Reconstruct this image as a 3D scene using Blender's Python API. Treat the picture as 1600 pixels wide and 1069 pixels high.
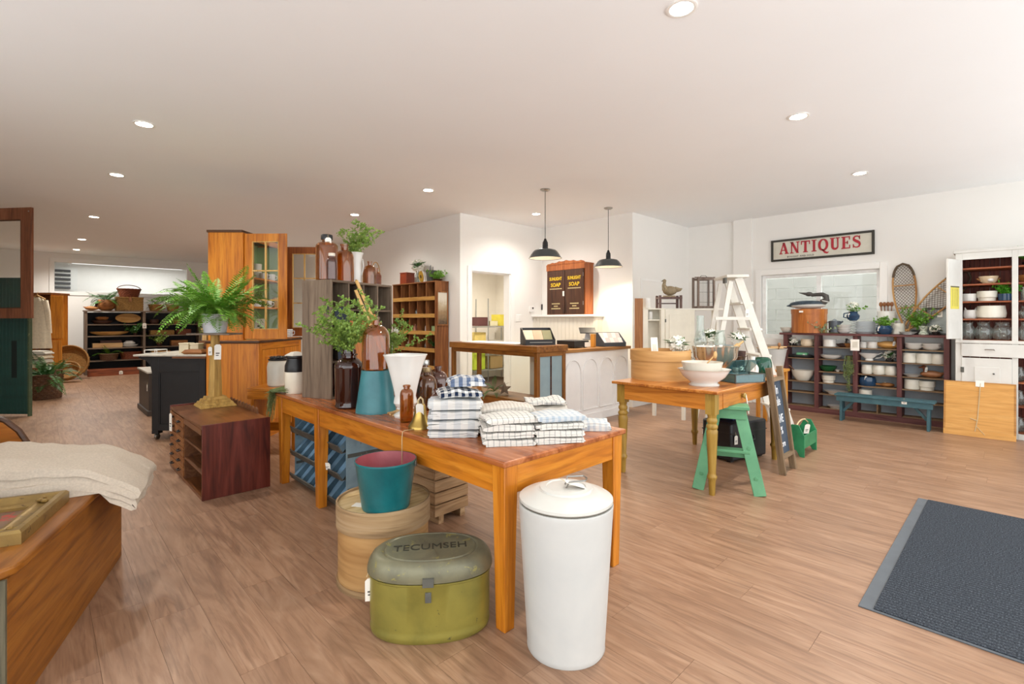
import bpy, bmesh, math, random
from mathutils import Vector, Matrix, noise
random.seed(7)
rad = math.radians
sc = bpy.context.scene
COL = sc.collection
for o in list(bpy.data.objects): bpy.data.objects.remove(o)

# ---------------------------------------------------------------- camera
F, HZ, H, TH = 765.0, 500.0, 1.30, rad(44.05)        # focal length and horizon in pixels of a 1600 x 1069 frame
cd = bpy.data.cameras.new('camera'); cam = bpy.data.objects.new('camera', cd); COL.objects.link(cam)
cd.sensor_width = 36; cd.lens = F / 1600 * 36; cd.shift_y = (HZ - 534.5) / 1600; cd.clip_start = .02
cam.location = (0, 0, H); cam.rotation_euler = (rad(90), 0, -TH); sc.camera = cam
# ---------------------------------------------------------------- world, exposure
wd = bpy.data.worlds.new('world'); sc.world = wd; wd.use_nodes = True
bg = wd.node_tree.nodes['Background']; bg.inputs[0].default_value = (.96, .985, 1.0, 1); bg.inputs[1].default_value = 2.35
vs = sc.view_settings; vs.view_transform = 'Standard'; vs.look = 'None'; vs.gamma = 1; vs.exposure = 0.4
vs.use_curve_mapping = False
LAMP_W = 90.0; LAMP_C = (1, .95, .88)                 # recessed lamps

# ---------------------------------------------------------------- from a point of the survey to the room
RX, RY, FX, FY = math.cos(TH), -math.sin(TH), math.sin(TH), math.cos(TH)
def Dp(x, y, d):
    a = (x - 800) * d / F
    return Vector((a * RX + d * FX, a * RY + d * FY, H - (y - HZ) * d / F))
def Gp(x, y, z=0.0):
    return Dp(x, y, (H - z) * F / (y - HZ))
def onX(x, y, X): return Dp(x, y, X / ((x - 800) / F * RX + FX))
def onY(x, y, Y): return Dp(x, y, Y / ((x - 800) / F * RY + FY))
def dep(p): return p[0] * FX + p[1] * FY
def pxl(p):
    d = dep(p); return 800 + F * (p[0] * RX + p[1] * RY) / d, HZ + (H - p[2]) * F / d, d

# ---------------------------------------------------------------- materials (all node based)
def hx(h):
    h = h.lstrip('#'); c = [int(h[i:i + 2], 16) / 255 for i in (0, 2, 4)]
    return tuple(x / 12.92 if x <= .04045 else ((x + .055) / 1.055) ** 2.4 for x in c) + (1,)
MATS = {}
class NT:
    def __init__(s, name):
        s.m = bpy.data.materials.new(name); s.m.use_nodes = True; s.t = s.m.node_tree; s.n = s.t.nodes; s.l = s.t.links
        s.b = s.n['Principled BSDF']; s.out = s.n['Material Output']
    def new(s, k, **kw):
        n = s.n.new(k)
        for a, v in kw.items(): setattr(n, a, v)
        return n
    def ln(s, a, b): s.l.new(a, b)
    def coords(s, scale=(1, 1, 1), rnd=False, rot=(0, 0, 0)):
        tc = s.new('ShaderNodeTexCoord'); mp = s.new('ShaderNodeMapping'); mp.inputs['Scale'].default_value = scale; mp.inputs['Rotation'].default_value = rot
        src = tc.outputs['Object']
        if rnd:
            oi = s.new('ShaderNodeObjectInfo'); ge = s.new('ShaderNodeNewGeometry'); ad = s.new('ShaderNodeMath', operation='ADD')
            s.ln(oi.outputs['Random'], ad.inputs[0]); s.ln(ge.outputs['Random Per Island'], ad.inputs[1])
            ml = s.new('ShaderNodeMath', operation='MULTIPLY'); s.ln(ad.outputs[0], ml.inputs[0]); ml.inputs[1].default_value = 37.0
            va = s.new('ShaderNodeVectorMath', operation='ADD'); s.ln(src, va.inputs[0]); s.ln(ml.outputs[0], va.inputs[1]); src = va.outputs[0]; s.rnd = ad.outputs[0]
        s.ln(src, mp.inputs[0]); return mp.outputs[0]
    def noise(s, vec, scale, detail=4, dist=0, rough=.55):
        n = s.new('ShaderNodeTexNoise'); n.inputs['Scale'].default_value = scale; n.inputs['Detail'].default_value = detail
        n.inputs['Distortion'].default_value = dist; n.inputs['Roughness'].default_value = rough; s.ln(vec, n.inputs['Vector']); return n.outputs['Fac']
    def ramp(s, fac, stops):
        r = s.new('ShaderNodeValToRGB'); e = r.color_ramp.elements
        e[0].position, e[0].color = stops[0]; e[1].position, e[1].color = stops[-1]
        for p, c in stops[1:-1]:
            q = e.new(p); q.color = c
        s.ln(fac, r.inputs[0]); return r.outputs[0]
    def mix(s, fac, a, b, mode='MIX'):
        m = s.new('ShaderNodeMix', data_type='RGBA', blend_type=mode)
        for i, v in ((0, fac), (6, a), (7, b)):
            if isinstance(v, (int, float)): m.inputs[i].default_value = v
            elif isinstance(v, tuple): m.inputs[i].default_value = v
            else: s.ln(v, m.inputs[i])
        return m.outputs[2]
    def bump(s, h, strength=.2, dist=.01):
        b = s.new('ShaderNodeBump'); b.inputs['Strength'].default_value = strength; b.inputs['Distance'].default_value = dist
        s.ln(h, b.inputs['Height']); s.ln(b.outputs[0], s.b.inputs['Normal'])
    def fin(s, col, rough=.5, metal=0, spec=.5, **kw):
        if isinstance(col, tuple): s.b.inputs['Base Color'].default_value = col
        else: s.ln(col, s.b.inputs['Base Color'])
        s.b.inputs['Roughness'].default_value = rough; s.b.inputs['Metallic'].default_value = metal
        s.b.inputs['Specular IOR Level'].default_value = spec
        for k, v in kw.items(): s.b.inputs[k.replace('_', ' ')].default_value = v
        return s.m
def flat(name, c, rough=.5, metal=0, spec=.5, var=.06, scale=8, bump=0, **kw):
    """plain paint, glaze, metal: one colour with a slight uneven tone"""
    if name in MATS: return MATS[name]
    t = NT(name); c = hx(c); v = t.coords()
    f = t.noise(v, scale, 3)
    lo = tuple(x * (1 - var * 2) for x in c[:3]) + (1,); hi = tuple(min(1, x * (1 + var)) for x in c[:3]) + (1,)
    if bump: t.bump(t.noise(v, scale * 6, 3), bump, .004)
    MATS[name] = t.fin(t.ramp(f, [(.3, lo), (.7, hi)]), rough, metal, spec, **kw); return MATS[name]
def wood(name, c1, c2, c3=None, axis='z', rough=.45, fine=1.0, spec=.4, bump=.12, wear=None, wl=.62):
    """grain running along the given local axis; c1 dark streak, c2 body, c3 light"""
    key = name + '_' + axis
    if key in MATS: return MATS[key]
    t = NT(key); k = {'x': (.08, 1, 1), 'y': (1, .08, 1), 'z': (1, 1, .08), 'h': (.08, .08, 1)}[axis]
    v = t.coords(tuple(a * 14 * fine for a in k)); v2 = t.coords(tuple(a * 60 * fine for a in k))
    g = t.noise(v, 1, 3, 1.6); g2 = t.noise(v2, 1, 4, .5)
    c1, c2 = hx(c1), hx(c2); c3 = hx(c3) if c3 else c2
    col = t.ramp(g, [(.28, c1), (.48, c2), (.72, c3)])
    d = tuple(x * .72 for x in c1[:3]) + (1,)
    col = t.mix(t.ramp(g2, [(.34, (.32, .32, .32, 1)), (.5, (0, 0, 0, 1))]), col, d)
    if wear:
        w = t.noise(t.coords((3, 3, 3)), 2.2, 7, .3, .68)
        col = t.mix(t.ramp(w, [(wl, (0, 0, 0, 1)), (wl + .05, (.8, .8, .8, 1))]), col, hx(wear))
    if bump: t.bump(g2, bump, .003)
    MATS[key] = t.fin(col, rough, 0, spec); return MATS[key]
def worn(name, c, chip, wl=.64, rough=.55, scale=3, metal=0, c2=None, bump=.15):
    """old paint with chips of what lies under it"""
    if name in MATS: return MATS[name]
    t = NT(name); v = t.coords(); c = hx(c); c2 = hx(c2) if c2 else tuple(x * .8 for x in c[:3]) + (1,)
    base = t.ramp(t.noise(v, scale * 1.6, 5, .4), [(.3, c2), (.65, c)])
    ch = t.noise(v, scale * 4, 8, .6, .7); m = t.ramp(ch, [(wl, (0, 0, 0, 1)), (wl + .03, (1, 1, 1, 1))])
    col = t.mix(m, base, hx(chip))
    if bump: t.bump(t.noise(v, scale * 18, 4), bump, .004)
    MATS[name] = t.fin(col, rough, metal); return MATS[name]
def glassy(name, tint, rough=.03, body=None, amt=0.0, refl=1.0):
    """hollow glassware and panes: light passes tinted, edges reflect"""
    if name in MATS: return MATS[name]
    t = NT(name); n = t.n; n.remove(t.b)
    tr = t.new('ShaderNodeBsdfTransparent'); tr.inputs[0].default_value = hx(tint)
    gl = t.new('ShaderNodeBsdfGlossy'); gl.inputs['Roughness'].default_value = rough; gl.inputs[0].default_value = (1, 1, 1, 1)
    fr = t.new('ShaderNodeLayerWeight'); fr.inputs[0].default_value = .5; pw_ = t.new('ShaderNodeMath', operation='POWER'); pw_.inputs[1].default_value = 4.0; t.ln(fr.outputs['Facing'], pw_.inputs[0])
    mu = t.new('ShaderNodeMath', operation='MULTIPLY_ADD'); mu.inputs[1].default_value = .9 * refl; mu.inputs[2].default_value = .05 * refl; t.ln(pw_.outputs[0], mu.inputs[0])
    mx = t.new('ShaderNodeMixShader'); t.ln(mu.outputs[0], mx.inputs[0])
    src = tr.outputs[0]
    if body:
        df = t.new('ShaderNodeBsdfDiffuse'); df.inputs[0].default_value = hx(body); m2 = t.new('ShaderNodeMixShader'); m2.inputs[0].default_value = amt
        t.ln(src, m2.inputs[1]); t.ln(df.outputs[0], m2.inputs[2]); src = m2.outputs[0]
    t.ln(src, mx.inputs[1]); t.ln(gl.outputs[0], mx.inputs[2]); t.ln(mx.outputs[0], t.out.inputs[0])
    MATS[name] = t.m; return t.m
def emit(name, c, s):
    if name in MATS: return MATS[name]
    t = NT(name); t.fin((0, 0, 0, 1)); t.b.inputs['Emission Color'].default_value = hx(c); t.b.inputs['Emission Strength'].default_value = s
    MATS[name] = t.m; return t.m

# ---------------------------------------------------------------- mesh builder
class MB:
    def __init__(s): s.v = []; s.f = []
    def add(s, vs, fs, m=None):
        k = len(s.v); s.v += [tuple(m @ Vector(p)) if m else tuple(p) for p in vs]; s.f += [tuple(i + k for i in f) for f in fs]; return s
    def box(s, x0, x1, y0, y1, z0, z1, m=None):
        vs = [(x, y, z) for z in (z0, z1) for y in (y0, y1) for x in (x0, x1)]
        return s.add(vs, [(0, 2, 3, 1), (4, 5, 7, 6), (0, 1, 5, 4), (1, 3, 7, 5), (3, 2, 6, 7), (2, 0, 4, 6)], m)
    def hexa(s, b, t, m=None):
        """four bottom points and four top points, counter-clockwise"""
        return s.add(list(b) + list(t), [(3, 2, 1, 0), (4, 5, 6, 7), (0, 1, 5, 4), (1, 2, 6, 5), (2, 3, 7, 6), (3, 0, 4, 7)], m)
    def bar(s, a, b, w, h, up=(0, 0, 1), m=None):
        a, b, up = Vector(a), Vector(b), Vector(up); d = (b - a).normalized()
        u = d.cross(up)
        if u.length < 1e-4: u = d.cross(Vector((0, 1, 0)))
        u.normalize(); q = u.cross(d); u *= w / 2; q *= h / 2
        return s.hexa([a - u - q, a + u - q, a + u + q, a - u + q], [b - u - q, b + u - q, b + u + q, b - u + q], m)
    def tube(s, pts, r, n=8, m=None, closed=False):
        pts = [Vector(p) for p in pts]; k = len(pts); rs = r if isinstance(r, (list, tuple)) else [r] * k
        vs = []; fs = []; pu = None
        for i, p in enumerate(pts):
            t = (pts[(i + 1) % k] - pts[i - 1]) if closed else (pts[min(i + 1, k - 1)] - pts[max(i - 1, 0)])
            t.normalize()
            if pu is None:
                pu = t.orthogonal().normalized()
            else:
                pu = (pu - t * pu.dot(t)); pu = pu.normalized() if pu.length > 1e-6 else t.orthogonal().normalized()
            w = t.cross(pu)
            for j in range(n):
                a = 2 * math.pi * j / n; vs.append(p + (pu * math.cos(a) + w * math.sin(a)) * rs[i])
        for i in range(k if closed else k - 1):
            for j in range(n):
                a, b = i * n + j, i * n + (j + 1) % n; c, d = ((i + 1) % k) * n + (j + 1) % n, ((i + 1) % k) * n + j; fs.append((a, b, c, d))
        if not closed: fs += [tuple(range(n - 1, -1, -1)), tuple((k - 1) * n + j for j in range(n))]
        return s.add(vs, fs, m)
    def lathe(s, prof, n=28, c=(0, 0, 0), sx=1, sy=1, m=None, fn=None, ph=0):
        vs = []; fs = []; k = len(prof); rows = []
        for (r, z) in prof:
            if r < 1e-6: rows.append([len(vs)]); vs.append((c[0], c[1], c[2] + z))
            else:
                row = []
                for j in range(n):
                    a = 2 * math.pi * j / n + ph; q = r * (fn(a, z) if fn else 1); row.append(len(vs)); vs.append((c[0] + q * math.cos(a) * sx, c[1] + q * math.sin(a) * sy, c[2] + z))
                rows.append(row)
        for i in range(k - 1):
            A, B = rows[i], rows[i + 1]
            for j in range(n):
                j2 = (j + 1) % n
                if len(A) == 1 and len(B) == 1: continue
                if len(A) == 1: fs.append((A[0], B[j2], B[j]))
                elif len(B) == 1: fs.append((A[j], A[j2], B[0]))
                else: fs.append((A[j], A[j2], B[j2], B[j]))
        return s.add(vs, fs, m)
    def prism(s, pts, t, m=None):
        """polygon in the local xz plane, thickness t along y"""
        n = len(pts); vs = [(x, 0, z) for x, z in pts] + [(x, t, z) for x, z in pts]
        fs = [tuple(range(n)), tuple(range(2 * n - 1, n - 1, -1))] + [(i, n + i, n + (i + 1) % n, (i + 1) % n) for i in range(n)]
        return s.add(vs, fs, m)
    def ball(s, c, rx, ry=None, rz=None, n=14, k=8, m=None, fn=None):
        ry = ry or rx; rz = rz or rx
        pr = [(math.sin(math.pi * i / k), -math.cos(math.pi * i / k)) for i in range(k + 1)]
        mm = Matrix.Translation(c) @ Matrix.Diagonal((rx, ry, rz, 1))
        return s.lathe(pr, n, m=(m @ mm) if m else mm, fn=fn)
    def mesh(s, name):
        me = bpy.data.meshes.new(name); me.from_pydata(s.v, [], s.f)
        me.polygons.foreach_set('use_smooth', [True] * len(me.polygons)); me.update()
        me.set_sharp_from_angle(angle=rad(38)); return me
def mk(name, mb, mat, parent=None, loc=(0, 0, 0), rz=0, bev=0, rot=None, label=None):
    me = mb if isinstance(mb, bpy.types.Mesh) else mb.mesh(name)
    o = bpy.data.objects.new(name, me); COL.objects.link(o)
    if mat and not me.materials: me.materials.append(mat)
    o.location = loc; o.rotation_euler = rot if rot else (0, 0, rz)
    if parent: o.parent = parent
    if label: o['label'] = label
    if bev:
        b = o.modifiers.new('bevel', 'BEVEL'); b.width = bev; b.segments = 2; b.limit_method = 'ANGLE'; b.angle_limit = rad(40); b.harden_normals = False
    return o
def tag(o, label, cat, group=None):
    o['label'] = label; o['category'] = cat
    if group: o['group'] = group
    return o
def thing(name, label, cat, loc=(0, 0, 0), rz=0, group=None, rot=None):
    o = bpy.data.objects.new(name, None); COL.objects.link(o); o.empty_display_size = .05
    o.location = loc; o.rotation_euler = rot if rot else (0, 0, rz); return tag(o, label, cat, group)
def solo(name, mb, mat, label, cat, loc=(0, 0, 0), rz=0, group=None, bev=0, rot=None):
    return tag(mk(name, mb, mat, None, loc, rz, bev, rot), label, cat, group)
def struct(name, mb, mat, parent=None, bev=0):
    o = mk(name, mb, mat, parent, bev=bev)
    if not parent: o['kind'] = 'structure'
    return o
def kids(o): return [c for c in bpy.data.objects if c.parent == o]
def dup(root, label, loc=None, rz=None, group=None, scale=None):
    tree = [root]; m = {}
    def cp(o, par):
        c = o.copy(); COL.objects.link(c); c.parent = par
        for ch in CH.get(o, ()): cp(ch, c)
        return c
    CH = {}
    for o in bpy.data.objects:
        if o.parent: CH.setdefault(o.parent, []).append(o)
    r = cp(root, None); r['label'] = label
    if loc is not None: r.location = loc
    if rz is not None: r.rotation_euler = (0, 0, rz)
    if scale: r.scale = (scale,) * 3 if isinstance(scale, (int, float)) else scale
    if group: r['group'] = group
    return r
def RZ(a): return Matrix.Rotation(a, 4, 'Z')
def RXm(a): return Matrix.Rotation(a, 4, 'X')
def RYm(a): return Matrix.Rotation(a, 4, 'Y')
def TR(x, y, z): return Matrix.Translation((x, y, z))
def hollow(outer, t, floor=None):
    """outer profile from the foot up, returned closed with an inner wall of thickness t"""
    zb = outer[0][1] + (floor if floor else t)
    inner = [(max(r - t, .001), z) for r, z in reversed(outer) if z > zb]
    return [(0, outer[0][1])] + list(outer) + inner + [(max(outer[0][0] - t, .001), zb), (0, zb)]
def text(name, s, size, mat, parent, m, depth=.0015, ax='CENTER', space=1.0, bold=0.0, sx=1.0):
    cu = bpy.data.curves.new(name, 'FONT'); cu.body = s; cu.size = size; cu.align_x = ax; cu.align_y = 'CENTER'; cu.extrude = depth / 2; cu.space_character = space; cu.offset = bold; cu.resolution_u = 3
    tmp = bpy.data.objects.new(name, cu); me = bpy.data.meshes.new_from_object(tmp); bpy.data.objects.remove(tmp); bpy.data.curves.remove(cu)
    me.transform(m @ Matrix.Diagonal((sx, 1, 1, 1))); me.materials.clear(); me.name = name
    return mk(name, me, mat, parent)
FACE_NX = Matrix(((0, 0, -1, 0), (-1, 0, 0, 0), (0, 1, 0, 0), (0, 0, 0, 1)))   # lettering that faces -X, read along -Y
FACE_NY = Matrix(((1, 0, 0, 0), (0, 0, -1, 0), (0, 1, 0, 0), (0, 0, 0, 1)))    # lettering that faces -Y, read along +X

# ================================================================ THE SETTING
ZC = 2.90
M_wall = flat('wall_paint', 'efede8', .75, var=.012, scale=1.2, spec=.2)
M_ceil = flat('ceiling_paint', 'f8fafb', .8, var=.01, scale=.8, spec=.15)
M_trim = flat('trim_paint', 'f1f0ec', .45, var=.01, scale=2)
# floor: base slab and vinyl planks along Y
def floor_mat():
    t = NT('vinyl_plank'); v = t.coords((9, 1.3, 9), rnd=True); v2 = t.coords((60, 3.2, 60), rnd=True); v3 = t.coords((3, .5, 3), rnd=True)
    a = t.noise(v, 1, 3, 2.6, .6); b = t.noise(v2, 1, 3, .6)
    w = t.new('ShaderNodeTexWave', wave_type='RINGS'); w.inputs['Scale'].default_value = 1.1; w.inputs['Distortion'].default_value = 5; w.inputs['Detail'].default_value = 2; w.inputs['Detail Scale'].default_value = 1.2; t.ln(v, w.inputs[0])
    col = t.ramp(a, [(.25, hx('83634d')), (.47, hx('9a775d')), (.72, hx('aa896f'))])
    col = t.mix(t.ramp(w.outputs['Fac'], [(0, (.28, .28, .28, 1)), (.3, (0, 0, 0, 1))]), col, hx('745540'))
    col = t.mix(t.ramp(b, [(.33, (.5, .5, .5, 1)), (.5, (0, 0, 0, 1))]), col, hx('6d503c'))
    col = t.mix(t.ramp(t.noise(v3, 1, 2, 1), [(.62, (0, 0, 0, 1)), (.8, (.35, .35, .35, 1))]), col, hx('705442'))
    hsv = t.new('ShaderNodeHueSaturation'); mr = t.new('ShaderNodeMapRange'); fr = t.new('ShaderNodeMath', operation='FRACT'); t.ln(t.rnd, fr.inputs[0])
    t.ln(fr.outputs[0], mr.inputs[0]); mr.inputs[3].default_value = .97; mr.inputs[4].default_value = 1.03; t.ln(mr.outputs[0], hsv.inputs['Value']); t.ln(col, hsv.inputs['Color'])
    t.bump(b, .06, .002)
    return t.fin(hsv.outputs[0], .38, 0, .45)
M_floor = floor_mat()
fl = struct('floor', MB().box(-2.2, 8.12, -1.5, 16.0, -.12, -.006), flat('floor_base', '4a3628', .8))
PW, PL = .182, 1.22
pm = MB().box(-PW / 2 + .0004, PW / 2 - .0004, -PL / 2 + .0004, PL / 2 - .0004, -.0055, 0).mesh('plank'); pm.materials.append(M_floor)
cand = []
rr = random.Random(3)
for i in range(int(10.4 / PW) + 1):
    x = -2.2 + PW * (i + .5); off = rr.random() * PL
    if x + PW / 2 > 8.2: continue
    y = -1.5 - off
    while y < 16:
        yc = y + PL / 2; y += PL
        if (yc > 6.5 and x > 4.6) or (yc > 4.6 and x > 6.4): continue
        d = dep((x, yc))
        if yc - PL / 2 < -1.5 or yc + PL / 2 > 16: cand.append((0, x, yc)); continue
        vis = 0
        if d > .8:
            u, w, _ = pxl((x, yc, 0))
            if -120 < u < 1720 and w < 1130: vis = 1 / d ** 3
        cand.append((vis, x, yc))
cand.sort(reverse=True)
rest = MB()
for k, (vis, x, yc) in enumerate(cand):
    if k < 300 and vis > 0: mk('plank', pm, None, fl, (x, yc, 0))
    else: rest.box(x - PW / 2 + .0007, x + PW / 2 - .0007, max(-1.5, yc - PL / 2 + .0007), min(16, yc + PL / 2 - .0007), -.0055, 0)
o = mk('plank', rest, M_floor, fl); o['kind'] = 'stuff'
struct('ceiling', MB().box(-2.35, 8.28, -1.65, 18.6, ZC, ZC + .12), M_ceil)
# right wall with a window, its pilaster
WY0, WY1, WZ0, WZ1 = 1.29, 2.785, 1.02, 1.99
RW = 8.12
mb = MB(); X0, X1 = RW, RW + .16
mb.box(X0, X1, -1.5, WY0, 0, ZC).box(X0, X1, WY1, 4.12, 0, ZC).box(X0, X1, WY0, WY1, 0, WZ0).box(X0, X1, WY0, WY1, WZ1, ZC).box(RW - .05, RW, 2.92, 3.2, 0, ZC)
struct('wall_right', mb, M_wall)
w1 = struct('window_1', MB().box(RW - .025, RW + .02, WY0 - .085, WY0, WZ0 - .09, WZ1 + .09).box(RW - .025, RW + .02, WY1, WY1 + .085, WZ0 - .09, WZ1 + .09).box(RW - .025, RW + .02, WY0, WY1, WZ1, WZ1 + .09).box(RW - .05, RW + .02, WY0 - .1, WY1 + .1, WZ0 - .1, WZ0), M_trim, bev=.004)
fr = MB(); ym = 2.02
fr.box(RW + .05, RW + .11, WY0, WY0 + .045, WZ0, WZ1).box(RW + .05, RW + .11, WY1 - .045, WY1, WZ0, WZ1).box(RW + .05, RW + .11, WY0 + .045, WY1 - .045, WZ0, WZ0 + .06).box(RW + .05, RW + .11, WY0 + .045, WY1 - .045, WZ1 - .045, WZ1).box(RW + .05, RW + .11, ym - .03, ym + .03, WZ0 + .06, WZ1 - .045)
mk('window_frame', fr, flat('white_vinyl', 'f7f7f4', .3), w1, bev=.003)
M_pane = glassy('window_glass', 'fbfdfc', .01, refl=.35)
for a, b in ((WY0 + .045, ym - .03), (ym + .03, WY1 - .045)): mk('window_pane', MB().box(RW + .078, RW + .083, a, b, WZ0 + .06, WZ1 - .045), M_pane, w1)
# neighbouring building of pale blocks outside the window
ex = struct('wall_outside', MB().box(9.62, 9.75, -1.5, 6.0, -.3, 3.6), flat('mortar', 'efeeea', .9))
bm_ = MB().box(.02, .034, .006, .594, .006, .184).mesh('block'); bm_.materials.append(flat('pale_block', 'bab8b2', .85, var=.03, scale=5))
for r in range(7):
    for c in range(6):
        mk('block', bm_, None, ex, (9.59, .95 + c * .6 - (r % 2) * .3, .72 + r * .19))
struct('ground', MB().box(8.16, 9.62, -6, 8, -.35, -.3), flat('gravel', 'a9a69f', .95))
# short wall, soap wall, door wall, left wall
struct('wall_short', MB().box(6.34, RW, 3.98, 4.12, 0, ZC), M_wall)
struct('wall_counter', MB().box(6.34, 6.48, 4.12, 5.80, 0, ZC), M_wall)
DX0, DX1, DZ = 4.745, 5.575, 2.05
struct('wall_door', MB().box(4.53, DX0, 5.80, 5.94, 0, ZC).box(DX1, 7.7, 5.80, 5.94, 0, ZC).box(DX0, DX1, 5.80, 5.94, DZ, ZC), M_wall)
struct('wall_left', MB().box(4.53, 4.63, 5.94, 18.5, 0, ZC), M_wall)
d1 = struct('door_1', MB().box(DX0 - .075, DX0, 5.782, 5.80, 0, DZ + .075).box(DX1, DX1 + .075, 5.782, 5.80, 0, DZ + .075).box(DX0, DX1, 5.782, 5.80, DZ, DZ + .075).box(DX0, DX0 + .02, 5.80, 5.94, 0, DZ).box(DX1 - .02, DX1, 5.80, 5.94, 0, DZ).box(DX0 + .02, DX1 - .02, 5.80, 5.94, DZ - .02, DZ), M_trim, bev=.003)
# store room behind the doorway
struct('wall_store', MB().box(4.63, 8.1, 8.4, 8.5, 0, ZC).box(7.6, 7.7, 5.94, 8.4, 0, ZC), flat('store_paint', 'f0e9dc', .8, var=.01))
# back wall with a long internal window and the lit room behind it
BY = 15.9
a = onY(85, 405, BY); b = onY(268, 452, BY); IX0, IX1 = a.x, b.x + .35; IZ0, IZ1 = 1.985, 2.68
struct('wall_back', MB().box(-2.2, IX0, BY, BY + .12, 0, ZC).box(IX1, 4.53, BY, BY + .12, 0, ZC).box(IX0, IX1, BY, BY + .12, 0, IZ0).box(IX0, IX1, BY, BY + .12, IZ1, ZC), M_wall)
w2 = struct('window_2', MB().box(IX0 - .09, IX0, BY - .02, BY, IZ0 - .09, IZ1 + .09).box(IX1, IX1 + .09, BY - .02, BY, IZ0 - .09, IZ1 + .09).box(IX0, IX1, BY - .02, BY, IZ1, IZ1 + .09).box(IX0, IX1, BY - .02, BY, IZ0 - .09, IZ0), M_trim, bev=.004)
mk('window_pane', MB().box(IX0, IX1, BY + .05, BY + .055, IZ0, IZ1), M_pane, w2)
struct('floor_beyond', MB().box(-2.2, 4.63, 16.0, 18.5, -.12, 0), flat('plain_floor', '9a775d', .6))
struct('wall_beyond', MB().box(-2.2, 4.53, 18.4, 18.5, 0, ZC), flat('bright_paint', 'f6f3ee', .8, var=.01))
struct('wall_side', MB().box(-2.34, -2.2, 8.0, 18.5, 0, ZC).box(-2.34, -2.2, -1.5, 8.0, 2.8, ZC).box(-2.34, -2.2, -1.5, 8.0, 0, .12).box(-2.34, -2.2, .7, .8, .12, 2.8).box(-2.34, -2.2, 3.0, 3.4, .12, 2.8).box(-2.34, -2.2, 4.5, 8.0, .12, 2.8), M_wall)  # unseen side wall; openings between piers added to let in more daylight
# street front behind the camera: piers and lintel between wide shop windows
mb = MB().box(-2.34, 8.28, -1.6, -1.5, 2.8, ZC).box(-2.34, 8.28, -1.6, -1.5, 0, .12)
for x in (-2.34, -.3, 1.9, 4.9, 6.4, 8.18): mb.box(x, x + .1, -1.6, -1.5, .12, 2.8)
struct('wall_front', mb, M_wall)
# recessed lamps
def downlight(x, y, label, w=1.0):
    t = thing('ceiling_light', label, 'light', (x, y, ZC), 0, 'recessed ceiling lights')
    mk('trim_ring', MB().lathe([(.058, -.001), (.075, -.001), (.078, -.006), (.07, -.009), (.058, -.006)] + [(.058, -.001)], 24), flat('lamp_trim', 'f5f3ee', .5), t)
    mk('lens', MB().lathe([(0, -.0045), (.058, -.0045), (.058, -.001), (0, -.001)], 20), emit('lamp_lens', 'fff1dc', 30.0), t)
    l = bpy.data.lights.new('lamp_beam', 'SPOT'); l.energy = LAMP_W * w; l.color = LAMP_C; l.spot_size = rad(150); l.spot_blend = .9; l.shadow_soft_size = .06
    lo = bpy.data.objects.new('lamp_beam', l); COL.objects.link(lo); lo.location = (0, 0, -.02); lo.parent = t
LT = [(1.2, ((.45, 'recessed light above the camera, out of frame'), (2.37, 'largest recessed light, at the top edge right of centre'), (4.29, 'recessed light above the antiques sign side, second from the top edge'), (6.43, 'small recessed light nearest the antiques sign')))]
for x, lab in LT[0][1][1:]: downlight(x, 1.2, lab)
for y, lab in ((4.96, 'recessed light at upper left, largest of the left row'), (6.9, 'second recessed light of the left row from the camera'), (9.96, 'third recessed light of the left row from the camera'), (12.9, 'fourth recessed light of the left row, above the long window'), (14.87, 'farthest recessed light of the left row')): downlight(.62, y, lab, 1.7 if y > 9 else 1.0)
for y, lab in ((5.05, 'recessed light above the long table, middle of the ceiling'), (7.0, 'recessed light above the amber bottles'), (10.25, 'recessed light beside the tall pine cupboard top')): downlight(3.45, y, lab, 1.7 if y > 9 else 1.0)
downlight(5.39, 5.05, 'recessed light over the glass display case, behind the first pendant')

# ================================================================ SHARED MAKERS
def CF(px, d, z=0.0): return Vector(((px - 800) * d / F * RX + d * FX, (px - 800) * d / F * RY + d * FY, z))
def pc(x0, x1, yb, z):
    """centre and radius of a round thing standing on a surface at height z"""
    df = (H - z) * F / (yb - HZ); w = (x1 - x0) / 2; r = w * df / (F - w); return CF((x0 + x1) / 2, df + r * .9, z), r
R2 = random.Random(11)
def U(a, b): return R2.uniform(a, b)
PINE = ('a8621c', 'cd8a36', 'e0a552'); HONEY = ('985210', 'c2751c', 'd2892b'); BROWN = ('5e3616', '86522a', '9c6a3a'); DARK = ('33160f', '55241a', '6d3324')
GREYW = ('594b3e', '786757', '8e7c69'); PALEW = ('b58a55', 'cfa872', 'dcbb8a'); RUST = ('5b2a14', '8a4522', 'a35a30'); WAL = ('4a2a16', '6b4226', '7d5233')
def wd_(c, axis='z', **k):
    nm = {id(v): n for n, v in globals().items() if isinstance(v, tuple) and n.isupper()}.get(id(c), 'wood')
    kk = nm + ''.join(f'_{a}{b}' for a, b in sorted(k.items())).replace('#', '')
    return wood(kk.lower(), *c, axis=axis, **k)
def boxes(name, lst, mat, parent, bev=0):
    for b_ in lst: mk(name, MB().box(*b_), mat, parent, bev=bev)
M_white = flat('white_glaze', 'dedcd5', .18, var=.02); M_cream = flat('cream_glaze', 'e9e0cc', .22, var=.03); M_iron = flat('white_ironstone', 'dfddd7', .12, var=.015)
M_blk = flat('black_satin', '1b1b1c', .4); M_tag = flat('paper_tag', 'f0ece2', .8, var=.02); M_str = flat('string', 'c8b48c', .9); M_ink = flat('ink', '55524e', .8)
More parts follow.
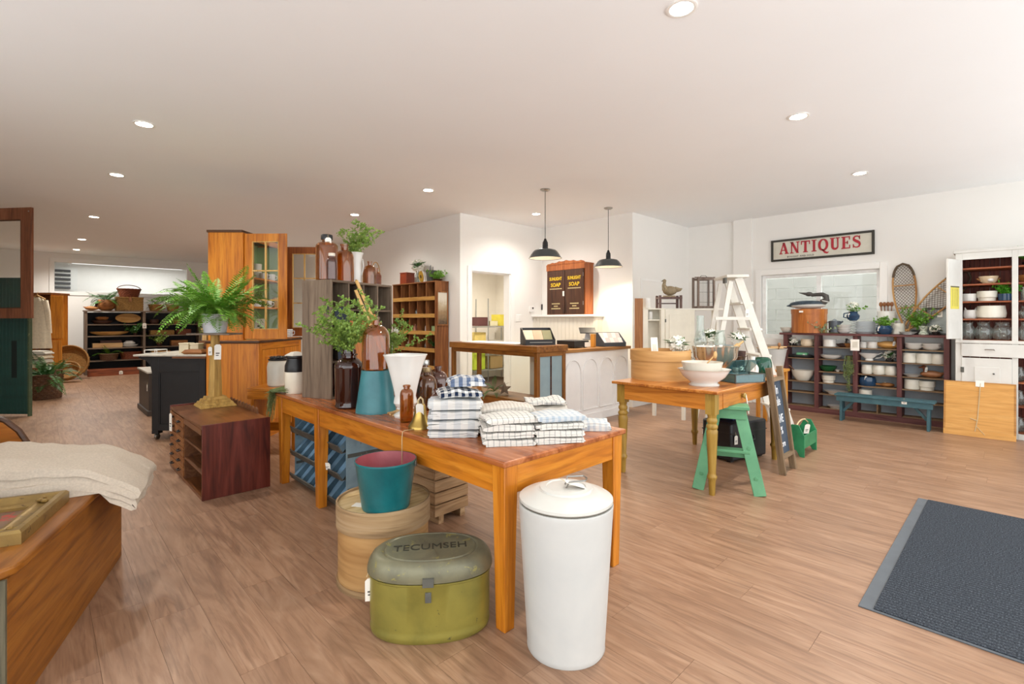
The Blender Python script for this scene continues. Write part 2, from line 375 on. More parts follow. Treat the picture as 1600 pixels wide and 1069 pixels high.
M_amber = glassy('amber_glass', 'e9be74', .04, '8a5816', .2, 1.4); M_amberd = glassy('dark_amber_glass', 'dab072', .05, '66421a', .22, 1.3); M_amberp = glassy('plum_glass', 'cfa68c', .05, '664032', .24, 1.3)
M_clear = glassy('clear_glass', 'f4f7f5', .02, 'e4eae8', .05); M_steel = flat('steel', 'a9a9a6', .3, 1.0); M_brass = flat('brass', 'b89a55', .32, 1.0)
M_leaf = worn('leaf_green', '8aa447', 'b7c46a', .58, .5, 30, c2='58812f', bump=0); M_leafd = worn('leaf_dark', '3f7330', '6f9a4a', .6, .45, 30, c2='2a5222', bump=0)
M_fern = worn('fern_green', '6ea031', 'a3c456', .58, .5, 25, c2='47801f', bump=0); M_stem = flat('stem', '5b5a2c', .7); M_petal = flat('white_petal', 'f3f1e4', .6, var=.04, scale=40); M_moss = worn('moss', '6f7f4a', '93996a', .55, .9, 40, c2='4d5c34', bump=0)
M_soil = flat('soil', '2c231c', .95)
M_wick = worn('wicker_tan', 'a8793c', 'c39a5b', .58, .7, 25, c2='7c5526'); M_wickr = worn('wicker_red', '7c3d1c', '9c5a30', .6, .6, 25, c2='5a2812'); M_wickd = worn('willow_brown', '6b4a30', '8f6c4c', .58, .7, 25, c2='4a3120')

def ptag(parent, p, w=.035, h=.055, rz=0.0, tilt=.12, side='z', s=None):
    """price tag on a loop of string"""
    m = TR(*p) @ RZ(rz) @ RXm(tilt)
    k = w / 2; mb = MB().prism([(-k, -h), (k, -h), (k, -.25 * w), (.55 * k, 0), (-.55 * k, 0), (-k, -.25 * w)], .0012, m)
    o = mk('price_tag', mb, M_tag, parent, label='white paper price tag')
    mk('print', MB().box(-k * .55, k * .55, -.0006, -.0001, -h * .62, -h * .55, m).box(-k * .5, k * .3, -.0006, -.0001, -h * .75, -h * .69, m), M_ink, o)
    mk('string', MB().tube([m @ Vector((0, .0005, -.12 * w)), m @ Vector((.004, .003, .012)), m @ Vector((0, .006, .03)), m @ Vector((-.004, .003, .012)), m @ Vector((0, .0005, -.12 * w))], .0008, 5), M_str, o)
    return o
def frond_mesh(n, L, droop, lw, seed, taper=1.0, up=.6):
    rr = random.Random(seed); mb = MB(); pts = []
    for i in range(n + 1):
        t = i / n; pts.append(Vector((L * (t - .12 * t * t * droop), .05 * L * math.sin(t * 2.5 + seed), L * (up * t - droop * t * t * .75))))
    mb.tube(pts[::3] + ([pts[-1]] if n % 3 else []), [.0022 * (1 - .7 * i / len(pts[::3])) for i in range(len(pts[::3]) + (1 if n % 3 else 0))], 4)
    for i in range(2, n + 1):
        t = i / n; w = lw * (math.sin(min(1, t * 1.6 + .12) * math.pi / 2) if t < .55 else (1 - (t - .55) / .45) ** .7 * .95 + .05) * rr.uniform(.85, 1.1)
        d = (pts[i] - pts[i - 1]).normalized(); sd = d.cross(Vector((0, 0, 1))).normalized(); up_ = sd.cross(d); hw = L / n * .46
        for sg in (-1, 1):
            b = pts[i]; e = b + sd * sg * w + d * w * .35 + up_ * rr.uniform(-.25, .1) * w; mid = b.lerp(e, .45)
            mb.add([b, mid - d * hw, e, mid + d * hw + up_ * .002], [(0, 1, 2, 3)] if sg > 0 else [(0, 3, 2, 1)])
    return mb.mesh('frond')
def sprig_mesh(L, nl, ls, seed, spread=.34, lean=.25, thick=.0018, branch=5):
    rr = random.Random(seed); mb = MB(); main = [Vector((lean * L * (i / 6) ** 1.6, .03 * L * math.sin(i + seed), L * i / 6)) for i in range(7)]
    mb.tube(main, [thick * (1 - .1 * i) for i in range(7)], 4); lines = [main]
    for b in range(branch):
        i = 2 + b * 4 // branch; p = main[i].lerp(main[i + 1], rr.random()); a = rr.uniform(0, 6.28); q = p + Vector((math.cos(a) * spread * L * rr.uniform(.6, 1), math.sin(a) * spread * L * rr.uniform(.6, 1), L * rr.uniform(.15, .35)))
        ln = [p, p.lerp(q, .5) + Vector((0, 0, .03 * L)), q]; mb.tube(ln, thick * .55, 3); lines.append(ln)
    for k in range(nl):
        ln = lines[rr.randrange(len(lines))]; t = rr.uniform(.22 if ln is main else .1, 1) * (len(ln) - 1); i = min(int(t), len(ln) - 2); p = ln[i].lerp(ln[i + 1], t - i)
        d = Vector((rr.gauss(0, 1), rr.gauss(0, 1), rr.gauss(.3, .8))).normalized(); s_ = ls * rr.uniform(.7, 1.3); sd = d.orthogonal().normalized() * s_ * .36
        c = p + d * s_ * .5; mb.add([p, c - sd, p + d * s_, c + sd], [(0, 1, 2, 3)])
    return mb.mesh('sprig')
FROND = {}
def fern(parent, c, n, L, kind='fern', mat=None, zmin=-.1, spread=1.0, lw=.042, sweep=None):
    key = (kind, round(L, 2), lw)
    if key not in FROND:
        FROND[key] = [frond_mesh(26, L * q, dr, lw * L / .4, 3 + i, up=up) for i, (q, dr, up) in enumerate(((1, .95, .8), (.92, 1.25, .75), (.8, .6, 1.0), (1.05, 1.1, .95), (.7, .35, 1.2), (.62, 1.1, .5)))]
    for i in range(n):
        a = 2 * math.pi * i / n * 2.618 + U(-.2, .2) if not sweep else sweep[0] + (sweep[1] - sweep[0]) * i / max(1, n - 1) + U(-.2, .2)
        me = FROND[key][i % 6]
        o = mk('frond', me, mat or M_fern, parent, c); o.rotation_euler = (U(-.3, .3), U(-.25, .35), a); o.scale = (spread * U(.85, 1.1), spread * U(.85, 1.1), U(.8, 1.1))
SPR = {}
def bush(parent, c, n, L, ls=.016, nl=70, mat=None, lean=.35, up=0.0, tag_='', spread=.34):
    key = (round(L, 2), ls, nl, lean, spread)
    if key not in SPR: SPR[key] = [sprig_mesh(L * q, nl, ls, 20 + i, lean=lean * w, spread=spread) for i, (q, w) in enumerate(((1, .6), (.9, 1.3), (.75, 1.8), (.95, 1.0), (.65, .3)))]
    for i in range(n):
        o = mk('sprig', SPR[key][i % 5], mat or M_leaf, parent, c); o.rotation_euler = (U(-.15, .15), up + U(-.15, .15), 2.4 * i + U(-.3, .3)); o.scale = (U(.85, 1.15),) * 3
def blooms(parent, c, n, R, ps=.02, leaves=8, seed=1):
    """a cluster of white florets over dark leaves"""
    rr = random.Random(seed)
    fm = MB()
    for k in range(4):
        a = k * math.pi / 2; d = Vector((math.cos(a), math.sin(a), .35)) * ps * .6; e = Vector((-math.sin(a), math.cos(a), 0)) * ps * .28
        fm.add([(0, 0, 0), d - e, d * 1.5, d + e], [(0, 1, 2, 3)])
    fm.ball((0, 0, .002), ps * .16, n=6, k=4); me = fm.mesh('floret'); me.materials.append(M_petal)
    for i in range(n):
        v = Vector((rr.gauss(0, 1), rr.gauss(0, 1), rr.gauss(.2, 1))).normalized() * R * rr.uniform(.8, 1.05); o = mk('floret', me, None, parent, Vector(c) + v); o.rotation_euler = Vector((0, 0, 1)).rotation_difference(v).to_euler()
    for i in range(leaves):
        a = 6.28 * i / leaves + rr.uniform(-.3, .3); L = R * rr.uniform(1.7, 2.3); t = rr.uniform(-.5, .4)
        lm = MB().add([(0, 0, 0), (L * .5, -L * .28, .1 * L), (L, 0, -.05 * L), (L * .5, L * .28, .1 * L), (L * .5, 0, .02 * L)], [(0, 1, 4), (1, 2, 4), (2, 3, 4), (3, 0, 4)])
        o = mk('leaf', lm, M_leafd, parent, Vector(c) + Vector((0, 0, -R * .15))); o.rotation_euler = (0, t - .25, a)
def wicker(prof, stakes=20, rows=14, amp=.035, t=.008):
    """woven wall: rods bulge over and under the stakes, alternating row by row"""
    def at(z):
        for (r0, z0), (r1, z1) in zip(prof, prof[1:]):
            if z <= z1: return r0 + (r1 - r0) * (z - z0) / max(1e-6, z1 - z0)
        return prof[-1][0]
    z0, z1 = prof[0][1], prof[-1][1]; n = stakes * 4; vs = []; fs = []; R = 2 * rows + 1
    for i in range(R):
        z = z0 + (z1 - z0) * i / (R - 1); row = i // 2; valley = i % 2 == 0
        for j in range(n):
            a = 2 * math.pi * j / n; s = math.sin(a * stakes + math.pi * row); r = at(z) * (1 + (amp * s * (.2 if valley else 1))) - (t * .6 if valley else 0)
            vs.append((r * math.cos(a), r * math.sin(a), z))
    for j in range(n): a = 2 * math.pi * j / n; vs.append(((at(z1) - t * 2) * math.cos(a), (at(z1) - t * 2) * math.sin(a), z1))
    for j in range(n): a = 2 * math.pi * j / n; vs.append(((at(z0) - t * 2) * math.cos(a), (at(z0) - t * 2) * math.sin(a), z0 + t * 2))
    for i in range(R + 1):
        for j in range(n): fs.append((i * n + j, i * n + (j + 1) % n, (i + 1) * n + (j + 1) % n, (i + 1) * n + j))
    fs.append(tuple((R + 1) * n + j for j in range(n))); fs.append(tuple(range(n - 1, -1, -1)))
    return MB().add(vs, fs)
def braid(r, z, t=.008, n=40, sx=1, sy=1): return MB().tube([(r * math.cos(2 * math.pi * i / n) * sx, r * math.sin(2 * math.pi * i / n) * sy, z + .25 * t * math.sin(i * 3.0)) for i in range(n)], t, 6, closed=True)
def basket(name, label, cat, loc, prof, mat, stakes=18, rows=10, handle=None, group=None, rz=0, sx=1.0, sy=1.0, rot=None):
    t = thing(name, label, cat, loc, rz, group, rot)
    mb = wicker(prof, stakes, rows); mb.v = [(x * sx, y * sy, z) for x, y, z in mb.v]; mk('weave', mb, mat, t)
    mk('rim', braid(prof[-1][0], prof[-1][1], .012 * max(1, prof[-1][0] * 3), sx=sx, sy=sy), mat, t)
    if handle:
        r = prof[-1][0] * sx; z = prof[-1][1]; mk('handle', MB().tube([(r * math.cos(a), 0, z + handle * math.sin(a)) for a in [math.pi * i / 14 for i in range(15)]], .009, 6), mat, t)
    return t
def cloth(W, L, layers, th, seed=1, ny=14, amp=.006, sag=0.0, nx=9, gap=1.0, skew=0.0):
    """a folded textile: one ribbon laid to and fro, its folds open at the ends"""
    rr = random.Random(seed); path = []
    for k in range(layers):
        z = th * gap * (k + .5); xs = [(-W / 2 + th * .5 + (W - th) * i / nx) for i in range(nx + 1)]
        if k % 2: xs.reverse()
        inset = rr.uniform(0, .06) * W
        xs = [x + (inset if k % 2 else -inset) * (i / nx) * (-1) for i, x in enumerate(xs)]
        for x in xs: path.append((x, z))
        if k < layers - 1:
            xe = xs[-1]; sg = 1 if k % 2 == 0 else -1
            for a in (-.45, 0, .45): path.append((xe + sg * th * gap * .5 * math.cos(a), z + th * gap * .5 * (1 + math.sin(a) * 1.3)))
    n = len(path); vs = []; fs = []; off = [rr.uniform(0, 10) for _ in range(4)]
    for j in range(ny + 1):
        y = -L / 2 + L * j / ny
        for i, (x, z) in enumerate(path):
            a = path[max(0, i - 1)]; b = path[min(n - 1, i + 1)]; dx, dz = b[0] - a[0], b[1] - a[1]; q = math.hypot(dx, dz) or 1; nx_, nz = -dz / q, dx / q
            lay = z / th; w = amp * (noise.noise((x * 9 + off[0], y * 7 + off[1], lay * .25)) + .5 * noise.noise((x * 25, y * 21 + off[2], lay * .3))) * min(1.0, .35 + lay / 3)
            ex = .5 * amp * noise.noise((lay * 3.1 + off[3], y * 9, 1.7)) * 2; ey = amp * 1.5 * noise.noise((x * 6, lay * 2.3 + off[0], .4)) * (abs(y) / (L / 2)) ** 4
            w *= 1 + .0 * lay; rnd_ = 1 - .16 * abs(y / (L / 2)) ** 3 - .10 * abs(x / (W / 2)) ** 3
            zz = max(th * .02, z * rnd_ + w - sag * (x / W * 2) ** 2)
            for sg in (1, -1): vs.append((x + ex + nx_ * sg * th * .46 + skew * z, y + ey, max(0, zz + nz * sg * th * .46)))
    S = 2 * n
    for j in range(ny):
        for i in range(n - 1):
            a, b = j * S + 2 * i, j * S + 2 * i + 2; c, d = b + S, a + S
            fs.append((a, b, c, d)); fs.append((a + 1, d + 1, c + 1, b + 1))
        a = j * S; fs.append((a, a + S, a + S + 1, a + 1)); a = j * S + S - 2; fs.append((a, a + 1, a + S + 1, a + S))
    for j, fl_ in ((0, 0), (ny, 1)):
        for i in range(n - 1):
            a = j * S + 2 * i; q = (a, a + 1, a + 3, a + 2); fs.append(q if not fl_ else q[::-1])
    return MB().add(vs, fs)
def fringe(x0, x1, y, z, n, L, rr, dirn=1):
    mb = MB()
    for i in range(n):
        x = x0 + (x1 - x0) * (i + .5) / n; mb.tube([(x, y, z), (x + rr.uniform(-.003, .003), y + dirn * L * .5, z - .002), (x + rr.uniform(-.006, .006), y + dirn * L * rr.uniform(.7, 1.1), max(.001, z - rr.uniform(.002, .012)))], .0011, 4)
    return mb
def check_mat(name, base, line, size, duty=.5, axes='xy', second=None, k=1.0):
    """woven check: two sets of stripes"""
    t = NT(name); v = t.coords((1, 1, 1)); sp = t.new('ShaderNodeSeparateXYZ'); t.ln(v, sp.inputs[0]); col = hx(base); fac = []
    for a in axes:
        m1 = t.new('ShaderNodeMath', operation='MULTIPLY'); m1.inputs[1].default_value = 1 / size; t.ln(sp.outputs[a.upper()], m1.inputs[0])
        f = t.new('ShaderNodeMath', operation='FRACT'); t.ln(m1.outputs[0], f.inputs[0]); c = t.new('ShaderNodeMath', operation='LESS_THAN'); c.inputs[1].default_value = duty; t.ln(f.outputs[0], c.inputs[0])
        ml = t.new('ShaderNodeMath', operation='MULTIPLY'); ml.inputs[1].default_value = .5 * k if len(axes) > 1 else k; t.ln(c.outputs[0], ml.inputs[0]); fac.append(ml.outputs[0])
    f = fac[0]
    if len(fac) > 1: ad = t.new('ShaderNodeMath', operation='ADD'); t.ln(fac[0], ad.inputs[0]); t.ln(fac[1], ad.inputs[1]); f = ad.outputs[0]
    c = t.mix(f, col, hx(line)); t.bump(t.noise(t.coords((300, 300, 300)), 1, 2), .25, .002)
    MATS[name] = t.fin(c, .95, 0, .1); return t.m

# ================================================================ LONG TABLE
TZ = .72
def sq_leg(x, y, s0, s1, z1, mat, parent, name='leg', bev=.003):
    k0, k1 = s0 / 2, s1 / 2
    return mk(name, MB().hexa([(x - k0, y - k0, 0), (x + k0, y - k0, 0), (x + k0, y + k0, 0), (x - k0, y + k0, 0)], [(x - k1, y - k1, z1), (x + k1, y - k1, z1), (x + k1, y + k1, z1), (x - k1, y + k1, z1)]), mat, parent, bev=bev)
M_ttop = wood('red_top', '7a3d18', 'a15c30', 'b87648', axis='y', rough=.22, wear='d9b98f', wl=.7); M_hy = wood('honey', *HONEY, axis='y', rough=.32, wear='e9c98c', wl=.72); M_hx = wood('honey', *HONEY, axis='x', rough=.32, wear='e9c98c', wl=.72); M_hz = wood('honey', *HONEY, axis='z', rough=.32, wear='e9c98c', wl=.72)
lt = thing('long_work_table', 'long honey pine work table with a red-brown worn top, towels and amber glass on it', 'table', (1.36, 1.45, 0))
TW, TL = .89, 2.68
mk('tabletop', MB().box(0, TW, 0, TL, TZ - .026, TZ), M_ttop, lt, bev=.006)
for x in (.055, TW - .055):
    for y in (.055, 1.92, TL - .055): sq_leg(x, y, .056, .078, TZ - .026, M_hz, lt)
for x in (.035, TW - .035):
    for a, b in ((.094, 1.88), (1.96, TL - .094)): mk('apron', MB().box(x - .011, x + .011, a, b, TZ - .15, TZ - .026), M_hy, lt, bev=.002)
for y in (.035, TL - .035): mk('apron', MB().box(.094, TW - .094, y - .011, y + .011, TZ - .15, TZ - .026), M_hx, lt, bev=.002)

# ---- towels
M_twA = check_mat('plaid_grey', 'cfcdc8', '94a1af', .07, .5, k=.6); M_twB = check_mat('gingham_navy', 'd6d5d1', '1d2940', .034, .5); M_twC = check_mat('dash_check', 'd4d1c9', '434b54', .026, .16, k=.85); M_twD = check_mat('cream_rib', 'd2cdc1', 'c2bbae', .014, .35, 'y', k=.6); M_twE = check_mat('plaid_pale', 'd2d1cc', '9aaab9', .03, .45, k=.8); M_twF = check_mat('taupe_check', 'd3cec4', 'a5978a', .018, .4, k=.7)
def towel(label, loc, rz, W, L, layers, th, mat, seed, fr=False, **k):
    q = random.Random(seed); rz += q.uniform(-.09, .09); loc = loc + Vector((q.uniform(-.006, .006), q.uniform(-.006, .006), 0)); k['amp'] = k.get('amp', .006) * 1.5
    t = thing('folded_towel', label, 'towel', loc, rz, 'folded tea towels on the long table')
    mk('cloth', cloth(W, L, layers, th, seed, **k), mat, t)
    if fr: mk('fringe', fringe(-W * .46, W * .46, L / 2, th * .6, 34, .018, random.Random(seed)), M_twD, t)
    return t
z = TZ
for i, lab in enumerate(('bottom', 'second', 'third', 'top')):
    c = CF(711, 2.50, z + .001); h = (.038, .043, .043, .05)[i]
    towel(lab + ' towel of the grey-blue plaid stack beside the brass bell', c, -TH + .1 + .03 * (i % 2), .235 + .008 * (i % 2), .19, 4, h / 4, M_twA, 31 + i, sag=.0); z += h + .004
zt = z
towel('navy gingham towel crumpled on the plaid stack', CF(718, 2.52, zt + .001), -TH + .25, .20, .17, 4, .0105, M_twB, 41, amp=.012)
towel('rolled white and navy check towel topmost of all the towels', CF(727, 2.54, zt + .055), -TH + .2, .17, .15, 4, .012, check_mat('gingham_soft', 'd3d3d0', '5d6b84', .04, .5), 42, amp=.01)
z = TZ
for i, lab in enumerate(('lowest', 'middle', 'upper', 'uppermost')):
    h = .032
    towel(lab + ' towel of the cream stack in the middle of the towels', CF(787 + 3 * (i % 2), 2.56, z + .001), -TH + .22 - .05 * i, .26, .19, 3, h / 3, (M_twD, M_twF, M_twD, M_twF)[i], 51 + i, fr=i > 1, amp=.009); z += h + .004
z = TZ
for i, lab in enumerate(('lowest', 'middle')):
    towel(lab + ' cream towel of the back stack by the display case side', CF(846 + 4 * i, 2.77, z + .001), -TH + .15, .22, .18, 3, .017, M_twD, 61 + i, fr=True, amp=.012); z += .056
towel('cream towel with black dashes on the back stack', CF(850, 2.76, z + .001), -TH + .1, .2, .17, 2, .012, M_twC, 64, fr=True, amp=.014)
for q, (px_, d_, side) in enumerate(((792, 2.33, 'left'), (868, 2.37, 'right'))):
    z = TZ
    for i, lab in enumerate(('bottom', 'second', 'third', 'top')):
        h = .031
        towel(f'{lab} dashed towel of the {side} front pile near the table corner', CF(px_ + (i % 2), d_, z + .001), -TH + .17 + .02 * i, .225, .17, 3, h / 3, M_twC if i != 3 or q == 0 else M_twE, 71 + i + 10 * q, amp=.006); z += h + .003
towel('pale plaid towel lying alone at the right table edge', CF(925, 2.62, TZ + .001), -TH + .05, .17, .16, 3, .016, M_twE, 91, fr=False, amp=.008)

# ---- glass and crocks on the long table
def jug_prof(r, h, neck=.28, nh=.16, lip=1.25, sh=.2):
    """bottle: body, rounded shoulder, neck, lip"""
    hb = h * (1 - nh) - h * sh; p = [(r * .9, 0), (r, h * .025), (r * 1.0, hb)]
    for i in range(1, 7): a = math.pi / 2 * i / 6; p.append((r * neck + (r - r * neck) * math.cos(a), hb + h * sh * math.sin(a)))
    p += [(r * neck, h * .95), (r * neck * lip, h * .955), (r * neck * lip, h)]
    return p
def bottle(name, label, loc, r, h, mat, cap=None, cat='bottle', neck=.28, nh=.16, sh=.2, group=None, ring=False, tagp=None, lip=1.25, ribs=0):
    t = thing(name, label, cat, loc, U(0, 3), group)
    fn = (lambda a, z: 1 + .02 * math.cos(a * ribs)) if ribs else None
    mk('body', MB().lathe(hollow(jug_prof(r, h, neck, nh, lip, sh), r * .06, h * .03), 64 if ribs else 32, fn=fn), mat, t)
    rn = r * neck * lip
    if cap: mk('cap', MB().lathe([(0, h * .93), (rn * 1.12, h * .93), (rn * 1.15, h * .94), (rn * 1.15, h * 1.03), (rn * 1.05, h * 1.045), (0, h * 1.045)], 24), cap, t)
    if ring: mk('finger_ring', MB().tube([(rn * .8 + r * .17 + r * .17 * math.cos(a), 0, h * .86 + r * .17 * math.sin(a)) for a in [6.28 * i / 12 for i in range(12)]], r * .05, 6, closed=True), mat, t)
    if tagp: ptag(t, *tagp)
    return t
# crocks at the far end
c, r = pc(446, 478, 616, TZ)
ck = thing('stoneware_crock', 'cream stoneware crock with a black glazed shoulder on the table end', 'crock', c)
mk('body', MB().lathe(hollow([(r * .86, 0), (r * .98, .02), (r, .15), (r * .985, .17)], .012), 28), M_cream, ck)
mk('shoulder', MB().lathe([(r * .985, .17), (r, .175), (r * .98, .22), (r * .82, .255), (r * .8, .275), (r * .9, .285), (r * .9, .295), (r * .74, .295), (r * .74, .25), (r * .9, .19), (r * .9, .17), (r * .985, .17)], 28), M_blk, ck)
mk('cover_cloth', MB().lathe([(0, .33), (r * .4, .325), (r * .7, .31), (r * .92, .298), (r * .7, .3), (0, .3)], 20, fn=lambda a, z: 1 + .12 * math.sin(a * 5) + .05 * math.sin(a * 11)), M_twD, ck)
# dark brown jar with box sprigs
c, r = pc(524, 567, 640, TZ); hj = (640 - 556) * 3.3 / F
jr = thing('dark_glass_jar', 'tall dark brown ribbed glass jar holding leafy box sprigs', 'jar', c)
mk('body', MB().lathe(hollow([(r * .9, 0), (r * .98, .012), (r * .94, .03), (r * .93, .05), (r * .97, .06), (r, hj * .72), (r * 1.02, hj * .74), (r * .98, hj * .8), (r * .7, hj * .88), (r * .5, hj * .91), (r * .5, hj * .95), (r * .6, hj * .96), (r * .6, hj * .98), (r * .48, hj * .99), (r * .48, hj * 1.06)], .006), 60, fn=lambda a, z: 1 + (.012 * math.cos(a * 20) if .07 < z < hj * .72 else 0)), flat('brown_black_glass', '2e120d', .08, var=.1, Coat_Weight=.6), jr)
bush(jr, (0, 0, hj * .8), 24, .38, .02, 150, None, .5, spread=.48)
# teal pail upside down and the jug on it
c, r = pc(557, 618, 648, TZ); hp = (650 - 584) * 3.05 / F
pl = thing('upturned_pail', 'teal painted pail turned upside down under a large amber jug', 'pail', c)
M_teal = worn('teal_paint', '3d7f86', 'bcae8c', .73, .38, 4, c2='2f6b74'); M_teal2 = worn('teal_green_paint', '1c6f74', 'c9b583', .74, .28, 4, c2='12595f')
mk('body', MB().lathe([(0, hp - .006), (r * .66, hp - .006), (r * .68, hp), (r * .705, hp), (r * .73, hp - .012), (r * .985, .02), (r, .014), (r, 0), (r * .96, 0), (r * .69, hp - .02), (0, hp - .02)], 40), M_teal, pl)
mk('bottom_hoop', MB().lathe([(r * .705, hp - .002), (r * .725, hp - .002), (r * .735, hp - .014), (r * .715, hp - .014), (r * .705, hp - .002)], 40), M_teal, pl)
rj = 21 * 3.15 / F
bottle('glass_jug', 'large amber glass jug standing on the upturned teal pail', c + Vector((.005, .01, hp)), rj, .335, M_amber, None, 'jug', .22, .15, .26, ring=True)
# white fan vase, square flare
vs_c, vr = pc(612, 655, 655, TZ); hv = (655 - 558) * 2.95 / F
v = thing('white_vase', 'tall flared white pottery vase with fluted corners', 'vase', vs_c, .35)
fv = lambda a, z: 1 + .09 * (math.cos(4 * a)) * -1 * min(1, max(0, (z - .07) / (hv * .6)))
R_ = 30 * 2.95 / F
mk('body', MB().lathe(hollow([(R_ * .56, 0), (R_ * .6, .012), (R_ * .5, .022), (R_ * .3, .035), (R_ * .3, .045), (R_ * .5, .065), (R_ * .6, .085), (R_ * .56, .11), (R_ * .52, .125), (R_ * .6, .18), (R_ * .72, .25), (R_ * .86, .32), (R_ * 1.0, hv - .012), (R_ * 1.04, hv - .004), (R_ * 1.03, hv)], .012, .05), 48, fn=fv), M_iron, v)
# bottles
c, r = pc(625, 646, 661, TZ); bottle('medicine_bottle', 'small amber bottle in front of the white vase', c, r, 57 * 2.8 / F, M_amber, None, neck=.46, nh=.1, sh=.18)
c, r = pc(650, 683, 642, TZ); bottle('glass_jug', 'amber glass jug behind the brass bell', c, r, 66 * 3.0 / F, M_amberd, flat('tin_cap', '8d7a5a', .4, .8), 'jug', .3, .14, .3, ring=True)
c, r = pc(666, 698, 634, TZ); bottle('glass_jug', 'rear amber jug with a looped handle beside the towels', c + Vector((.05, .05, 0)), r * 1.02, 62 * 3.15 / F, M_amberp, None, 'jug', .3, .14, .34, ring=True)
c = CF(664, 3.37, TZ); bottle('glass_jug', 'amber jug with a steel bail farthest back of the vase group', c, .062, .29, M_amberd, M_steel, 'jug', .34, .12, .3)
c, r = pc(667, 688, 662, TZ); bottle('small_cruet', 'small plum glass bottle with a knob stopper between bell and towels', c + Vector((.03, .01, 0)), r * 1.1, .185, M_amberp, None, neck=.32, nh=.12, sh=.4, lip=1.6)
# brass bell
c, r = pc(638, 676, 672, TZ)
bl = thing('brass_bell', 'brass hand bell with a chain over the table edge', 'bell', c)
mk('body', MB().lathe([(r * .9, .002), (r, 0), (r, .008), (r * .93, .016), (r * .72, .035), (r * .55, .065), (r * .46, .1), (r * .42, .118), (r * .34, .126), (0, .128), (0, .12), (r * .36, .112), (r * .66, .036), (r * .9, .002)], 36), M_brass, bl)
mk('hanging_loop', MB().tube([(-.018, 0, .124), (-.014, 0, .15), (0, 0, .163), (.014, 0, .15), (.018, 0, .124)], .005, 6), M_str, bl)
ptag(bl, (-.03, -.035, .135), .04, .1, -TH, .3)
e = bl.matrix_world.inverted() if False else None
edge = Vector((1.352, c.y - .03, TZ)) - c
ch = [Vector((-.03, -.03, .004)), Vector((edge.x + .02, edge.y + .01, .004)), Vector((edge.x, edge.y, .003)), Vector((edge.x - .004, edge.y, -.03)), Vector((edge.x - .004, edge.y, -.17))]
mk('chain', MB().tube(ch, .0022, 6), flat('chain', 'c8b98f', .4, .6), bl)
# clothes pegs
for i in range(5):
    p = Gp(612 + i * 3, 641 + i * 2, TZ); a = -TH + .5 + .25 * i
    solo('clothes_peg', MB().box(-.05, .05, -.0055, -.001, 0, .009).box(-.05, .05, .001, .0055, 0, .009).box(-.055, -.05, -.0055, .0055, 0, .009), wd_(PALEW, 'x'), ('wooden clothes peg under the teal pail edge', 'second wooden clothes peg from the teal pail', 'middle wooden clothes peg of the little heap by the vase', 'fourth wooden clothes peg from the teal pail', 'wooden clothes peg nearest the foot of the white vase')[i], 'clothes peg', (p.x - .0, p.y + .01 * i, TZ + .0095 * i * .0 + (.0 if i % 2 == 0 else .0)), a, 'clothes pegs')

# ---- grey pigeonhole cabinet on the table
GA = Vector((1.53, 3.475, TZ)); gz = rad(23)
gc = thing('pigeonhole_cabinet', 'weathered grey wooden pigeonhole cabinet standing on the long table', 'cabinet', GA, gz)
GW, GD, GH = .72, .28, .876; gt = .018
mg = wd_(GREYW, 'z', rough=.8, spec=.2); mgx = wd_(GREYW, 'x', rough=.8, spec=.2)
mk('side_panel', MB().box(0, gt, 0, GD, 0, GH), mg, gc, bev=.002); mk('side_panel', MB().box(GW - gt, GW, 0, GD, 0, GH), mg, gc, bev=.002)
mk('top_panel', MB().box(gt, GW - gt, 0, GD, GH - gt, GH), mgx, gc, bev=.002); mk('bottom_panel', MB().box(gt, GW - gt, 0, GD, 0, gt), mgx, gc); mk('back_panel', MB().box(gt, GW - gt, GD - .008, GD, gt, GH - gt), wd_(DARK, 'z', rough=.8), gc)
cx = [gt + (GW - 2 * gt) * i / 4 for i in range(5)]; cz = [gt, .27, .45, .655, GH - gt]
for i in (1, 2, 3): mk('divider', MB().box(cx[i] - .007, cx[i] + .007, .002, GD - .008, .27 + .007, GH - gt), mg, gc)
for zz in cz[1:4]: mk('shelf', MB().box(gt, GW - gt, .001, GD - .008, zz - .007, zz + .007), mgx, gc, bev=.001)
mk('hinge', MB().box(-.004, 0, .02, .04, .62, .68), M_blk, gc)
def gp(x, y, z): return GA + Vector((x * math.cos(gz) - y * math.sin(gz), x * math.sin(gz) + y * math.cos(gz), z))
# small bottles in the pigeonholes
for k, (x, zz, r, h, m, lab) in enumerate(((.43, .662, .016, .085, M_clear, 'small clear bottle in the top pigeonhole of the grey cabinet'), (.475, .662, .014, .1, M_clear, 'slim clear bottle standing in the third grey pigeonhole'), (.62, .662, .018, .075, flat('pale_blue', '8fb3ae', .3), 'pale blue bottle in the right grey pigeonhole'), (.575, .662, .014, .06, flat('dark_green_glass', '2a4a3a', .1), 'little dark green bottle in the right grey pigeonhole'))):
    bottle('small_bottle', lab, gp(x, .09, zz), r, h, m, None, neck=.4)
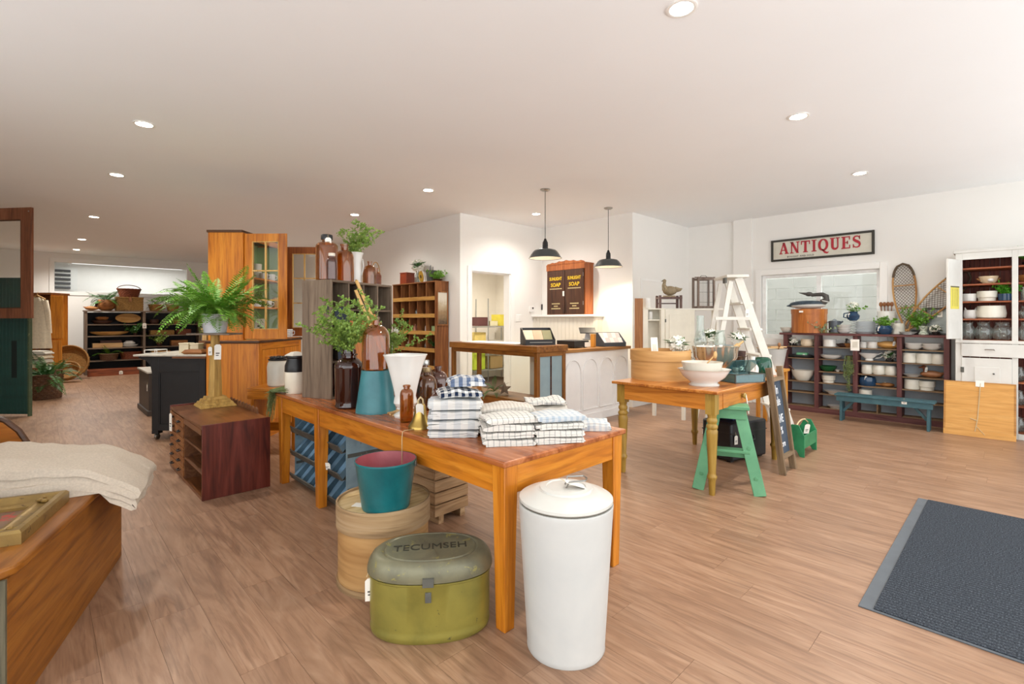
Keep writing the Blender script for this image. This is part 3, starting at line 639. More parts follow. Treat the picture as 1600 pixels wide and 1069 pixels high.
# board leaning in front of the cabinet, framed dark slate
br = thing('leaning_board', 'orange-brown breadboard leaning inside the grey cabinet front', 'board', gp(.08, -.20, 0), 0, None, (rad(-12), 0, gz))
mk('plate', MB().box(0, .34, 0, .014, .27, .64), wood('bread_board', '8a4a18', 'b5713a', 'c98a50', axis='z'), br, bev=.004); mk('rail', MB().box(0, .34, -.004, .018, .24, .27).box(0, .34, 0, .014, 0, .24), wd_(BROWN, 'x'), br)
db = thing('dark_box', 'low charcoal wooden box behind the jars on the table', 'box', gp(.46, -.165, 0), gz)
mk('front', MB().box(0, .40, 0, .012, 0, .275), flat('charcoal_paint', '3d3c3d', .6), db, bev=.002); mk('back', MB().box(0, .40, .11, .122, 0, .275), MATS['charcoal_paint'], db); mk('end', MB().box(0, .012, .012, .11, 0, .275), MATS['charcoal_paint'], db); mk('end', MB().box(.388, .40, .012, .11, 0, .275), MATS['charcoal_paint'], db); mk('bottom', MB().box(.012, .388, .012, .11, 0, .01), MATS['charcoal_paint'], db)
nb = thing('dark_folder', 'slim dark blue folder leaning on the grey cabinet side', 'folder', gp(.02, -.19, 0), 0, None, (rad(-6), 0, gz)); mk('cover', MB().box(0, .03, 0, .11, .42, .68).box(0, .03, 0, .11, 0, .42), flat('navy_cloth', '27303c', .8), nb, bev=.003)
# folding rule sticks
fo = thing('folding_rule', 'long yellow wooden folding rule leaning on the grey cabinet', 'ruler', gp(.36, -.20, .0))
A_ = Vector((.0, 0, .275)); 
def stick(p, q, w=.028): mk('stick', MB().bar(p, q, w, .008, (math.sin(gz), -math.cos(gz), 0)), wood('rule_wood', 'c0904a', 'dcb271', 'e6c48a', axis='z'), fo, bev=.001)
top_ = gp(.245, -.02, .885) - fo.location; bot = gp(.40, -.185, .35) - fo.location; bot2 = gp(.355, -.19, .30) - fo.location
stick(bot, top_, .032); stick(bot2, gp(.225, -.03, .81) - fo.location, .03)
mk('rivet', MB().ball(tuple(top_), .007), M_brass, fo); mk('foot_bar', MB().bar(bot2, (0, 0, .0), .03, .008, (0, 1, 0)), wd_(PALEW, 'z'), fo)
# greens peeping out behind the jug
gs = thing('green_spray', 'spray of small green leaves behind the amber jug', 'greenery', gp(.64, -.03, .28)); bush(gs, (0, -.04, -.02), 12, .28, .018, 110, None, .9, spread=.4); blooms(gs, (.05, -.02, .2), 10, .03, .018, 0)
# on top of the cabinet
zt = GH
bottle('glass_jar', 'big amber bottle with black screw cap on top of the grey cabinet', gp(.105, .14, zt), 16.5 * 3.68 / F, 70 * 3.65 / F, M_amber, flat('black_cap', '222326', .45), neck=.42, nh=.12, sh=.1, tagp=((-.02, -.06, .32), .045, .055, -TH, .1), lip=1.1)
bottle('glass_jar', 'slim plum bottle with a white cap in front of the big capped bottle', gp(.042, .032, zt), 8.2 * 3.6 / F, 40 * 3.6 / F, M_amberp, flat('ivory_cap', 'e5dccb', .5), neck=.5, nh=.12, sh=.2, lip=1.1)
bottle('glass_jar', 'wide amber bottle with a paper tag second on the grey cabinet', gp(.285, .13, zt), 14.5 * 3.85 / F, 60 * 3.85 / F, M_amber, None, neck=.38, nh=.16, sh=.2, tagp=((.0, -.055, .25), .06, .05, -TH - .3, .2))
wp = thing('white_pitcher', 'white ironstone pitcher of greenery on the grey cabinet', 'pitcher', gp(.43, .15, zt), .4); rp = 11.5 * 4 / F
mk('body', MB().lathe(hollow([(rp * .8, 0), (rp * .85, .01), (rp * .78, .03), (rp * .82, .09), (rp * .8, .16), (rp * .95, .23), (rp * 1.1, .255)], .006), 32, fn=lambda a, z: 1 + (.02 * math.cos(8 * a))), M_iron, wp)
mk('handle', MB().tube([(rp * .8, 0, .2), (rp * 1.5, 0, .21), (rp * 1.7, 0, .15), (rp * 1.3, 0, .08), (rp * .8, 0, .06)], .007, 8), M_iron, wp)
bush(wp, (0, 0, .19), 16, .27, .018, 120, None, .5, spread=.42)
bottle('glass_jug', 'amber flask with slender neck near the end of the grey cabinet', gp(.575, .12, zt), 10.5 * 4.1 / F, 37 * 4.1 / F, M_amber, None, 'jug', .3, .16, .3, tagp=None)
bh = thing('wicker_bottle', 'amber bottle with a wicker cover and hoop handle at the cabinet end', 'bottle', gp(.655, .12, zt), .3); mk('body', MB().lathe(hollow(jug_prof(.045, .15, .4, .2), .004), 24), M_amber, bh); mk('wicker_cover', wicker([(.046, 0), (.047, .09)], 14, 8, .02, .003), M_wickr, bh); mk('hoop_handle', MB().tube([(.05 * math.cos(a), 0, .09 + .11 * math.sin(a)) for a in [math.pi * i / 12 for i in range(13)]], .004, 6), M_wick, bh)

# ================================================================ UNDER AND BESIDE THE LONG TABLE
# galvanised bin rack, three tiers of V shaped bins
M_zinc = worn('zinc_grey', '56564f', '7d7b70', .6, .6, 5, c2='3f403c'); M_bin = worn('blue_tin', '86a9c4', '9a9d95', .66, .5, 4, c2='6c91ad', metal=.1)
M_bind = worn('blue_tin_edge', '55707f', '6e675b', .64, .5, 5, c2='425a68')
M_pbt = worn('pale_blue_tin', '8ba3ad', '6e675b', .64, .5, 5, c2='6f8791')
rk = thing('bin_rack', 'three tier blue-grey tin bin rack under the long table end', 'rack', (1.47, 3.17, 0))
RL, RH, RD = .92, .565, .60
for y in (0, RL): e_ = mk('end_plate', MB().box(.03, RD, y - .003, y + .003, .0, RH), M_pbt, rk); mk('embossed_band', MB().box(.04, RD - .01, y - .008, y + .008, .36, .385).box(.04, RD - .01, y - .008, y + .008, .13, .15), M_zinc, e_)
for k in range(3):
    z0 = .03 + k * .185
    mk('front_lip', MB().hexa([(0, .004, z0), (.012, .004, z0), (.012, RL - .004, z0), (0, RL - .004, z0)], [(-.03, .004, z0 + .05), (-.024, .004, z0 + .055), (-.024, RL - .004, z0 + .055), (-.03, RL - .004, z0 + .05)]), M_zinc, rk)
    mk('tray_floor', MB().hexa([(0, .004, z0 - .004), (RD - .02, .004, z0 + .04), (RD - .02, RL - .004, z0 + .04), (0, RL - .004, z0 - .004)], [(0, .004, z0), (RD - .02, .004, z0 + .044), (RD - .02, RL - .004, z0 + .044), (0, RL - .004, z0)]), M_zinc, rk)
    for j in range(7):
        y = .008 + j * .13
        if j < 7: mk('bin_slope', MB().hexa([(.004, y + .003, z0), (.004, y + .125, z0), (.010, y + .125, z0), (.010, y + .003, z0)][::-1], [(.15, y + .003, z0 + .155), (.15, y + .125, z0 + .155), (.156, y + .125, z0 + .155), (.156, y + .003, z0 + .155)][::-1]), M_bin, rk)
        mk('bin_divider', MB().prism([(-.018, z0 + .035), (.004, z0), (.156, z0 + .15), (.156, z0 + .172), (.12, z0 + .165)], .003, TR(0, y - .0015, 0)), M_bind, rk)
mk('back_plate', MB().box(RD - .02, RD - .014, 0, RL, .02, RH), M_zinc, rk); mk('top_plate', MB().box(.03, RD, 0, RL, RH - .004, RH), M_zinc, rk)
ptag(rk, (-.035, .16, .31), .05, .05, -TH, .1)
# wooden crate stack behind
cr = thing('wooden_crate', 'rough wooden plank crate on runners under the long table', 'crate', (1.80, 2.56, 0), .05)
mc = wood('crate_wood', '7a5c3e', 'a5825c', 'bb9d78', axis='x', rough=.85); mcy = wood('crate_wood', '7a5c3e', 'a5825c', 'bb9d78', axis='y', rough=.85)
for k in range(4):
    z0 = .05 + k * .078
    for y in (0, .345): mk('slat', MB().box(0, .28, y, y + .015, z0, z0 + .07), mc, cr, bev=.002)
    for x in (0, .265): mk('slat', MB().box(x, x + .015, .016, .344, z0, z0 + .07), mcy, cr, bev=.002)
for x in (.03, .21): mk('runner', MB().box(x, x + .04, .0, .36, 0, .05), mcy, cr)
mk('bottom', MB().box(.016, .264, .016, .344, .05, .06), mcy, cr)
# round wooden cheese drum
c = CF(600, 2.50, 0); rd_ = .232; hd = .40
M_drum = wood('drum_wood', '94693a', 'b58c58', 'c7a270', axis='h', rough=.7, fine=.5); M_hoop = wood('hoop_wood', '7a6043', 'a1845f', 'b39a78', axis='h', rough=.8)
dr = thing('wooden_drum', 'round bentwood drum box with a hooped lid, green pail standing on it', 'box', c)
mk('wall', MB().lathe(hollow([(rd_ * .96, 0), (rd_ * .96, hd - .02)], .01), 56), M_drum, dr)
mk('lid_hoop', MB().lathe([(rd_ * .965, hd - .115), (rd_, hd - .115), (rd_ * 1.0, hd), (rd_ * .965, hd), (rd_ * .965, hd - .115)], 56), M_hoop, dr, bev=0); mk('lid', MB().lathe([(0, hd - .028), (rd_ * .965, hd - .028), (rd_ * .965, hd - .012), (0, hd - .012)], 48), wood('lid_wood', 'a5854f', 'cbb07e', 'd9c297', axis='x', rough=.7), dr)
mk('bottom_hoop', MB().lathe([(rd_ * .965, 0), (rd_ * .99, 0), (rd_ * .99, .03), (rd_ * .965, .03), (rd_ * .965, 0)], 56), M_hoop, dr); mk('clasp_strip', MB().box(.14, .19, -rd_ * .93, -rd_ * .90, .02, hd - .11, RZ(-TH + .1)), M_hoop, dr)
tp = mk('price_tag', MB().box(-.035, .035, -.024, .024, 0, .0012, TR(-.13, .0, hd - .0115) @ RZ(-TH - .2)), M_tag, dr)
# green-blue pail with a red inside on the drum
pc_ = c + Vector((.0, 0, hd - .012)) + CF(603, 2.40) - CF(600, 2.50); pc_.z = hd - .0115; rp0 = .146; rp1 = .11; hp = .232
pp = thing('green_pail', 'teal green painted pail with a red inside standing on the wooden drum', 'pail', pc_)
mk('body', MB().lathe([(0, .002), (rp1, .002), (rp1 * 1.02, 0), (rp1 * 1.04, .006), (rp0 * .985, hp - .012), (rp0 * 1.01, hp - .008), (rp0 * 1.01, hp), (rp0 * .985, hp)], 44), M_teal2, pp)
mk('inside', MB().lathe([(rp0 * .984, hp - .001), (rp1 * .98, .012), (0, .011)], 44), worn('red_lining', 'a2545a', '6d4a3a', .68, .45, 4, c2='8b3f48'), pp)
for s in (-1, 1): mk('bail_ear', MB().box(-.012, .012, -.004, .004, 0, .03, RZ(-TH) @ TR(s * rp0 * 1.0, 0, hp - .035) @ RZ(math.pi / 2)), M_zinc, pp)
# oval boiler embossed TECUMSEH
c = CF(673, 2.10, 0); bo = thing('oval_boiler', 'oval olive-gold metal boiler with a dark lid embossed TECUMSEH', 'boiler', c, -TH + .1)
ax_, ay_ = .252, .152; hb_ = .245
def stad(a, e=2.3):
    c_, s_ = math.cos(a), math.sin(a); return (abs(c_) ** e + abs(s_) ** e) ** (-1 / e)
M_gold = worn('gold_paint', '948a40', '5a5638', .63, .35, 4, c2='7a7436', metal=.25, bump=.08); M_lid = worn('tarnish', '7a775e', '8d8650', .6, .42, 5, c2='5d5b4b', metal=.3, bump=.08)
mk('body', MB().lathe([(0, .004), (.93, .0), (.985, .012), (1, .03), (.985, .04), (.99, .055), (1.0, .07), (1.0, hb_ - .01), (1.02, hb_ - .006), (1.02, hb_), (.97, hb_), (.97, .02), (0, .02)], 72, sx=ax_, sy=ay_, fn=lambda a, z: stad(a)), M_gold, bo)
lm = TR(0, .0, hb_ + .012) @ RXm(rad(2.5))
ld = mk('lid', MB().lathe([(0, .074), (.74, .074), (.77, .068), (.80, .073), (.82, .073), (.90, .068), (.97, .055), (1.02, .035), (1.045, .012), (1.045, 0), (1.0, 0), (.96, .035), (.85, .06), (0, .064)], 72, sx=ax_, sy=ay_, fn=lambda a, z: stad(a), m=lm), M_lid, bo)
text('embossed_lettering', 'TECUMSEH', .066, flat('dark_emboss', '37362c', .5, .2), ld, lm @ TR(.0, -.005, .0745) @ RZ(rad(3)), .003, bold=0, sx=.95)
mk('hasp', MB().box(-.022, .022, -ay_ * 1.09, -ay_ * 1.03, hb_ - .005, hb_ + .03).box(-.012, .012, -ay_ * 1.03, -ay_ * .99, hb_ - .07, hb_ - .03), M_zinc, bo)
ptag(bo, (-ax_ * .97, -.04, hb_ - .02), .046, .1, .1, .1); mk('string', MB().tube([(-ax_ * .97, -.035, hb_ + .03), (-ax_ * 1.03, -.045, hb_ - .01), (-ax_ * .97, -.037, hb_ - .02)], .002, 6), M_str, bo)
# tall white enamel can
c = CF(884, 1.965, 0); rt = .19; hc = .575
M_can = worn('white_enamel', 'c6c6c2', '85878a', .69, .35, 2.2, c2='babcba', bump=.05)
cn = thing('enamel_can', 'tall white enamel can with a domed lid in the foreground', 'can', c, -TH)
mk('body', MB().lathe(hollow([(rt * .80, 0), (rt * .82, .006), (rt * .815, .02), (rt * .985, hc - .02), (rt * .99, hc - .004), (rt * .985, hc)], .006), 64), M_can, cn)
cl = mk('lid', MB().lathe([(rt * .965, hc + .006), (rt * .985, hc + .010), (rt * .98, hc + .020), (rt * .93, hc + .026), (rt * .72, hc + .04), (rt * .6, hc + .05), (rt * .56, hc + .049), (rt * .54, hc + .056), (rt * .42, hc + .06), (rt * .40, hc + .057), (rt * .3, hc + .058), (0, hc + .057), (0, hc + .04), (rt * .93, hc + .006), (rt * .965, hc + .006)], 64), flat('enamel_lid', 'cac9c2', .3, var=.02), cn)
mk('rim_shadow', MB().lathe([(rt * .9, hc - .004), (rt * .955, hc - .004), (rt * .955, hc + .007), (rt * .9, hc + .007), (rt * .9, hc - .004)], 48), flat('gasket', '5f5a50', .8), cn).name = 'gasket_ring'  # dark ring painted in as the shaded gap under the lid rim
mk('wire_handle', MB().tube([(.0, -.02, hc + .058), (.01, -.035, hc + .085), (.075, -.03, hc + .09), (.085, .0, hc + .09), (.075, .03, hc + .09), (.01, .035, hc + .085), (.0, .02, hc + .058)], .0035, 8), M_steel, cl)
ptag(cn, (-.005, -.02, hc + .084), .05, .085, rad(-82), rad(72))

# ================================================================ LEFT FOREGROUND: settle, frame, blanket
sa = -math.atan2(.406, 1.202)
st = thing('wooden_settle', 'honey-brown wooden settle bench with a plank front, cut by the left edge', 'bench', (-.076, 2.239, 0), sa)
M_sy = wood('settle', '653810', '8d5519', '9f6624', axis='y', rough=.4, wear='c99a58', wl=.75); M_sz = wood('settle', '6e3a10', '98591b', 'ad6d28', axis='z', rough=.4); M_sx = wood('settle', '6e3a10', '98591b', 'ad6d28', axis='x', rough=.4)
SL = 1.27
mk('front_panel', MB().box(-.022, 0, .012, SL, 0, .47), M_sy, st, bev=.003)
mk('end_panel', MB().box(-.60, 0, 0, .012, 0, .47), wood('end_grain', '3c3a2c', '5a5442', '6d6450', axis='z', rough=.8), st); mk('end_panel', MB().box(-.60, -.022, SL - .022, SL, 0, .47), M_sz, st)
mk('seat_board', MB().add([(x, y, z) for z in (.47, .503) for x, y in ((-.60, -.02), (-.06, -.02), (-.02, -.005), (.012, .03), (.02, .08), (.02, SL + .02), (-.60, SL + .02))], [tuple(range(6, -1, -1)), tuple(range(7, 14))] + [(i, (i + 1) % 7, 7 + (i + 1) % 7, 7 + i) for i in range(7)]), M_sy, st, bev=.008)
prof = [(-.62, .503), (-.36, .503), (-.365, .58), (-.385, .66), (-.42, .73), (-.47, .785), (-.53, .82), (-.62, .835)]
for y in (SL - .03,):
    mk('arm_end', MB().prism(prof, .026, TR(0, y, 0)), M_sx, st, bev=.004)
    mk('arm_cap', MB().tube([(x, y + .013, z) for x, z in prof[1:]], .016, 8), wood('dark_edge', '2b1a10', '4a2d18', '5b3a20', axis='x'), st)
mk('back_panel', MB().box(-.64, -.62, 0, SL + .02, 0, .95), M_sy, st, bev=.004)
sm_ = RZ(sa)
def sp(x, y, z): return Vector((-.076, 2.239, 0)) + sm_ @ Vector((x, y, z))
pf = thing('gilt_picture_frame', 'ornate gilt picture frame lying flat on the wooden settle', 'picture frame', sp(-.04, .22, .5035), sa + .02)
M_gilt = worn('gilt', '9c8048', '5f4a2c', .6, .38, 6, c2='7c6438', metal=.5)
FW_, FL_ = .52, .47
def frame_rails(parent, w, l, prof_w, mat, h, name='frame_rail'):
    for (a, b, c_, d_) in (((0, 0), (0, l), (-prof_w, l - prof_w), (-prof_w, prof_w)), ((-w, l), (-w, 0), (-w + prof_w, prof_w), (-w + prof_w, l - prof_w)), ((0, l), (-w, l), (-w + prof_w, l - prof_w), (-prof_w, l - prof_w)), ((-w, 0), (0, 0), (-prof_w, prof_w), (-w + prof_w, prof_w))):
        mb = MB(); q = [a, b, c_, d_]
        def lerp(p, r, t): return (p[0] + (r[0] - p[0]) * t, p[1] + (r[1] - p[1]) * t)
        rows = [(0, 0), (0, h * .8), (.08, h), (.25, h), (.45, h * .62), (.7, h * .5), (.85, h * .62), (1, h * .5), (1, 0)]
        vs = []
        for t, z in rows: vs += [(*lerp(a, d_, t), z), (*lerp(b, c_, t), z)]
        n = len(rows); fs = [(2 * i, 2 * i + 1, 2 * i + 3, 2 * i + 2) for i in range(n - 1)] + [(2 * n - 2, 2 * n - 1, 1, 0), tuple(2 * i for i in range(n)), tuple(2 * i + 1 for i in range(n - 1, -1, -1))]
        mk(name, mb.add(vs, fs), mat, parent)
frame_rails(pf, FW_, FL_, .1, M_gilt, .05)
for (x, y) in ((-.05, .05), (-.05, FL_ - .05), (-FW_ + .05, .05), (-FW_ + .05, FL_ - .05)):
    mb = MB()
    for k in range(7): a = k * .9; mb.ball((x + .022 * math.cos(a) * (1 + .1 * k), y + .022 * math.sin(a) * (1 + .1 * k), .036), .013, .011, .009, 8, 5)
    mk('corner_scroll', mb, M_gilt, pf)
mk('painting', MB().box(-FW_ + .1, -.1, .1, FL_ - .1, .004, .014), worn('old_painting', '8c6a4a', 'a33a2a', .55, .6, 3, c2='4d3a2c', bump=0), pf)
bk = thing('wool_blanket', 'oatmeal wool blanket folded on the settle with a cloth label', 'blanket', sp(-.30, .965, .5045), sa + .06)
M_wool = flat('oatmeal_wool', 'cabdac', .98, var=.06, scale=120, spec=.05, bump=.6); M_wool2 = flat('grey_edge', 'c6c4c0', .98, var=.08, scale=200, spec=.05)
BW, BL = .84, .50
def blanket():
    mb = cloth(BW, BL, 4, .034, 5, ny=26, amp=.012, nx=22, gap=1.05); out = []
    for x, y, z in mb.v:
        e = max(0, (x - .24) / .18); dz = -.085 * min(1.2, e) ** 1.4 * (1 if z > 0 else 1); hump = .06 * math.exp(-((x + .12) / .2) ** 2) * (z / .14)
        over = x > .33; zz = z + hump + (dz if e > 0 else 0); 
        if not over: zz = max(zz, .0)
        out.append((x, y + .12 * (x / BW) * (z / .14), zz))
    mb.v = out; return mb
bmb = blanket(); mk('cloth', bmb, M_wool, bk)
sb = mk('whip_stitch', MB(), M_wool2, bk) if False else None
def on_top(x, y): return max(v[2] for v in bmb.v if abs(v[0] - x) < .05 and abs(v[1] - y) < .04)
mk('cloth_label', MB().add([(x, y, on_top(x, y) + .004) for x, y in ((-.20, -.17), (-.04, -.17), (-.04, -.125), (-.20, -.125))] + [(x, y, on_top(x, y) + .0) for x, y in ((-.20, -.17), (-.04, -.17), (-.04, -.125), (-.20, -.125))], [(0, 1, 2, 3), (7, 6, 5, 4), (0, 4, 5, 1), (1, 5, 6, 2), (2, 6, 7, 3), (3, 7, 4, 0)]), M_tag, bk, label='white cloth label')
fr_ = MB(); rr = random.Random(4)
for i in range(26): y = rr.uniform(-.2, .2); fr_.tube([(.405, y, .03), (.42 + rr.uniform(0, .015), y + rr.uniform(-.01, .01), .015), (.43 + rr.uniform(0, .02), y + rr.uniform(-.02, .02), -.01)], .0012, 4)
mk('fringe', fr_, M_wool2, bk)

# ---- green beadboard cupboard with a brown glazed door at the left edge
gcu = thing('green_cupboard', 'tall green beadboard cupboard with an open brown glazed door at the left edge', 'cupboard', CF(46, 6.6), -TH)
M_gr = worn('bottle_green_paint', '1d4a43', '5a6a58', .74, .5, 4, c2='153a36'); 
bmh = MB().box(-.0235, .0235, 0, .02, 0, 1.84).mesh('board'); bmh.materials.append(M_gr)
for i in range(16): mk('board', bmh, None, gcu, (-.045 - i * .049, 0, .03), bev=.003)
mk('edge_post', MB().box(-.02, .0, -.006, .04, 0, 1.88), worn('green_edge', '4a5a40', '8a8a60', .6, .6, 6), gcu)
mk('body', MB().box(-1.7, -.835, -.3, .35, 0, 2.74), M_gr, gcu, bev=.004); boxes('back_rail', [(-.835, -.02, .02, .04, .06, .2), (-.835, -.02, .02, .04, 1.5, 1.7)], M_gr, gcu)
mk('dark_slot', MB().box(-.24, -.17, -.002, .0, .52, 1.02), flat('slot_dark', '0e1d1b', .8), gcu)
gd = mk('glazed_door', MB().box(-.145, 0, -.018, .018, 0, 1.40).box(-.80, -.655, -.018, .018, 0, 1.40).box(-.655, -.145, -.018, .018, 1.25, 1.40).box(-.655, -.145, -.018, .018, 0, .125), wood('brown_sash', '5a3320', '7f4c31', '915c3f', axis='z', rough=.5), gcu, (0.45, -.42, 1.32), 0, .004)
mk('inner_bead', MB().box(-.158, -.145, -.012, .012, .125, 1.25).box(-.655, -.642, -.012, .012, .125, 1.25).box(-.642, -.158, -.012, .012, 1.237, 1.25).box(-.642, -.158, -.012, .012, .125, .138), wood('dark_edge', '2b1a10', '4a2d18', '5b3a20', axis='x'), gd); mk('pane', MB().box(-.642, -.158, -.002, .002, .138, 1.237), M_pane, gd); mk('screw', MB().ball((-.03, -.018, 1.35), .008, n=8, k=5), M_steel, gd)
gd.rotation_euler = (0, 0, -.12)

# ================================================================ FAR LEFT
# linen shirt on a hanger and stand
ls = thing('linen_shirt', 'long cream linen shirt on a wooden hanger near the green cupboard', 'shirt', CF(58, 9.15), -TH)
def shirt():
    vs = []; fs = []; n = 40; R = 16
    for i in range(R + 1):
        t = i / R; z = 1.72 - .95 * t; w = .07 + (.10 * min(1, t / .12)) + .09 * t; dpt = .05 + .05 * min(1, t * 4) + .02 * t
        for j in range(n):
            a = 6.283 * j / n; f = 1 + .07 * math.sin(a * 9 + 2 * t) * t + .04 * math.sin(a * 5 + 1) * t; vs.append((w * math.cos(a) * f, dpt * math.sin(a) * f, z))
    for i in range(R):
        for j in range(n): fs.append((i * n + j, (i + 1) * n + j, (i + 1) * n + (j + 1) % n, i * n + (j + 1) % n))
    return MB().add(vs, fs)
M_lin = flat('linen', 'e6dac2', .95, var=.05, scale=30, spec=.1, bump=.3)
mk('shirt_body', shirt(), M_lin, ls); mk('sleeve', MB().tube([(-.14, 0, 1.66), (-.22, 0, 1.45), (-.25, .02, 1.1)], [.06, .055, .05], 12), M_lin, ls); mk('sleeve', MB().tube([(.14, 0, 1.66), (.185, 0, 1.45), (.2, .02, 1.05)], [.05, .05, .045], 12), M_lin, ls)
mk('hanger', MB().tube([(-.15, 0, 1.69), (0, 0, 1.76), (.15, 0, 1.69)], .014, 8).tube([(0, 0, 1.76), (0, 0, 1.80), (.02, 0, 1.82), (.03, 0, 1.80)], .004, 6), wd_(PALEW, 'x'), ls); mk('stand_pole', MB().tube([(0, .0, .02), (0, .0, 1.78)], .014, 10), wd_(BROWN, 'z'), ls); mk('stand_base', MB().lathe([(0, 0), (.16, 0), (.15, .03), (.03, .04), (0, .04)], 20), wd_(BROWN, 'x'), ls)
# stool with folded linens
sl = thing('low_stool', 'low wooden stool under the folded linens, behind the willow basket', 'stool', CF(60, 8.78), -TH)
mk('seat', MB().box(-.17, .17, -.12, .12, .42, .45), wd_(BROWN, 'x'), sl, bev=.004)
for x in (-.14, .14):
    for y in (-.09, .09): mk('leg', MB().box(x - .016, x + .016, y - .016, y + .016, 0, .42), wd_(BROWN, 'z'), sl)
z = .4505
for i, (lab, m) in enumerate((('bottom folded linen of the pile over the willow basket', M_lin), ('second folded linen from the bottom over the willow basket', M_twD), ('third folded linen over the willow basket', M_lin), ('top folded linen right under the hanging shirt', M_twD))):
    t = thing('folded_linen', lab, 'linen', sl.location + Vector((0, 0, z)), -TH + .04 * i, 'linen pile'); mk('cloth', cloth(.32, .2, 3, .024, 140 + i, amp=.006), m, t); z += .077
# willow basket with evergreen
c, r = pc(46, 90, 626, 0)
wb = basket('willow_basket', 'brown willow basket stuffed with evergreen boughs on the floor', 'basket', c, [(r * .95, 0), (r * 1.0, .1), (r * 1.06, .40)], M_wickd, 18, 11)
for s in (-1, 1): mk('side_handle', MB().tube([(s * r * 1.04, -.07, .40), (s * r * 1.1, -.05, .47), (s * r * 1.1, .05, .47), (s * r * 1.04, .07, .40)], .012, 6), M_wickd, wb).rotation_euler = (0, 0, -TH)
fern(wb, (.02, -.0, .33), 40, .58, 'ever', M_leafd, lw=.07)
# pine cupboard far left
pcu = thing('pine_cupboard', 'narrow pine cupboard with its door open against the far wall', 'cupboard', CF(80, 10.6), -TH - .0)
mp = wd_(HONEY, 'z', rough=.5); mpd = wd_(BROWN, 'z')
mk('side_panel', MB().box(-.02, 0, 0, .4, 0, 1.85), mp, pcu); mk('side_panel', MB().box(-.62, -.60, 0, .4, 0, 1.85), mp, pcu); mk('back_panel', MB().box(-.60, -.02, .38, .4, 0, 1.85), mpd, pcu); mk('top_panel', MB().box(-.64, .02, -.02, .42, 1.85, 1.89), mpd, pcu)
for zz in (.06, .78, 1.1, 1.45): mk('shelf', MB().box(-.60, -.02, .0, .38, zz, zz + .02), mp, pcu)
dd = mk('door', MB().box(0, .27, -.02, 0, .90, 1.82), wood('honey_door', '9c5a12', 'c97d20', 'd99338', axis='z'), pcu, (0, 0, 0), 0, .004); mk('knob', MB().ball((.03, -.03, 1.2), .016, n=10, k=6), mpd, dd)
mk('door', MB().box(0, .24, -.02, 0, .06, .86), MATS['honey_door_z'], pcu, bev=.004)
# wicker trays leaning
t = basket('round_basket', 'large round wicker tray basket leaning by the dark shelves', 'basket', CF(109, 10.8, .36), [(.30, -.06), (.355, 0), (.365, .09)], M_wick, 26, 6, rot=(rad(78), 0, -TH + .35), group=None)
t = basket('round_basket', 'smaller wicker basket with a hoop handle in front of the large round tray', 'basket', CF(106, 10.25, .20), [(.17, -.05), (.20, 0), (.21, .10)], M_wick, 20, 6, handle=.22, rot=(rad(50), 0, -TH + .5))
lb = thing('low_bench', 'low dark bench between willow basket and dark shelves', 'bench', CF(106, 11.5) , 0); mk('seat', MB().box(-.3, .3, 0, .25, .30, .34), wd_(WAL, 'x'), lb)
for x in (-.25, .22): mk('leg', MB().box(x, x + .03, .03, .22, 0, .30), wd_(WAL, 'z'), lb)
# ---- dark shelves along the back wall
SX0, SX1, SY, SD = .80, 3.30, 15.15, .42
ds = thing('dark_shelving', 'black-backed open shelving of grey wood along the far wall', 'shelving', (SX0, SY, 0))
BX = [0, 1.10, 2.30]; SZ = [.06, .32, .62, .905, 1.185]; m1 = wd_(GREYW, 'z', rough=.7); m1x = wd_(GREYW, 'x', rough=.7)
for x in BX: mk('upright', MB().box(x - .025, x + .025, -.01, SD, 0, 1.50), m1, ds, bev=.003)
for a, b in zip(BX, BX[1:]):
    for zz in SZ: mk('shelf', MB().box(a + .026, b - .026, 0, SD - .012, zz - .012, zz + .012), m1x, ds)
    mk('back_panel', MB().box(a + .026, b - .026, SD - .012, SD, .03, 1.48), flat('shelf_black', '1d1f24', .7), ds)
mk('top_board', MB().box(-.04, 2.34, -.02, SD, 1.50, 1.525), m1x, ds)
tg = ptag(ds, (1.10, -.02, 1.22), .08, .13, 0, 0)
def ss(x, z, y=.18): return Vector((SX0 + x, SY + y, z))
ZT = 1.5255
def dish(name, label, cat, loc, rx, ry, h, mat, n=24, foot=.6, t=.012, rz=0, group=None):
    o = solo(name, MB().lathe(hollow([(foot, 0), (foot + .15, h * .12), (.9, h * .6), (1.0, h)], t / max(rx, .01)), n, sx=rx, sy=ry), mat, label, cat, loc, rz, group); return o
M_bowlw = wood('bowl_wood', '6b3f1c', '9a6433', 'b07d48', axis='x', rough=.6); M_bowlp = wood('bowl_pale', '9c6c30', 'c39352', 'd3a86a', axis='x', rough=.6); M_bowld = wood('bowl_dark', '2b1710', '43261b', '553425', axis='x', rough=.55)
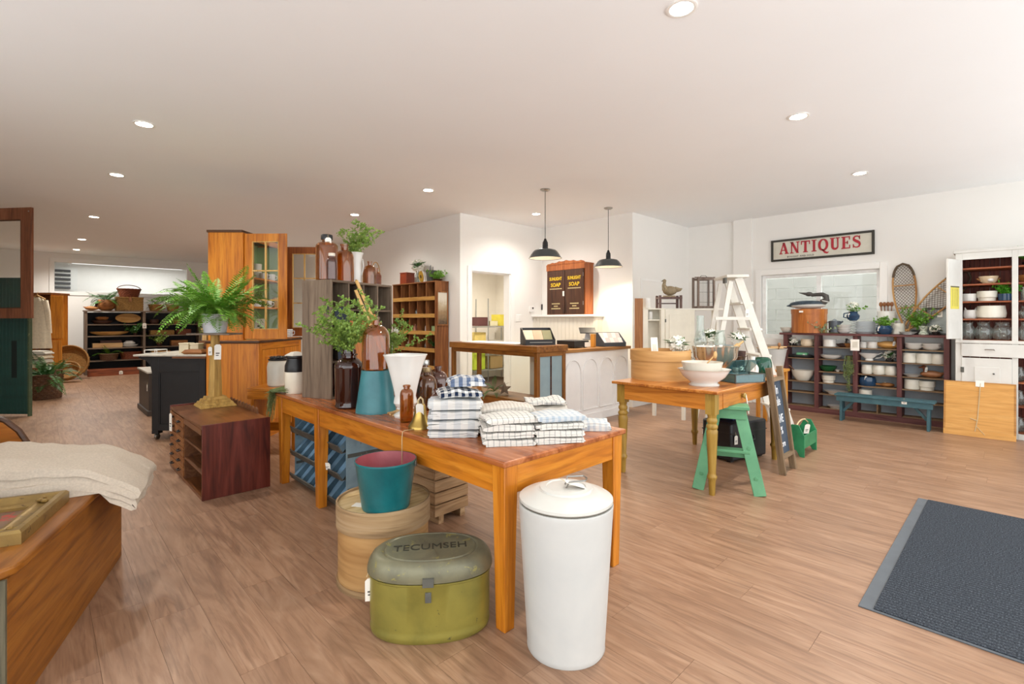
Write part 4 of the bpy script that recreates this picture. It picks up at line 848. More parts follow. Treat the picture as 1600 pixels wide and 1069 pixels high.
# top of the shelving
t = thing('potted_cycad', 'broad-leaved green plant in a round wooden bowl on the dark shelving', 'plant', ss(.38, ZT, .2)); mk('bowl', MB().lathe(hollow([(.09, 0), (.15, .04), (.19, .13), (.17, .24), (.15, .26)], .012), 28), M_bowlw, t); mk('soil', MB().lathe([(0, .21), (.16, .21), (0, .22)], 16), M_soil, t); fern(t, (0, 0, .22), 22, .48, 'cyc', M_leafd, lw=.075)
t = thing('duck_decoy', 'small brown wooden duck decoy at the left end of the dark shelving', 'decoy', ss(.10, ZT, .12)); 
def decoy(t, L, mb_mat, head_mat, sgn=1, bill=None, neck=.5):
    mk('body', MB().ball((0, 0, L * .2), L * .5, L * .22, L * .2, 18, 10, fn=lambda a, z: 1 + .12 * math.cos(a) * (1 if z < 0 else .6)), mb_mat, t)
    mk('tail', MB().tube([(-sgn * L * .36, 0, L * .24), (-sgn * L * .56, 0, L * .33)], [L * .1, L * .02], 8), mb_mat, t)
    h = mk('head', MB().tube([(sgn * L * .28, 0, L * .26), (sgn * L * .33, 0, L * (.3 + neck * .3)), (sgn * L * .36, 0, L * (.34 + neck * .42))], [L * .12, L * .085, L * .06], 12).ball((sgn * L * .37, 0, L * (.36 + neck * .45)), L * .125, L * .095, L * .1, 12, 8), head_mat, t)
    mk('bill', MB().tube([(sgn * L * .44, 0, L * (.35 + neck * .45)), (sgn * L * .6, 0, L * (.31 + neck * .45))], [L * .055, L * .03], 8), bill or head_mat, h)
decoy(t, .26, M_bowlw, M_bowld)
hp = thing('wicker_hamper', 'square lidded wicker hamper on top of the dark shelving', 'hamper', ss(.82, ZT, .2), 0); W_ = worn('hamper_cane', '9a7436', 'b99255', .56, .7, 30, c2='6e4d1f')
def weave_box(w, d, h, rows, cols):
    mb = MB()
    for r in range(rows):
        z0 = h * r / rows; z1 = h * (r + 1) / rows
        for c_ in range(cols):
            o_ = .006 if (r + c_) % 2 else 0; x0 = -w / 2 + w * c_ / cols; x1 = x0 + w / cols; mb.box(x0, x1, -d / 2 - o_, -d / 2 + .01, z0, z1).box(x0, x1, d / 2 - .01, d / 2 + o_, z0, z1)
        for c_ in range(max(2, int(cols * d / w))):
            k = max(2, int(cols * d / w)); o_ = .006 if (r + c_) % 2 else 0; y0 = -d / 2 + d * c_ / k; mb.box(-w / 2 - o_, -w / 2 + .01, y0, y0 + d / k, z0, z1).box(w / 2 - .01, w / 2 + o_, y0, y0 + d / k, z0, z1)
    return mb.box(-w / 2, w / 2, -d / 2, d / 2, 0, .01)
mk('weave', weave_box(.52, .36, .30, 10, 16), W_, hp); mk('lid', MB().box(-.27, .27, -.19, .19, .302, .335), W_, hp, bev=.006); mk('strap', MB().box(-.03, .03, -.199, -.19, .22, .335), wd_(BROWN, 'z'), hp)
t = basket('red_basket', 'red-brown handled basket stacked on the square hamper', 'basket', ss(.82, ZT + .336, .2), [(.19, 0), (.25, .20)], M_wickr, 20, 7, handle=.1, rz=.3, sx=1.0, sy=.7)
t = basket('fern_basket', 'tan basket with a small fern right of the hamper', 'basket', ss(1.36, ZT, .2), [(.12, 0), (.16, .16)], M_wick, 18, 6); fern(t, (0, 0, .14), 14, .30, 'sm', M_leafd, lw=.05)
basket('loop_basket', 'tan loop handled basket on the dark shelving behind the fern', 'basket', ss(1.72, ZT, .2), [(.11, 0), (.15, .17)], M_wick, 18, 6, handle=.18); basket('loop_basket', 'brown loop handled basket at the right of the shelving top', 'basket', ss(2.1, ZT, .2), [(.12, 0), (.16, .17)], M_wickr, 18, 6, handle=.16)
# bay one
def sh(i): return SZ[i] + .0125
dish('wooden_bowl', 'dark turned bowl on the top shelf of the first dark bay', 'bowl', ss(.30, sh(4)), .2, .16, .09, M_bowld); dish('wooden_bowl', 'red-brown footed bowl nested over the dark bowl, first bay', 'bowl', ss(.30, sh(4) + .092), .13, .12, .07, M_bowlw)
o = dish('dough_bowl', 'oval pale wooden dough bowl propped on edge on the top shelf', 'bowl', ss(.80, sh(4) + .125, .24), .25, .12, .07, M_bowlp); o.rotation_euler = (rad(72), 0, 0)
dish('dough_trough', 'long wooden dough trough on the second shelf of the first bay', 'bowl', ss(.44, sh(3)), .38, .14, .10, M_bowlp, foot=.4)
t = thing('trailing_ivy', 'trailing green ivy in a small pot, second shelf of the first bay', 'plant', ss(.93, sh(3), .12)); mk('pot', MB().lathe(hollow([(.035, 0), (.05, .08)], .005), 16), M_bowld, t); bush(t, (0, 0, .02), 12, .24, .045, 40, M_leafd, 1.2)
solo('wooden_box', MB().box(-.28, .28, -.12, .12, 0, .11), wd_(PALEW, 'x'), 'long pale wooden box on the third shelf of the first bay', 'box', ss(.40, sh(2)), 0, None, .004); solo('dark_book', MB().box(-.2, .2, -.1, .1, 0, .06), M_bowld, 'dark thick book on the pale wooden box', 'book', ss(.46, sh(2) + .111), .03, None, .004)
dish('white_dish', 'white ironstone dish on the third shelf of the first bay', 'dish', ss(.82, sh(2)), .18, .12, .06, M_iron); dish('white_dish', 'upper white dish stacked in the first bay', 'dish', ss(.82, sh(2) + .062), .13, .09, .03, M_iron)
t = basket('plant_basket', 'rough basket of leafy houseplant low in the first bay', 'basket', ss(.42, sh(1), .12), [(.16, 0), (.19, .15)], M_wickd, 18, 6); fern(t, (0, 0, .13), 16, .32, 'low', M_fern, lw=.07)
basket('lidded_basket', 'reddish rectangular basket low in the first bay', 'basket', ss(.86, sh(1)), [(.17, 0), (.2, .17)], M_wickr, 20, 7, sx=1.15, sy=.7)
t = thing('feed_trough', 'long dark wooden trough on the floor before the dark shelving', 'trough', (SX0 + .10, SY - .42, 0), -.06); mt = wd_(RUST, 'x')
mk('front_board', MB().box(-.1, 1.0, 0, .02, 0, .15), mt, t, bev=.003); mk('back_board', MB().box(-.1, 1.0, .28, .30, 0, .15), mt, t); mk('end_board', MB().box(-.1, -.08, .021, .279, 0, .15), mt, t); mk('end_board', MB().box(.98, 1.0, .021, .279, 0, .15), mt, t); mk('bottom', MB().box(-.08, .98, .021, .279, 0, .02), mt, t); ptag(t, (.5, -.004, .1), .07, .08, 0, 0)
# bay two
for i, (x, r, h, m, lab) in enumerate(((1.32, .10, .12, M_bowld, 'dark crock on the top shelf of the second dark bay'), (1.55, .09, .09, flat('grey_tin', '77756c', .5, .4), 'grey tin on the top shelf of the second bay'), (1.8, .09, .11, M_bowlw, 'brown pot on the top shelf of the second bay'))): solo('crock', MB().lathe(hollow([(r * .8, 0), (r, h * .3), (r, h * .8), (r * .9, h)], .008), 22), m, lab, 'crock', ss(x, sh(4)))
solo('wicker_tray', weave_box(.5, .26, .12, 5, 14), W_, 'shallow wicker tray on the second shelf of the second bay', 'tray', ss(1.48, sh(3))); solo('wicker_tray', weave_box(.3, .26, .14, 5, 10), M_wickr, 'reddish wicker tray beside the shallow tray', 'tray', ss(1.95, sh(3)))
t = thing('trailing_ivy', 'bright trailing ivy on the third shelf of the second bay', 'plant', ss(1.42, sh(2), .1)); mk('pot', MB().lathe(hollow([(.05, 0), (.07, .1)], .006), 16), M_bowld, t); bush(t, (0, 0, .04), 12, .26, .05, 30, M_leaf, 1.2)
solo('wooden_box', MB().box(-.18, .18, -.12, .12, 0, .14), M_bowlw, 'brown box right of the ivy in the second bay', 'box', ss(1.85, sh(2)), 0, None, .004); solo('wooden_box', MB().box(-.2, .2, -.13, .13, 0, .18), M_bowlp, 'pale box low in the second bay behind the black counter', 'box', ss(1.45, sh(1)), 0, None, .004)
# vent louver seen through the long window
lv = thing('wall_louver', 'white louvred vent on the bright wall behind the long window', 'vent', onY(98, 436, 18.3), 0); mk('vent_frame', MB().box(-.30, .30, -.02, 0, -.32, .32), M_trim, lv)
for i in range(5): mk('louver_blade', MB().box(-.16, .16, -.06, -.03, -.27 + i * .115, -.205 + i * .115), flat('louver_grey', '4c4d4f', .6), lv)
for i, (x, y) in enumerate(((2.1, 16.9), (1.9, 17.7))):
    t = thing('tube_light', ('nearer', 'farther')[i] + ' white tube light seen through the long window', 'light', (x, y, 2.86)); mk('housing', MB().box(-1.3, 1.3, -.06, .06, 0, .04), M_trim, t); mk('tube', MB().tube([(-1.25, 0, -.02), (1.25, 0, -.02)], .02, 10), emit('tube_glow', 'ffffff', 3), t)
    l = bpy.data.lights.new('tube_beam', 'AREA'); l.shape = 'RECTANGLE'; l.size = 2.4; l.size_y = .08; l.energy = 14; lo = bpy.data.objects.new('tube_beam', l); COL.objects.link(lo); lo.parent = t; lo.location = (0, 0, -.05)

# ================================================================ LEFT MIDDLE: black counter, chest, drawer box, fern, cupboard
bc = thing('black_counter', 'black painted counter on casters with a worn white top', 'counter', CF(237, 5.30), -TH)
M_bp = worn('black_paint', '121214', '6d6a62', .74, .55, 5, c2='0a0a0c'); M_wt = worn('worn_white_top', 'c4bfb2', '77706a', .62, .5, 6, c2='a8a295')
mk('side_panel', MB().box(0, .58, .012, .03, .10, .90), M_bp, bc); 
for x0, x1 in ((0, .075), (.515, .58)): mk('stile', MB().box(x0, x1, 0, .012, .10, .90), M_bp, bc, bev=.002)
mk('rail', MB().box(.075, .515, 0, .012, .74, .90), M_bp, bc, bev=.002); mk('rail', MB().box(.075, .515, 0, .012, .10, .17), M_bp, bc, bev=.002); mk('moulding', MB().box(.075, .515, .004, .012, .728, .74).box(.075, .087, .004, .012, .17, .728).box(.503, .515, .004, .012, .17, .728), M_bp, bc)
mk('front_panel', MB().box(0, .018, .03, .80, .10, .90), M_bp, bc); mk('back_panel', MB().box(.562, .58, .03, .80, .10, .90), M_bp, bc); mk('rear_panel', MB().box(.018, .562, .78, .80, .10, .90), M_bp, bc)
mk('bracket', MB().prism([(-.15, .905), (0, .905), (0, .70), (-.02, .80), (-.07, .86), (-.15, .885)], .03, TR(0, .01, 0)), M_bp, bc); mk('worktop', MB().box(-.19, .60, -.02, .82, .905, .925), M_wt, bc, bev=.004); mk('drip_board', MB().box(.24, .60, -.03, -.02, .885, .905), wd_(WAL, 'x'), bc)
boxes('foot', [(0, .07, 0, .07, .066, .10), (.51, .58, 0, .07, .066, .10), (0, .07, .73, .80, .066, .10), (.51, .58, .73, .80, .066, .10)], M_bp, bc)
for x, y in ((.035, .035), (.545, .035), (.035, .76), (.545, .76)):
    cs = mk('caster', MB().tube([(x - .012, y, .032), (x + .012, y, .032)], .032, 20), M_steel, bc); mk('fork', MB().box(x - .016, x - .013, y - .012, y + .012, .03, .065).box(x + .013, x + .016, y - .012, y + .012, .03, .065).box(x - .016, x + .016, y - .012, y + .012, .06, .066), M_steel, cs)
def bp(x, y, z=.9255): return bc.location + RZ(-TH) @ Vector((x, y, z))
M_crm = flat('cream_paint', 'd9cdb0', .6, var=.05)
for i, (px_, w, h, lab) in enumerate(((266, .10, .10, 'left cream wooden box on the black counter'), (282, .085, .095, 'right cream wooden box on the black counter'))):
    t = thing('cream_box', lab, 'box', bp((px_ - 237) * 5.6 / F, .25), -TH + .1, 'cream boxes'); mk('body', MB().box(-w / 2, w / 2, -.06, .06, 0, h), M_crm, t, bev=.003); mk('lid', MB().box(-w / 2 - .004, w / 2 + .004, -.064, .064, h, h + .015), M_crm, t, bev=.003)
solo('dark_tray', MB().lathe(hollow([(.8, 0), (1, .02)], .05), 4, sx=.16, sy=.12, ph=math.pi / 4), wd_(BROWN, 'x'), 'small dark tray at the front of the black counter', 'tray', bp(.42, .10), -TH)
solo('wire_caddy', MB().box(-.08, .08, -.05, .05, 0, .008).box(-.08, .08, -.05, -.044, .008, .07).box(-.08, .08, .044, .05, .008, .07).box(-.08, -.074, -.044, .044, .008, .07).box(.074, .08, -.044, .044, .008, .07), M_bowld, 'low dark caddy beside the cream boxes', 'caddy', bp(.47, .32), -TH)
t = thing('mantel_block', 'blond wooden bookend bracket above the cream boxes', 'bookend', bp(.36, .55), -TH)
mk('plinth', MB().box(-.16, .16, -.07, .07, 0, .13), wd_(WAL, 'x'), t); mk('upright', MB().box(-.13, -.08, -.05, .05, .13, .26), wd_(PALEW, 'z'), t); mk('upright', MB().box(.07, .14, -.05, .05, .13, .28), wd_(PALEW, 'z'), t); mk('cross_piece', MB().box(-.14, .05, -.06, .06, .26, .275), wd_(PALEW, 'x'), t)
t = thing('leaning_plank', 'tall grey plank leaning at the right of the black counter', 'plank', bp(.515, .44, .9285), 0, None, (0, rad(8), -TH)); mk('plank_board', MB().box(-.06, .03, -.02, .0, 0, .42), wd_(GREYW, 'z'), t, bev=.003)
t = thing('grey_shutter', 'dark grey wooden shutter standing behind the fern on the black counter', 'shutter', bp(.30, .70, .9255), -TH); mk('frame', MB().box(0, .22, 0, .02, 0, .36), wd_(GREYW, 'z', rough=.7), t)
for i in range(5): mk('slat', MB().box(.02, .20, -.006, 0, .03 + i * .065, .08 + i * .065), wd_(WAL, 'x'), t)
solo('small_bottle', MB().lathe(hollow(jug_prof(.018, .11, .4), .003), 16), M_blk, 'tiny black bottle with a tag at the left end of the counter', 'bottle', bp(.20, .30))
t = thing('wire_basket', 'small white wire letter tray on the left end of the black counter', 'tray', bp(-.10, .2), -TH); mk('tray_base', MB().box(-.07, .07, -.08, .08, 0, .006), M_iron, t); mk('tray_rail', MB().tube([(-.07, -.08, .04), (.07, -.08, .04), (.07, .08, .04), (-.07, .08, .04)], .004, 6, closed=True), M_iron, t); boxes('tray_post', [(x, x + .006, y, y + .006, .004, .04) for x in (-.072, .066) for y in (-.082, .076)], M_iron, t)
ch = thing('dark_chest', 'dark brown chest with a pale top behind the black counter', 'chest', (1.07, 8.15, 0)); M_chb = flat('chest_brown', '3a3029', .5, var=.1)
mk('body', MB().box(0, .5, 0, .88, .05, .575), M_chb, ch, bev=.004); mk('plinth', MB().box(-.02, .52, -.02, .90, 0, .07), M_chb, ch, bev=.006); mk('top_slab', MB().box(-.02, .52, -.02, .90, .576, .60), M_wt, ch, bev=.004); ptag(ch, (-.006, .1, .42), .06, .09, rad(-90), 0)
# drawer box on the floor
bx = thing('drawer_box', 'dark red wooden box with small drawers and open shelves on the floor', 'drawer box', (.842, 4.06, 0)); BXW, BXL, BXH = .46, 1.19, .53
m = wood('red_mahogany', '381510', '5e261a', '75352a', axis='z', rough=.35); mt = wood('walnut_top', '4a2a16', '6d4123', '80502c', axis='y', rough=.3); md = wd_(WAL, 'y', rough=.5)
mk('end_panel', MB().box(0, BXW, 0, .02, 0, BXH + .012), m, bx, bev=.003); mk('end_panel', MB().box(0, BXW, BXL - .02, BXL, 0, BXH + .012), m, bx, bev=.003); mk('top_board', MB().box(0, BXW, .02, BXL - .02, BXH - .02, BXH), mt, bx, bev=.002); mk('base_board', MB().box(0, BXW, .02, BXL - .02, 0, .025), mt, bx); mk('back_board', MB().box(BXW - .012, BXW, .02, BXL - .02, .025, BXH - .02), md, bx)
mk('divider', MB().box(.004, BXW - .012, .60, .616, .025, BXH - .02), md, bx)
for zz in (.19, .345): mk('shelf', MB().box(.004, BXW - .012, .02, .60, zz - .008, zz + .008), md, bx)
mk('face_rail', MB().box(-.004, .01, .02, .60, BXH - .06, BXH - .02), mt, bx)
sc_ = [(.0, 0)]
for i in range(9): sc_ += [(.0 + i * .09 + .015, .035), (.045 + i * .09, .05), (.075 + i * .09, .035), (.09 + i * .09, 0)]
mk('scalloped_rail', MB().prism(sc_, .012, TR(BXW, .28, BXH + .0) @ RZ(math.pi / 2)), md, bx)
for c_ in range(2):
    for r_ in range(6):
        y0 = .622 + c_ * .275; z0 = .03 + r_ * .079; d_ = mk('drawer', MB().box(-.003, .2, y0, y0 + .268, z0, z0 + .074), wd_(BROWN, 'y', rough=.45), bx, bev=.002)
        yc = y0 + .134; mk('cup_pull', MB().tube([(-.003, yc - .03, z0 + .04), (-.02, yc - .02, z0 + .034), (-.022, yc + .02, z0 + .034), (-.003, yc + .03, z0 + .04)], .006, 6), M_blk, d_)
ptag(bx, (-.03, .98, .50), .055, .15, rad(-80), .0)
# pedestal and fern
pd = thing('plant_pedestal', 'blond wooden pedestal stand with a stepped square base on the drawer box', 'plant stand', (1.145, 5.03, BXH + .0005)); mo = wood('pedestal_wood', '8d6a2e', 'b8924a', 'c8a45f', axis='z', rough=.55)
for i, (k, z0, z1) in enumerate(((.142, 0, .018), (.125, .018, .04), (.105, .04, .062), (.08, .062, .085))): mk('step', MB().hexa([(-k, -k, z0), (k, -k, z0), (k, k, z0), (-k, k, z0)], [(-k * .93, -k * .93, z1), (k * .93, -k * .93, z1), (k * .93, k * .93, z1), (-k * .93, k * .93, z1)]), mo, pd, bev=.002)
mk('column', MB().lathe([(0, .085), (.056, .085), (.042, .53), (.036, .55), (.036, .635), (0, .635)], 8, ph=.39), mo, pd)
mk('plate', MB().box(-.19, .19, -.11, .11, .635, .652, RZ(-TH)), wd_(GREYW, 'x'), pd, bev=.003)
ptag(pd, (.01, -.05, .55), .055, .135, -TH + .3, -.1); ptag(pd, (-.05, -.045, .53), .035, .075, -TH, 0)
fp = thing('potted_fern', 'large Boston fern in a white enamel bucket on the pedestal', 'plant', (1.145, 5.03, BXH + .6535))
mk('bucket', MB().lathe(hollow([(.088, 0), (.09, .005), (.108, .155), (.113, .16), (.112, .168)], .004), 36), worn('bucket_white', 'dcdee2', '9a9a9a', .75, .4, 4, c2='cfd2d8', bump=0), fp); mk('soil', MB().lathe([(0, .15), (.103, .15), (.06, .165), (0, .17)], 20), M_soil, fp)
fern(fp, (0, 0, .15), 84, .56, 'big', M_fern, lw=.058, spread=1.0); fern(fp, (0, 0, .16), 40, .36, 'mid', M_fern, lw=.055)

# ---- honey pine cupboard, glazed doors open
def CFx(xc, d, z=0.0): return Vector((xc * RX + d * FX, xc * RY + d * FY, z))
pk = thing('glazed_pine_cupboard', 'tall honey pine cupboard with a green inside and glazed doors standing open', 'cupboard', CFx(-2.70, 5.22), -TH)
hz, hx_, hy_ = wd_(HONEY, 'z', rough=.35), wd_(HONEY, 'x', rough=.35), wd_(HONEY, 'y', rough=.35); M_sage = flat('sage_green', 'a4b97e', .6, var=.04); dk = wood('dark_edge', '2b1a10', '4a2d18', '5b3a20', axis='x')
LZ = 1.05
mk('lower_side', MB().box(-.56, -.02, 0, .02, 0, LZ), hz, pk, bev=.002); mk('lower_side', MB().box(-.56, -.02, 1.03, 1.05, 0, LZ), hz, pk); mk('lower_back', MB().box(-.56, -.54, .02, 1.03, 0, LZ), hz, pk)
mk('lower_stile', MB().box(-.02, 0, 0, .07, 0, LZ), hz, pk, bev=.003); mk('lower_stile', MB().box(-.02, 0, .98, 1.05, 0, LZ), hz, pk, bev=.003); mk('lower_rail', MB().box(-.02, 0, .07, .98, LZ - .07, LZ), hy_, pk); mk('lower_rail', MB().box(-.02, 0, .07, .98, 0, .10), hy_, pk)
for a, b in ((.075, .52), (.53, .975)):
    d_ = mk('lower_door', MB().box(-.018, .002, a, b, .105, LZ - .075), hz, pk, bev=.002); mk('raised_panel', MB().box(.002, .009, a + .07, b - .07, .18, LZ - .15), hz, d_, bev=.006); mk('knob', MB().ball((.016, b - .03 if a < .3 else a + .03, .62), .014, n=10, k=6), dk, d_)
mk('waist_top', MB().box(-.57, .012, -.012, 1.062, LZ, LZ + .028), dk, pk, bev=.006); mk('waist_board', MB().box(-.55, .0, 0, 1.05, LZ + .028, LZ + .034), hy_, pk)
UZ0, UZ1 = LZ + .034, 2.24
mk('upper_side', MB().box(-.56, -.2, .03, .05, UZ0, UZ1), hz, pk, bev=.002); mk('upper_side', MB().box(-.56, -.2, 1.02, 1.04, UZ0, UZ1), hz, pk); mk('side_lining', MB().box(-.54, -.205, 1.014, 1.02, UZ0, UZ1 - .02), M_sage, pk); mk('side_lining', MB().box(-.54, -.205, .05, .056, UZ0, UZ1 - .02), M_sage, pk)
mk('upper_back', MB().box(-.56, -.54, .05, 1.02, UZ0, UZ1), M_sage, pk); mk('upper_top', MB().box(-.57, -.19, .02, 1.05, UZ1, UZ1 + .025), dk, pk); mk('floor_board', MB().box(-.54, -.2, .056, 1.014, UZ0, UZ0 + .012), M_sage, pk)
mk('face_stile', MB().box(-.2, -.185, .03, .10, UZ0, UZ1), hz, pk, bev=.002); mk('face_stile', MB().box(-.2, -.185, .97, 1.04, UZ0, UZ1), hz, pk, bev=.002); mk('face_rail', MB().box(-.2, -.185, .10, .97, UZ1 - .06, UZ1), hy_, pk)
CZ = [UZ0 + .012, 1.45, 1.78]
for zz in CZ[1:]: mk('shelf', MB().box(-.54, -.2, .056, 1.014, zz - .018, zz), hy_, pk)
def gl_door(y, w, mat_z, mat_x, ang, pane):
    hh = UZ1 - UZ0 - .02; s_ = .085; r_ = .085
    d_ = mk('glazed_door', MB().box(0, s_, -.011, .011, 0, hh).box(w - s_, w, -.011, .011, 0, hh).box(s_, w - s_, -.011, .011, hh - r_, hh).box(s_, w - s_, -.011, .011, 0, r_ + .02), mat_z, pk, (-.183, y, UZ0 + .01), ang, .003)
    mk('glazing_bar', MB().box(w / 2 - .008, w / 2 + .008, -.009, .009, r_ + .02, hh - r_), PALE_B, d_)
    zs = [r_ + .02 + (hh - 2 * r_ - .02) * k / 3 for k in range(4)]
    for zz in zs[1:3]: mk('glazing_bar', MB().box(s_, w - s_, -.009, .009, zz - .007, zz + .007), PALE_B, d_)
    mk('bead', MB().box(s_, s_ + .008, -.013, .013, zs[0], zs[3]).box(w - s_ - .008, w - s_, -.013, .013, zs[0], zs[3]).box(s_, w - s_, -.013, .013, zs[3] - .008, zs[3]).box(s_, w - s_, -.013, .013, zs[0], zs[0] + .008), PALE_B, d_)
    for a, b in ((s_, w / 2), (w / 2, w - s_)):
        for k in range(3): mk('pane', MB().box(a + .008, b - .008, -.0015, .0015, zs[k] + .007, zs[k + 1] - .007), pane, d_)
    return d_
PALE_B = wood('bar_wood', 'a97a34', 'd0a45c', 'dcb878', axis='z')
gl_door(.066, .46, hz, hx_, rad(-2), M_pane); gl_door(1.02, .47, wood('door_rust', '6a3410', '8f4c1a', 'a05a24', axis='z'), hx_, rad(3), M_pane)
def kp(x, y, z): return pk.location + RZ(-TH) @ Vector((x, y, z))
# things in the cupboard
def cup(name, label, cat, loc, r, h, mat, group=None, flare=1.0, handle=False, rz=0):
    t = thing(name, label, cat, loc, rz, group); mk('body', MB().lathe(hollow([(r * .86 / flare, 0), (r * .95 / flare, h * .06), (r, h * .9), (r * 1.02, h)], max(.003, r * .07)), 28), mat, t)
    if handle: mk('handle', MB().tube([(r * .95, 0, h * .8), (r * 1.5, 0, h * .75), (r * 1.55, 0, h * .4), (r * .92, 0, h * .25)], r * .11, 6), mat, t)
    return t
M_bw = check_mat('blue_band', 'e6e6e2', '4a6c96', .02, .35, 'z', k=.8)
cup('white_pot', 'white pot on the upper shelf of the pine cupboard', 'pot', kp(-.33, .42, CZ[2]), .05, .10, M_white); cup('white_mug', 'short white mug on the upper cupboard shelf', 'mug', kp(-.30, .70, CZ[2]), .045, .085, M_white, handle=True); cup('white_mug', 'second white mug right on the upper cupboard shelf', 'mug', kp(-.29, .86, CZ[2]), .045, .085, M_white, handle=True); cup('white_jar', 'tall white jar at the back of the upper cupboard shelf', 'jar', kp(-.40, .74, CZ[2] + .0), .05, .2, M_cream)
t = cup('plant_pot', 'white pot of trailing greens on the middle cupboard shelf', 'plant', kp(-.31, .50, CZ[1]), .075, .08, M_white); bush(t, (0, 0, .03), 9, .2, .022, 40, M_leaf, 1.3); cup('white_mug', 'white mug on the middle cupboard shelf', 'mug', kp(-.32, .84, CZ[1]), .045, .09, M_white, handle=True); cup('brown_canister', 'blond canister at the right of the middle cupboard shelf', 'canister', kp(-.28, .95, CZ[1]), .04, .13, wd_(PALEW, 'z'))
t = thing('dark_decoy', 'dark bird figurine on the middle cupboard shelf', 'figurine', kp(-.36, .22, CZ[1]), -TH + 1.5); decoy(t, .14, M_blk, M_blk)
t = thing('dark_decoy', 'dark round ornament on the upper cupboard shelf left', 'ornament', kp(-.38, .24, CZ[2]), -TH + 1.5); decoy(t, .16, flat('slate', '3a4148', .5), M_blk)
cup('white_crock', 'white crock on the lowest shelf inside the pine cupboard', 'crock', kp(-.34, .40, CZ[0] + .002), .055, .10, M_white); cup('grey_mug', 'grey mug at the right of the lowest cupboard shelf', 'mug', kp(-.28, .92, CZ[0] + .002), .04, .07, flat('grey_glaze', '9aa09a', .3))
t = thing('print_card', 'botanical print card leaning on the lowest cupboard shelf', 'print', kp(-.36, .58, CZ[0] + .004), 0, None, (rad(-14), 0, -TH + .1)); mk('card', MB().box(0, .12, 0, .003, 0, .22), M_tag, t); mk('sprig_print', MB().box(.055, .058, -.0008, 0, .03, .19).box(.03, .055, -.0008, 0, .12, .14).box(.058, .085, -.0008, 0, .09, .115).box(.035, .055, -.0008, 0, .06, .08), M_leafd, t)
for i, (y, lab) in enumerate(((.93, 'blue and white mug on the waist of the pine cupboard, nearest'), (1.0, 'blue and white mug on the waist of the pine cupboard, farther'))): cup('spongeware_mug', lab, 'mug', kp(-.09, y - .1, LZ + .0345) + Vector((0, .0, 0)), .045, .10, M_bw, 'spongeware mugs', handle=True)
# ---- pine bench end with crock and moss
pb = thing('pine_bench', 'low pine bench beside the glazed cupboard carrying a white crock', 'bench', CFx(-2.60, 4.80), -TH)
mk('seat', MB().box(0, .52, 0, .36, .60, .628), hx_, pb, bev=.004)
for x in (.03, .43): mk('leg_board', MB().box(x, x + .03, .02, .34, 0, .60), hz, pb, bev=.003)
mk('stretcher', MB().box(.06, .43, .16, .19, .18, .26), hx_, pb); mk('front_rail', MB().box(.0, .52, .008, .02, .52, .60), hx_, pb)
t = thing('white_crock', 'white stoneware crock with a black knobbly lid on the pine bench', 'crock', pb.location + RZ(-TH) @ Vector((.22, .18, .6285))); mk('body', MB().lathe(hollow([(.085, 0), (.098, .015), (.102, .2), (.095, .235), (.085, .25), (.09, .26)], .01), 28), flat('pale_stone', 'd8d4c6', .35, var=.03), t)
lm2 = MB().lathe([(0, .262), (.09, .262), (.092, .275), (.05, .285), (0, .287)], 20)
for k in range(12): lm2.ball((.06 * math.cos(k * 2.4), .06 * math.sin(k * 2.4), .29), .02, .016, .014, 7, 5)
mk('lid', lm2, M_blk, t)
t = thing('moss_garland', 'grey-green moss garland draped over the far corner of the long table', 'garland', (1.40, 4.09, TZ + .001), rad(-134))
mb = MB(); rr = random.Random(8)
for k in range(170):
    x = rr.uniform(-.10, .12); over = rr.random() < .6; pts = [Vector((x, rr.uniform(.0, .1), rr.uniform(.012, .05))), Vector((x * .5 + rr.uniform(-.02, .02), -.065, rr.uniform(.004, .03))), Vector((x * .4 + rr.uniform(-.03, .04), rr.uniform(-.11, -.075), rr.uniform(-.24, -.02) if over else .004))]
    mb.tube(pts, .0018, 3)
mk('strands', mb, M_moss, t)['kind'] = 'stuff'
# ---- tall pigeonhole shelf on the left wall
TS = Vector((4.27, 6.06, 0)); th = thing('tall_pigeonhole_shelf', 'tall brown wooden pigeonhole shelf against the left wall', 'shelf', TS); PD, PLn, PH = .24, 1.23, 1.874
mb_, mby = wd_(BROWN, 'z', rough=.65), wd_(BROWN, 'y', rough=.65); mlip = wood('lip_wood', '8a5f24', 'b88a44', 'c99c58', axis='y', rough=.6)
for y in (0, PLn - .02): mk('side_panel', MB().box(0, PD, y, y + .02, 0, PH), mb_, th, bev=.003)
mk('back_panel', MB().box(PD - .01, PD, .02, PLn - .02, 0, PH), wd_(WAL, 'z'), th); mk('top_board', MB().box(-.005, PD, -.005, PLn + .005, PH, PH + .016), mby, th)
tz = [.03 + k * .263 for k in range(7)]
for zz in tz: mk('shelf', MB().box(.004, PD - .01, .02, PLn - .02, zz - .007, zz + .007), mby, th); mk('front_lip', MB().box(-.012, .004, .02, PLn - .02, zz - .01, zz + .05), mlip, th, bev=.002)
for k in range(1, 5): mk('divider', MB().box(.006, PD - .01, .02 + (PLn - .04) * k / 5 - .006, .02 + (PLn - .04) * k / 5 + .006, tz[0], PH), mb_, th)
pz = PH + .0165
def tp_(y, z, x=.1): return TS + Vector((x, y, z))
t = thing('red_tin', 'red-brown square tin on top of the tall pigeonhole shelf', 'tin', tp_(.94, pz), .1); mk('body', MB().box(-.085, .085, -.085, .085, 0, .165), worn('red_tin_paint', '8a3a1e', '5a2a1a', .62, .35, 6), t, bev=.006); mk('lid', MB().box(-.088, .088, -.088, .088, .166, .185), MATS['red_tin_paint'], t, bev=.004)
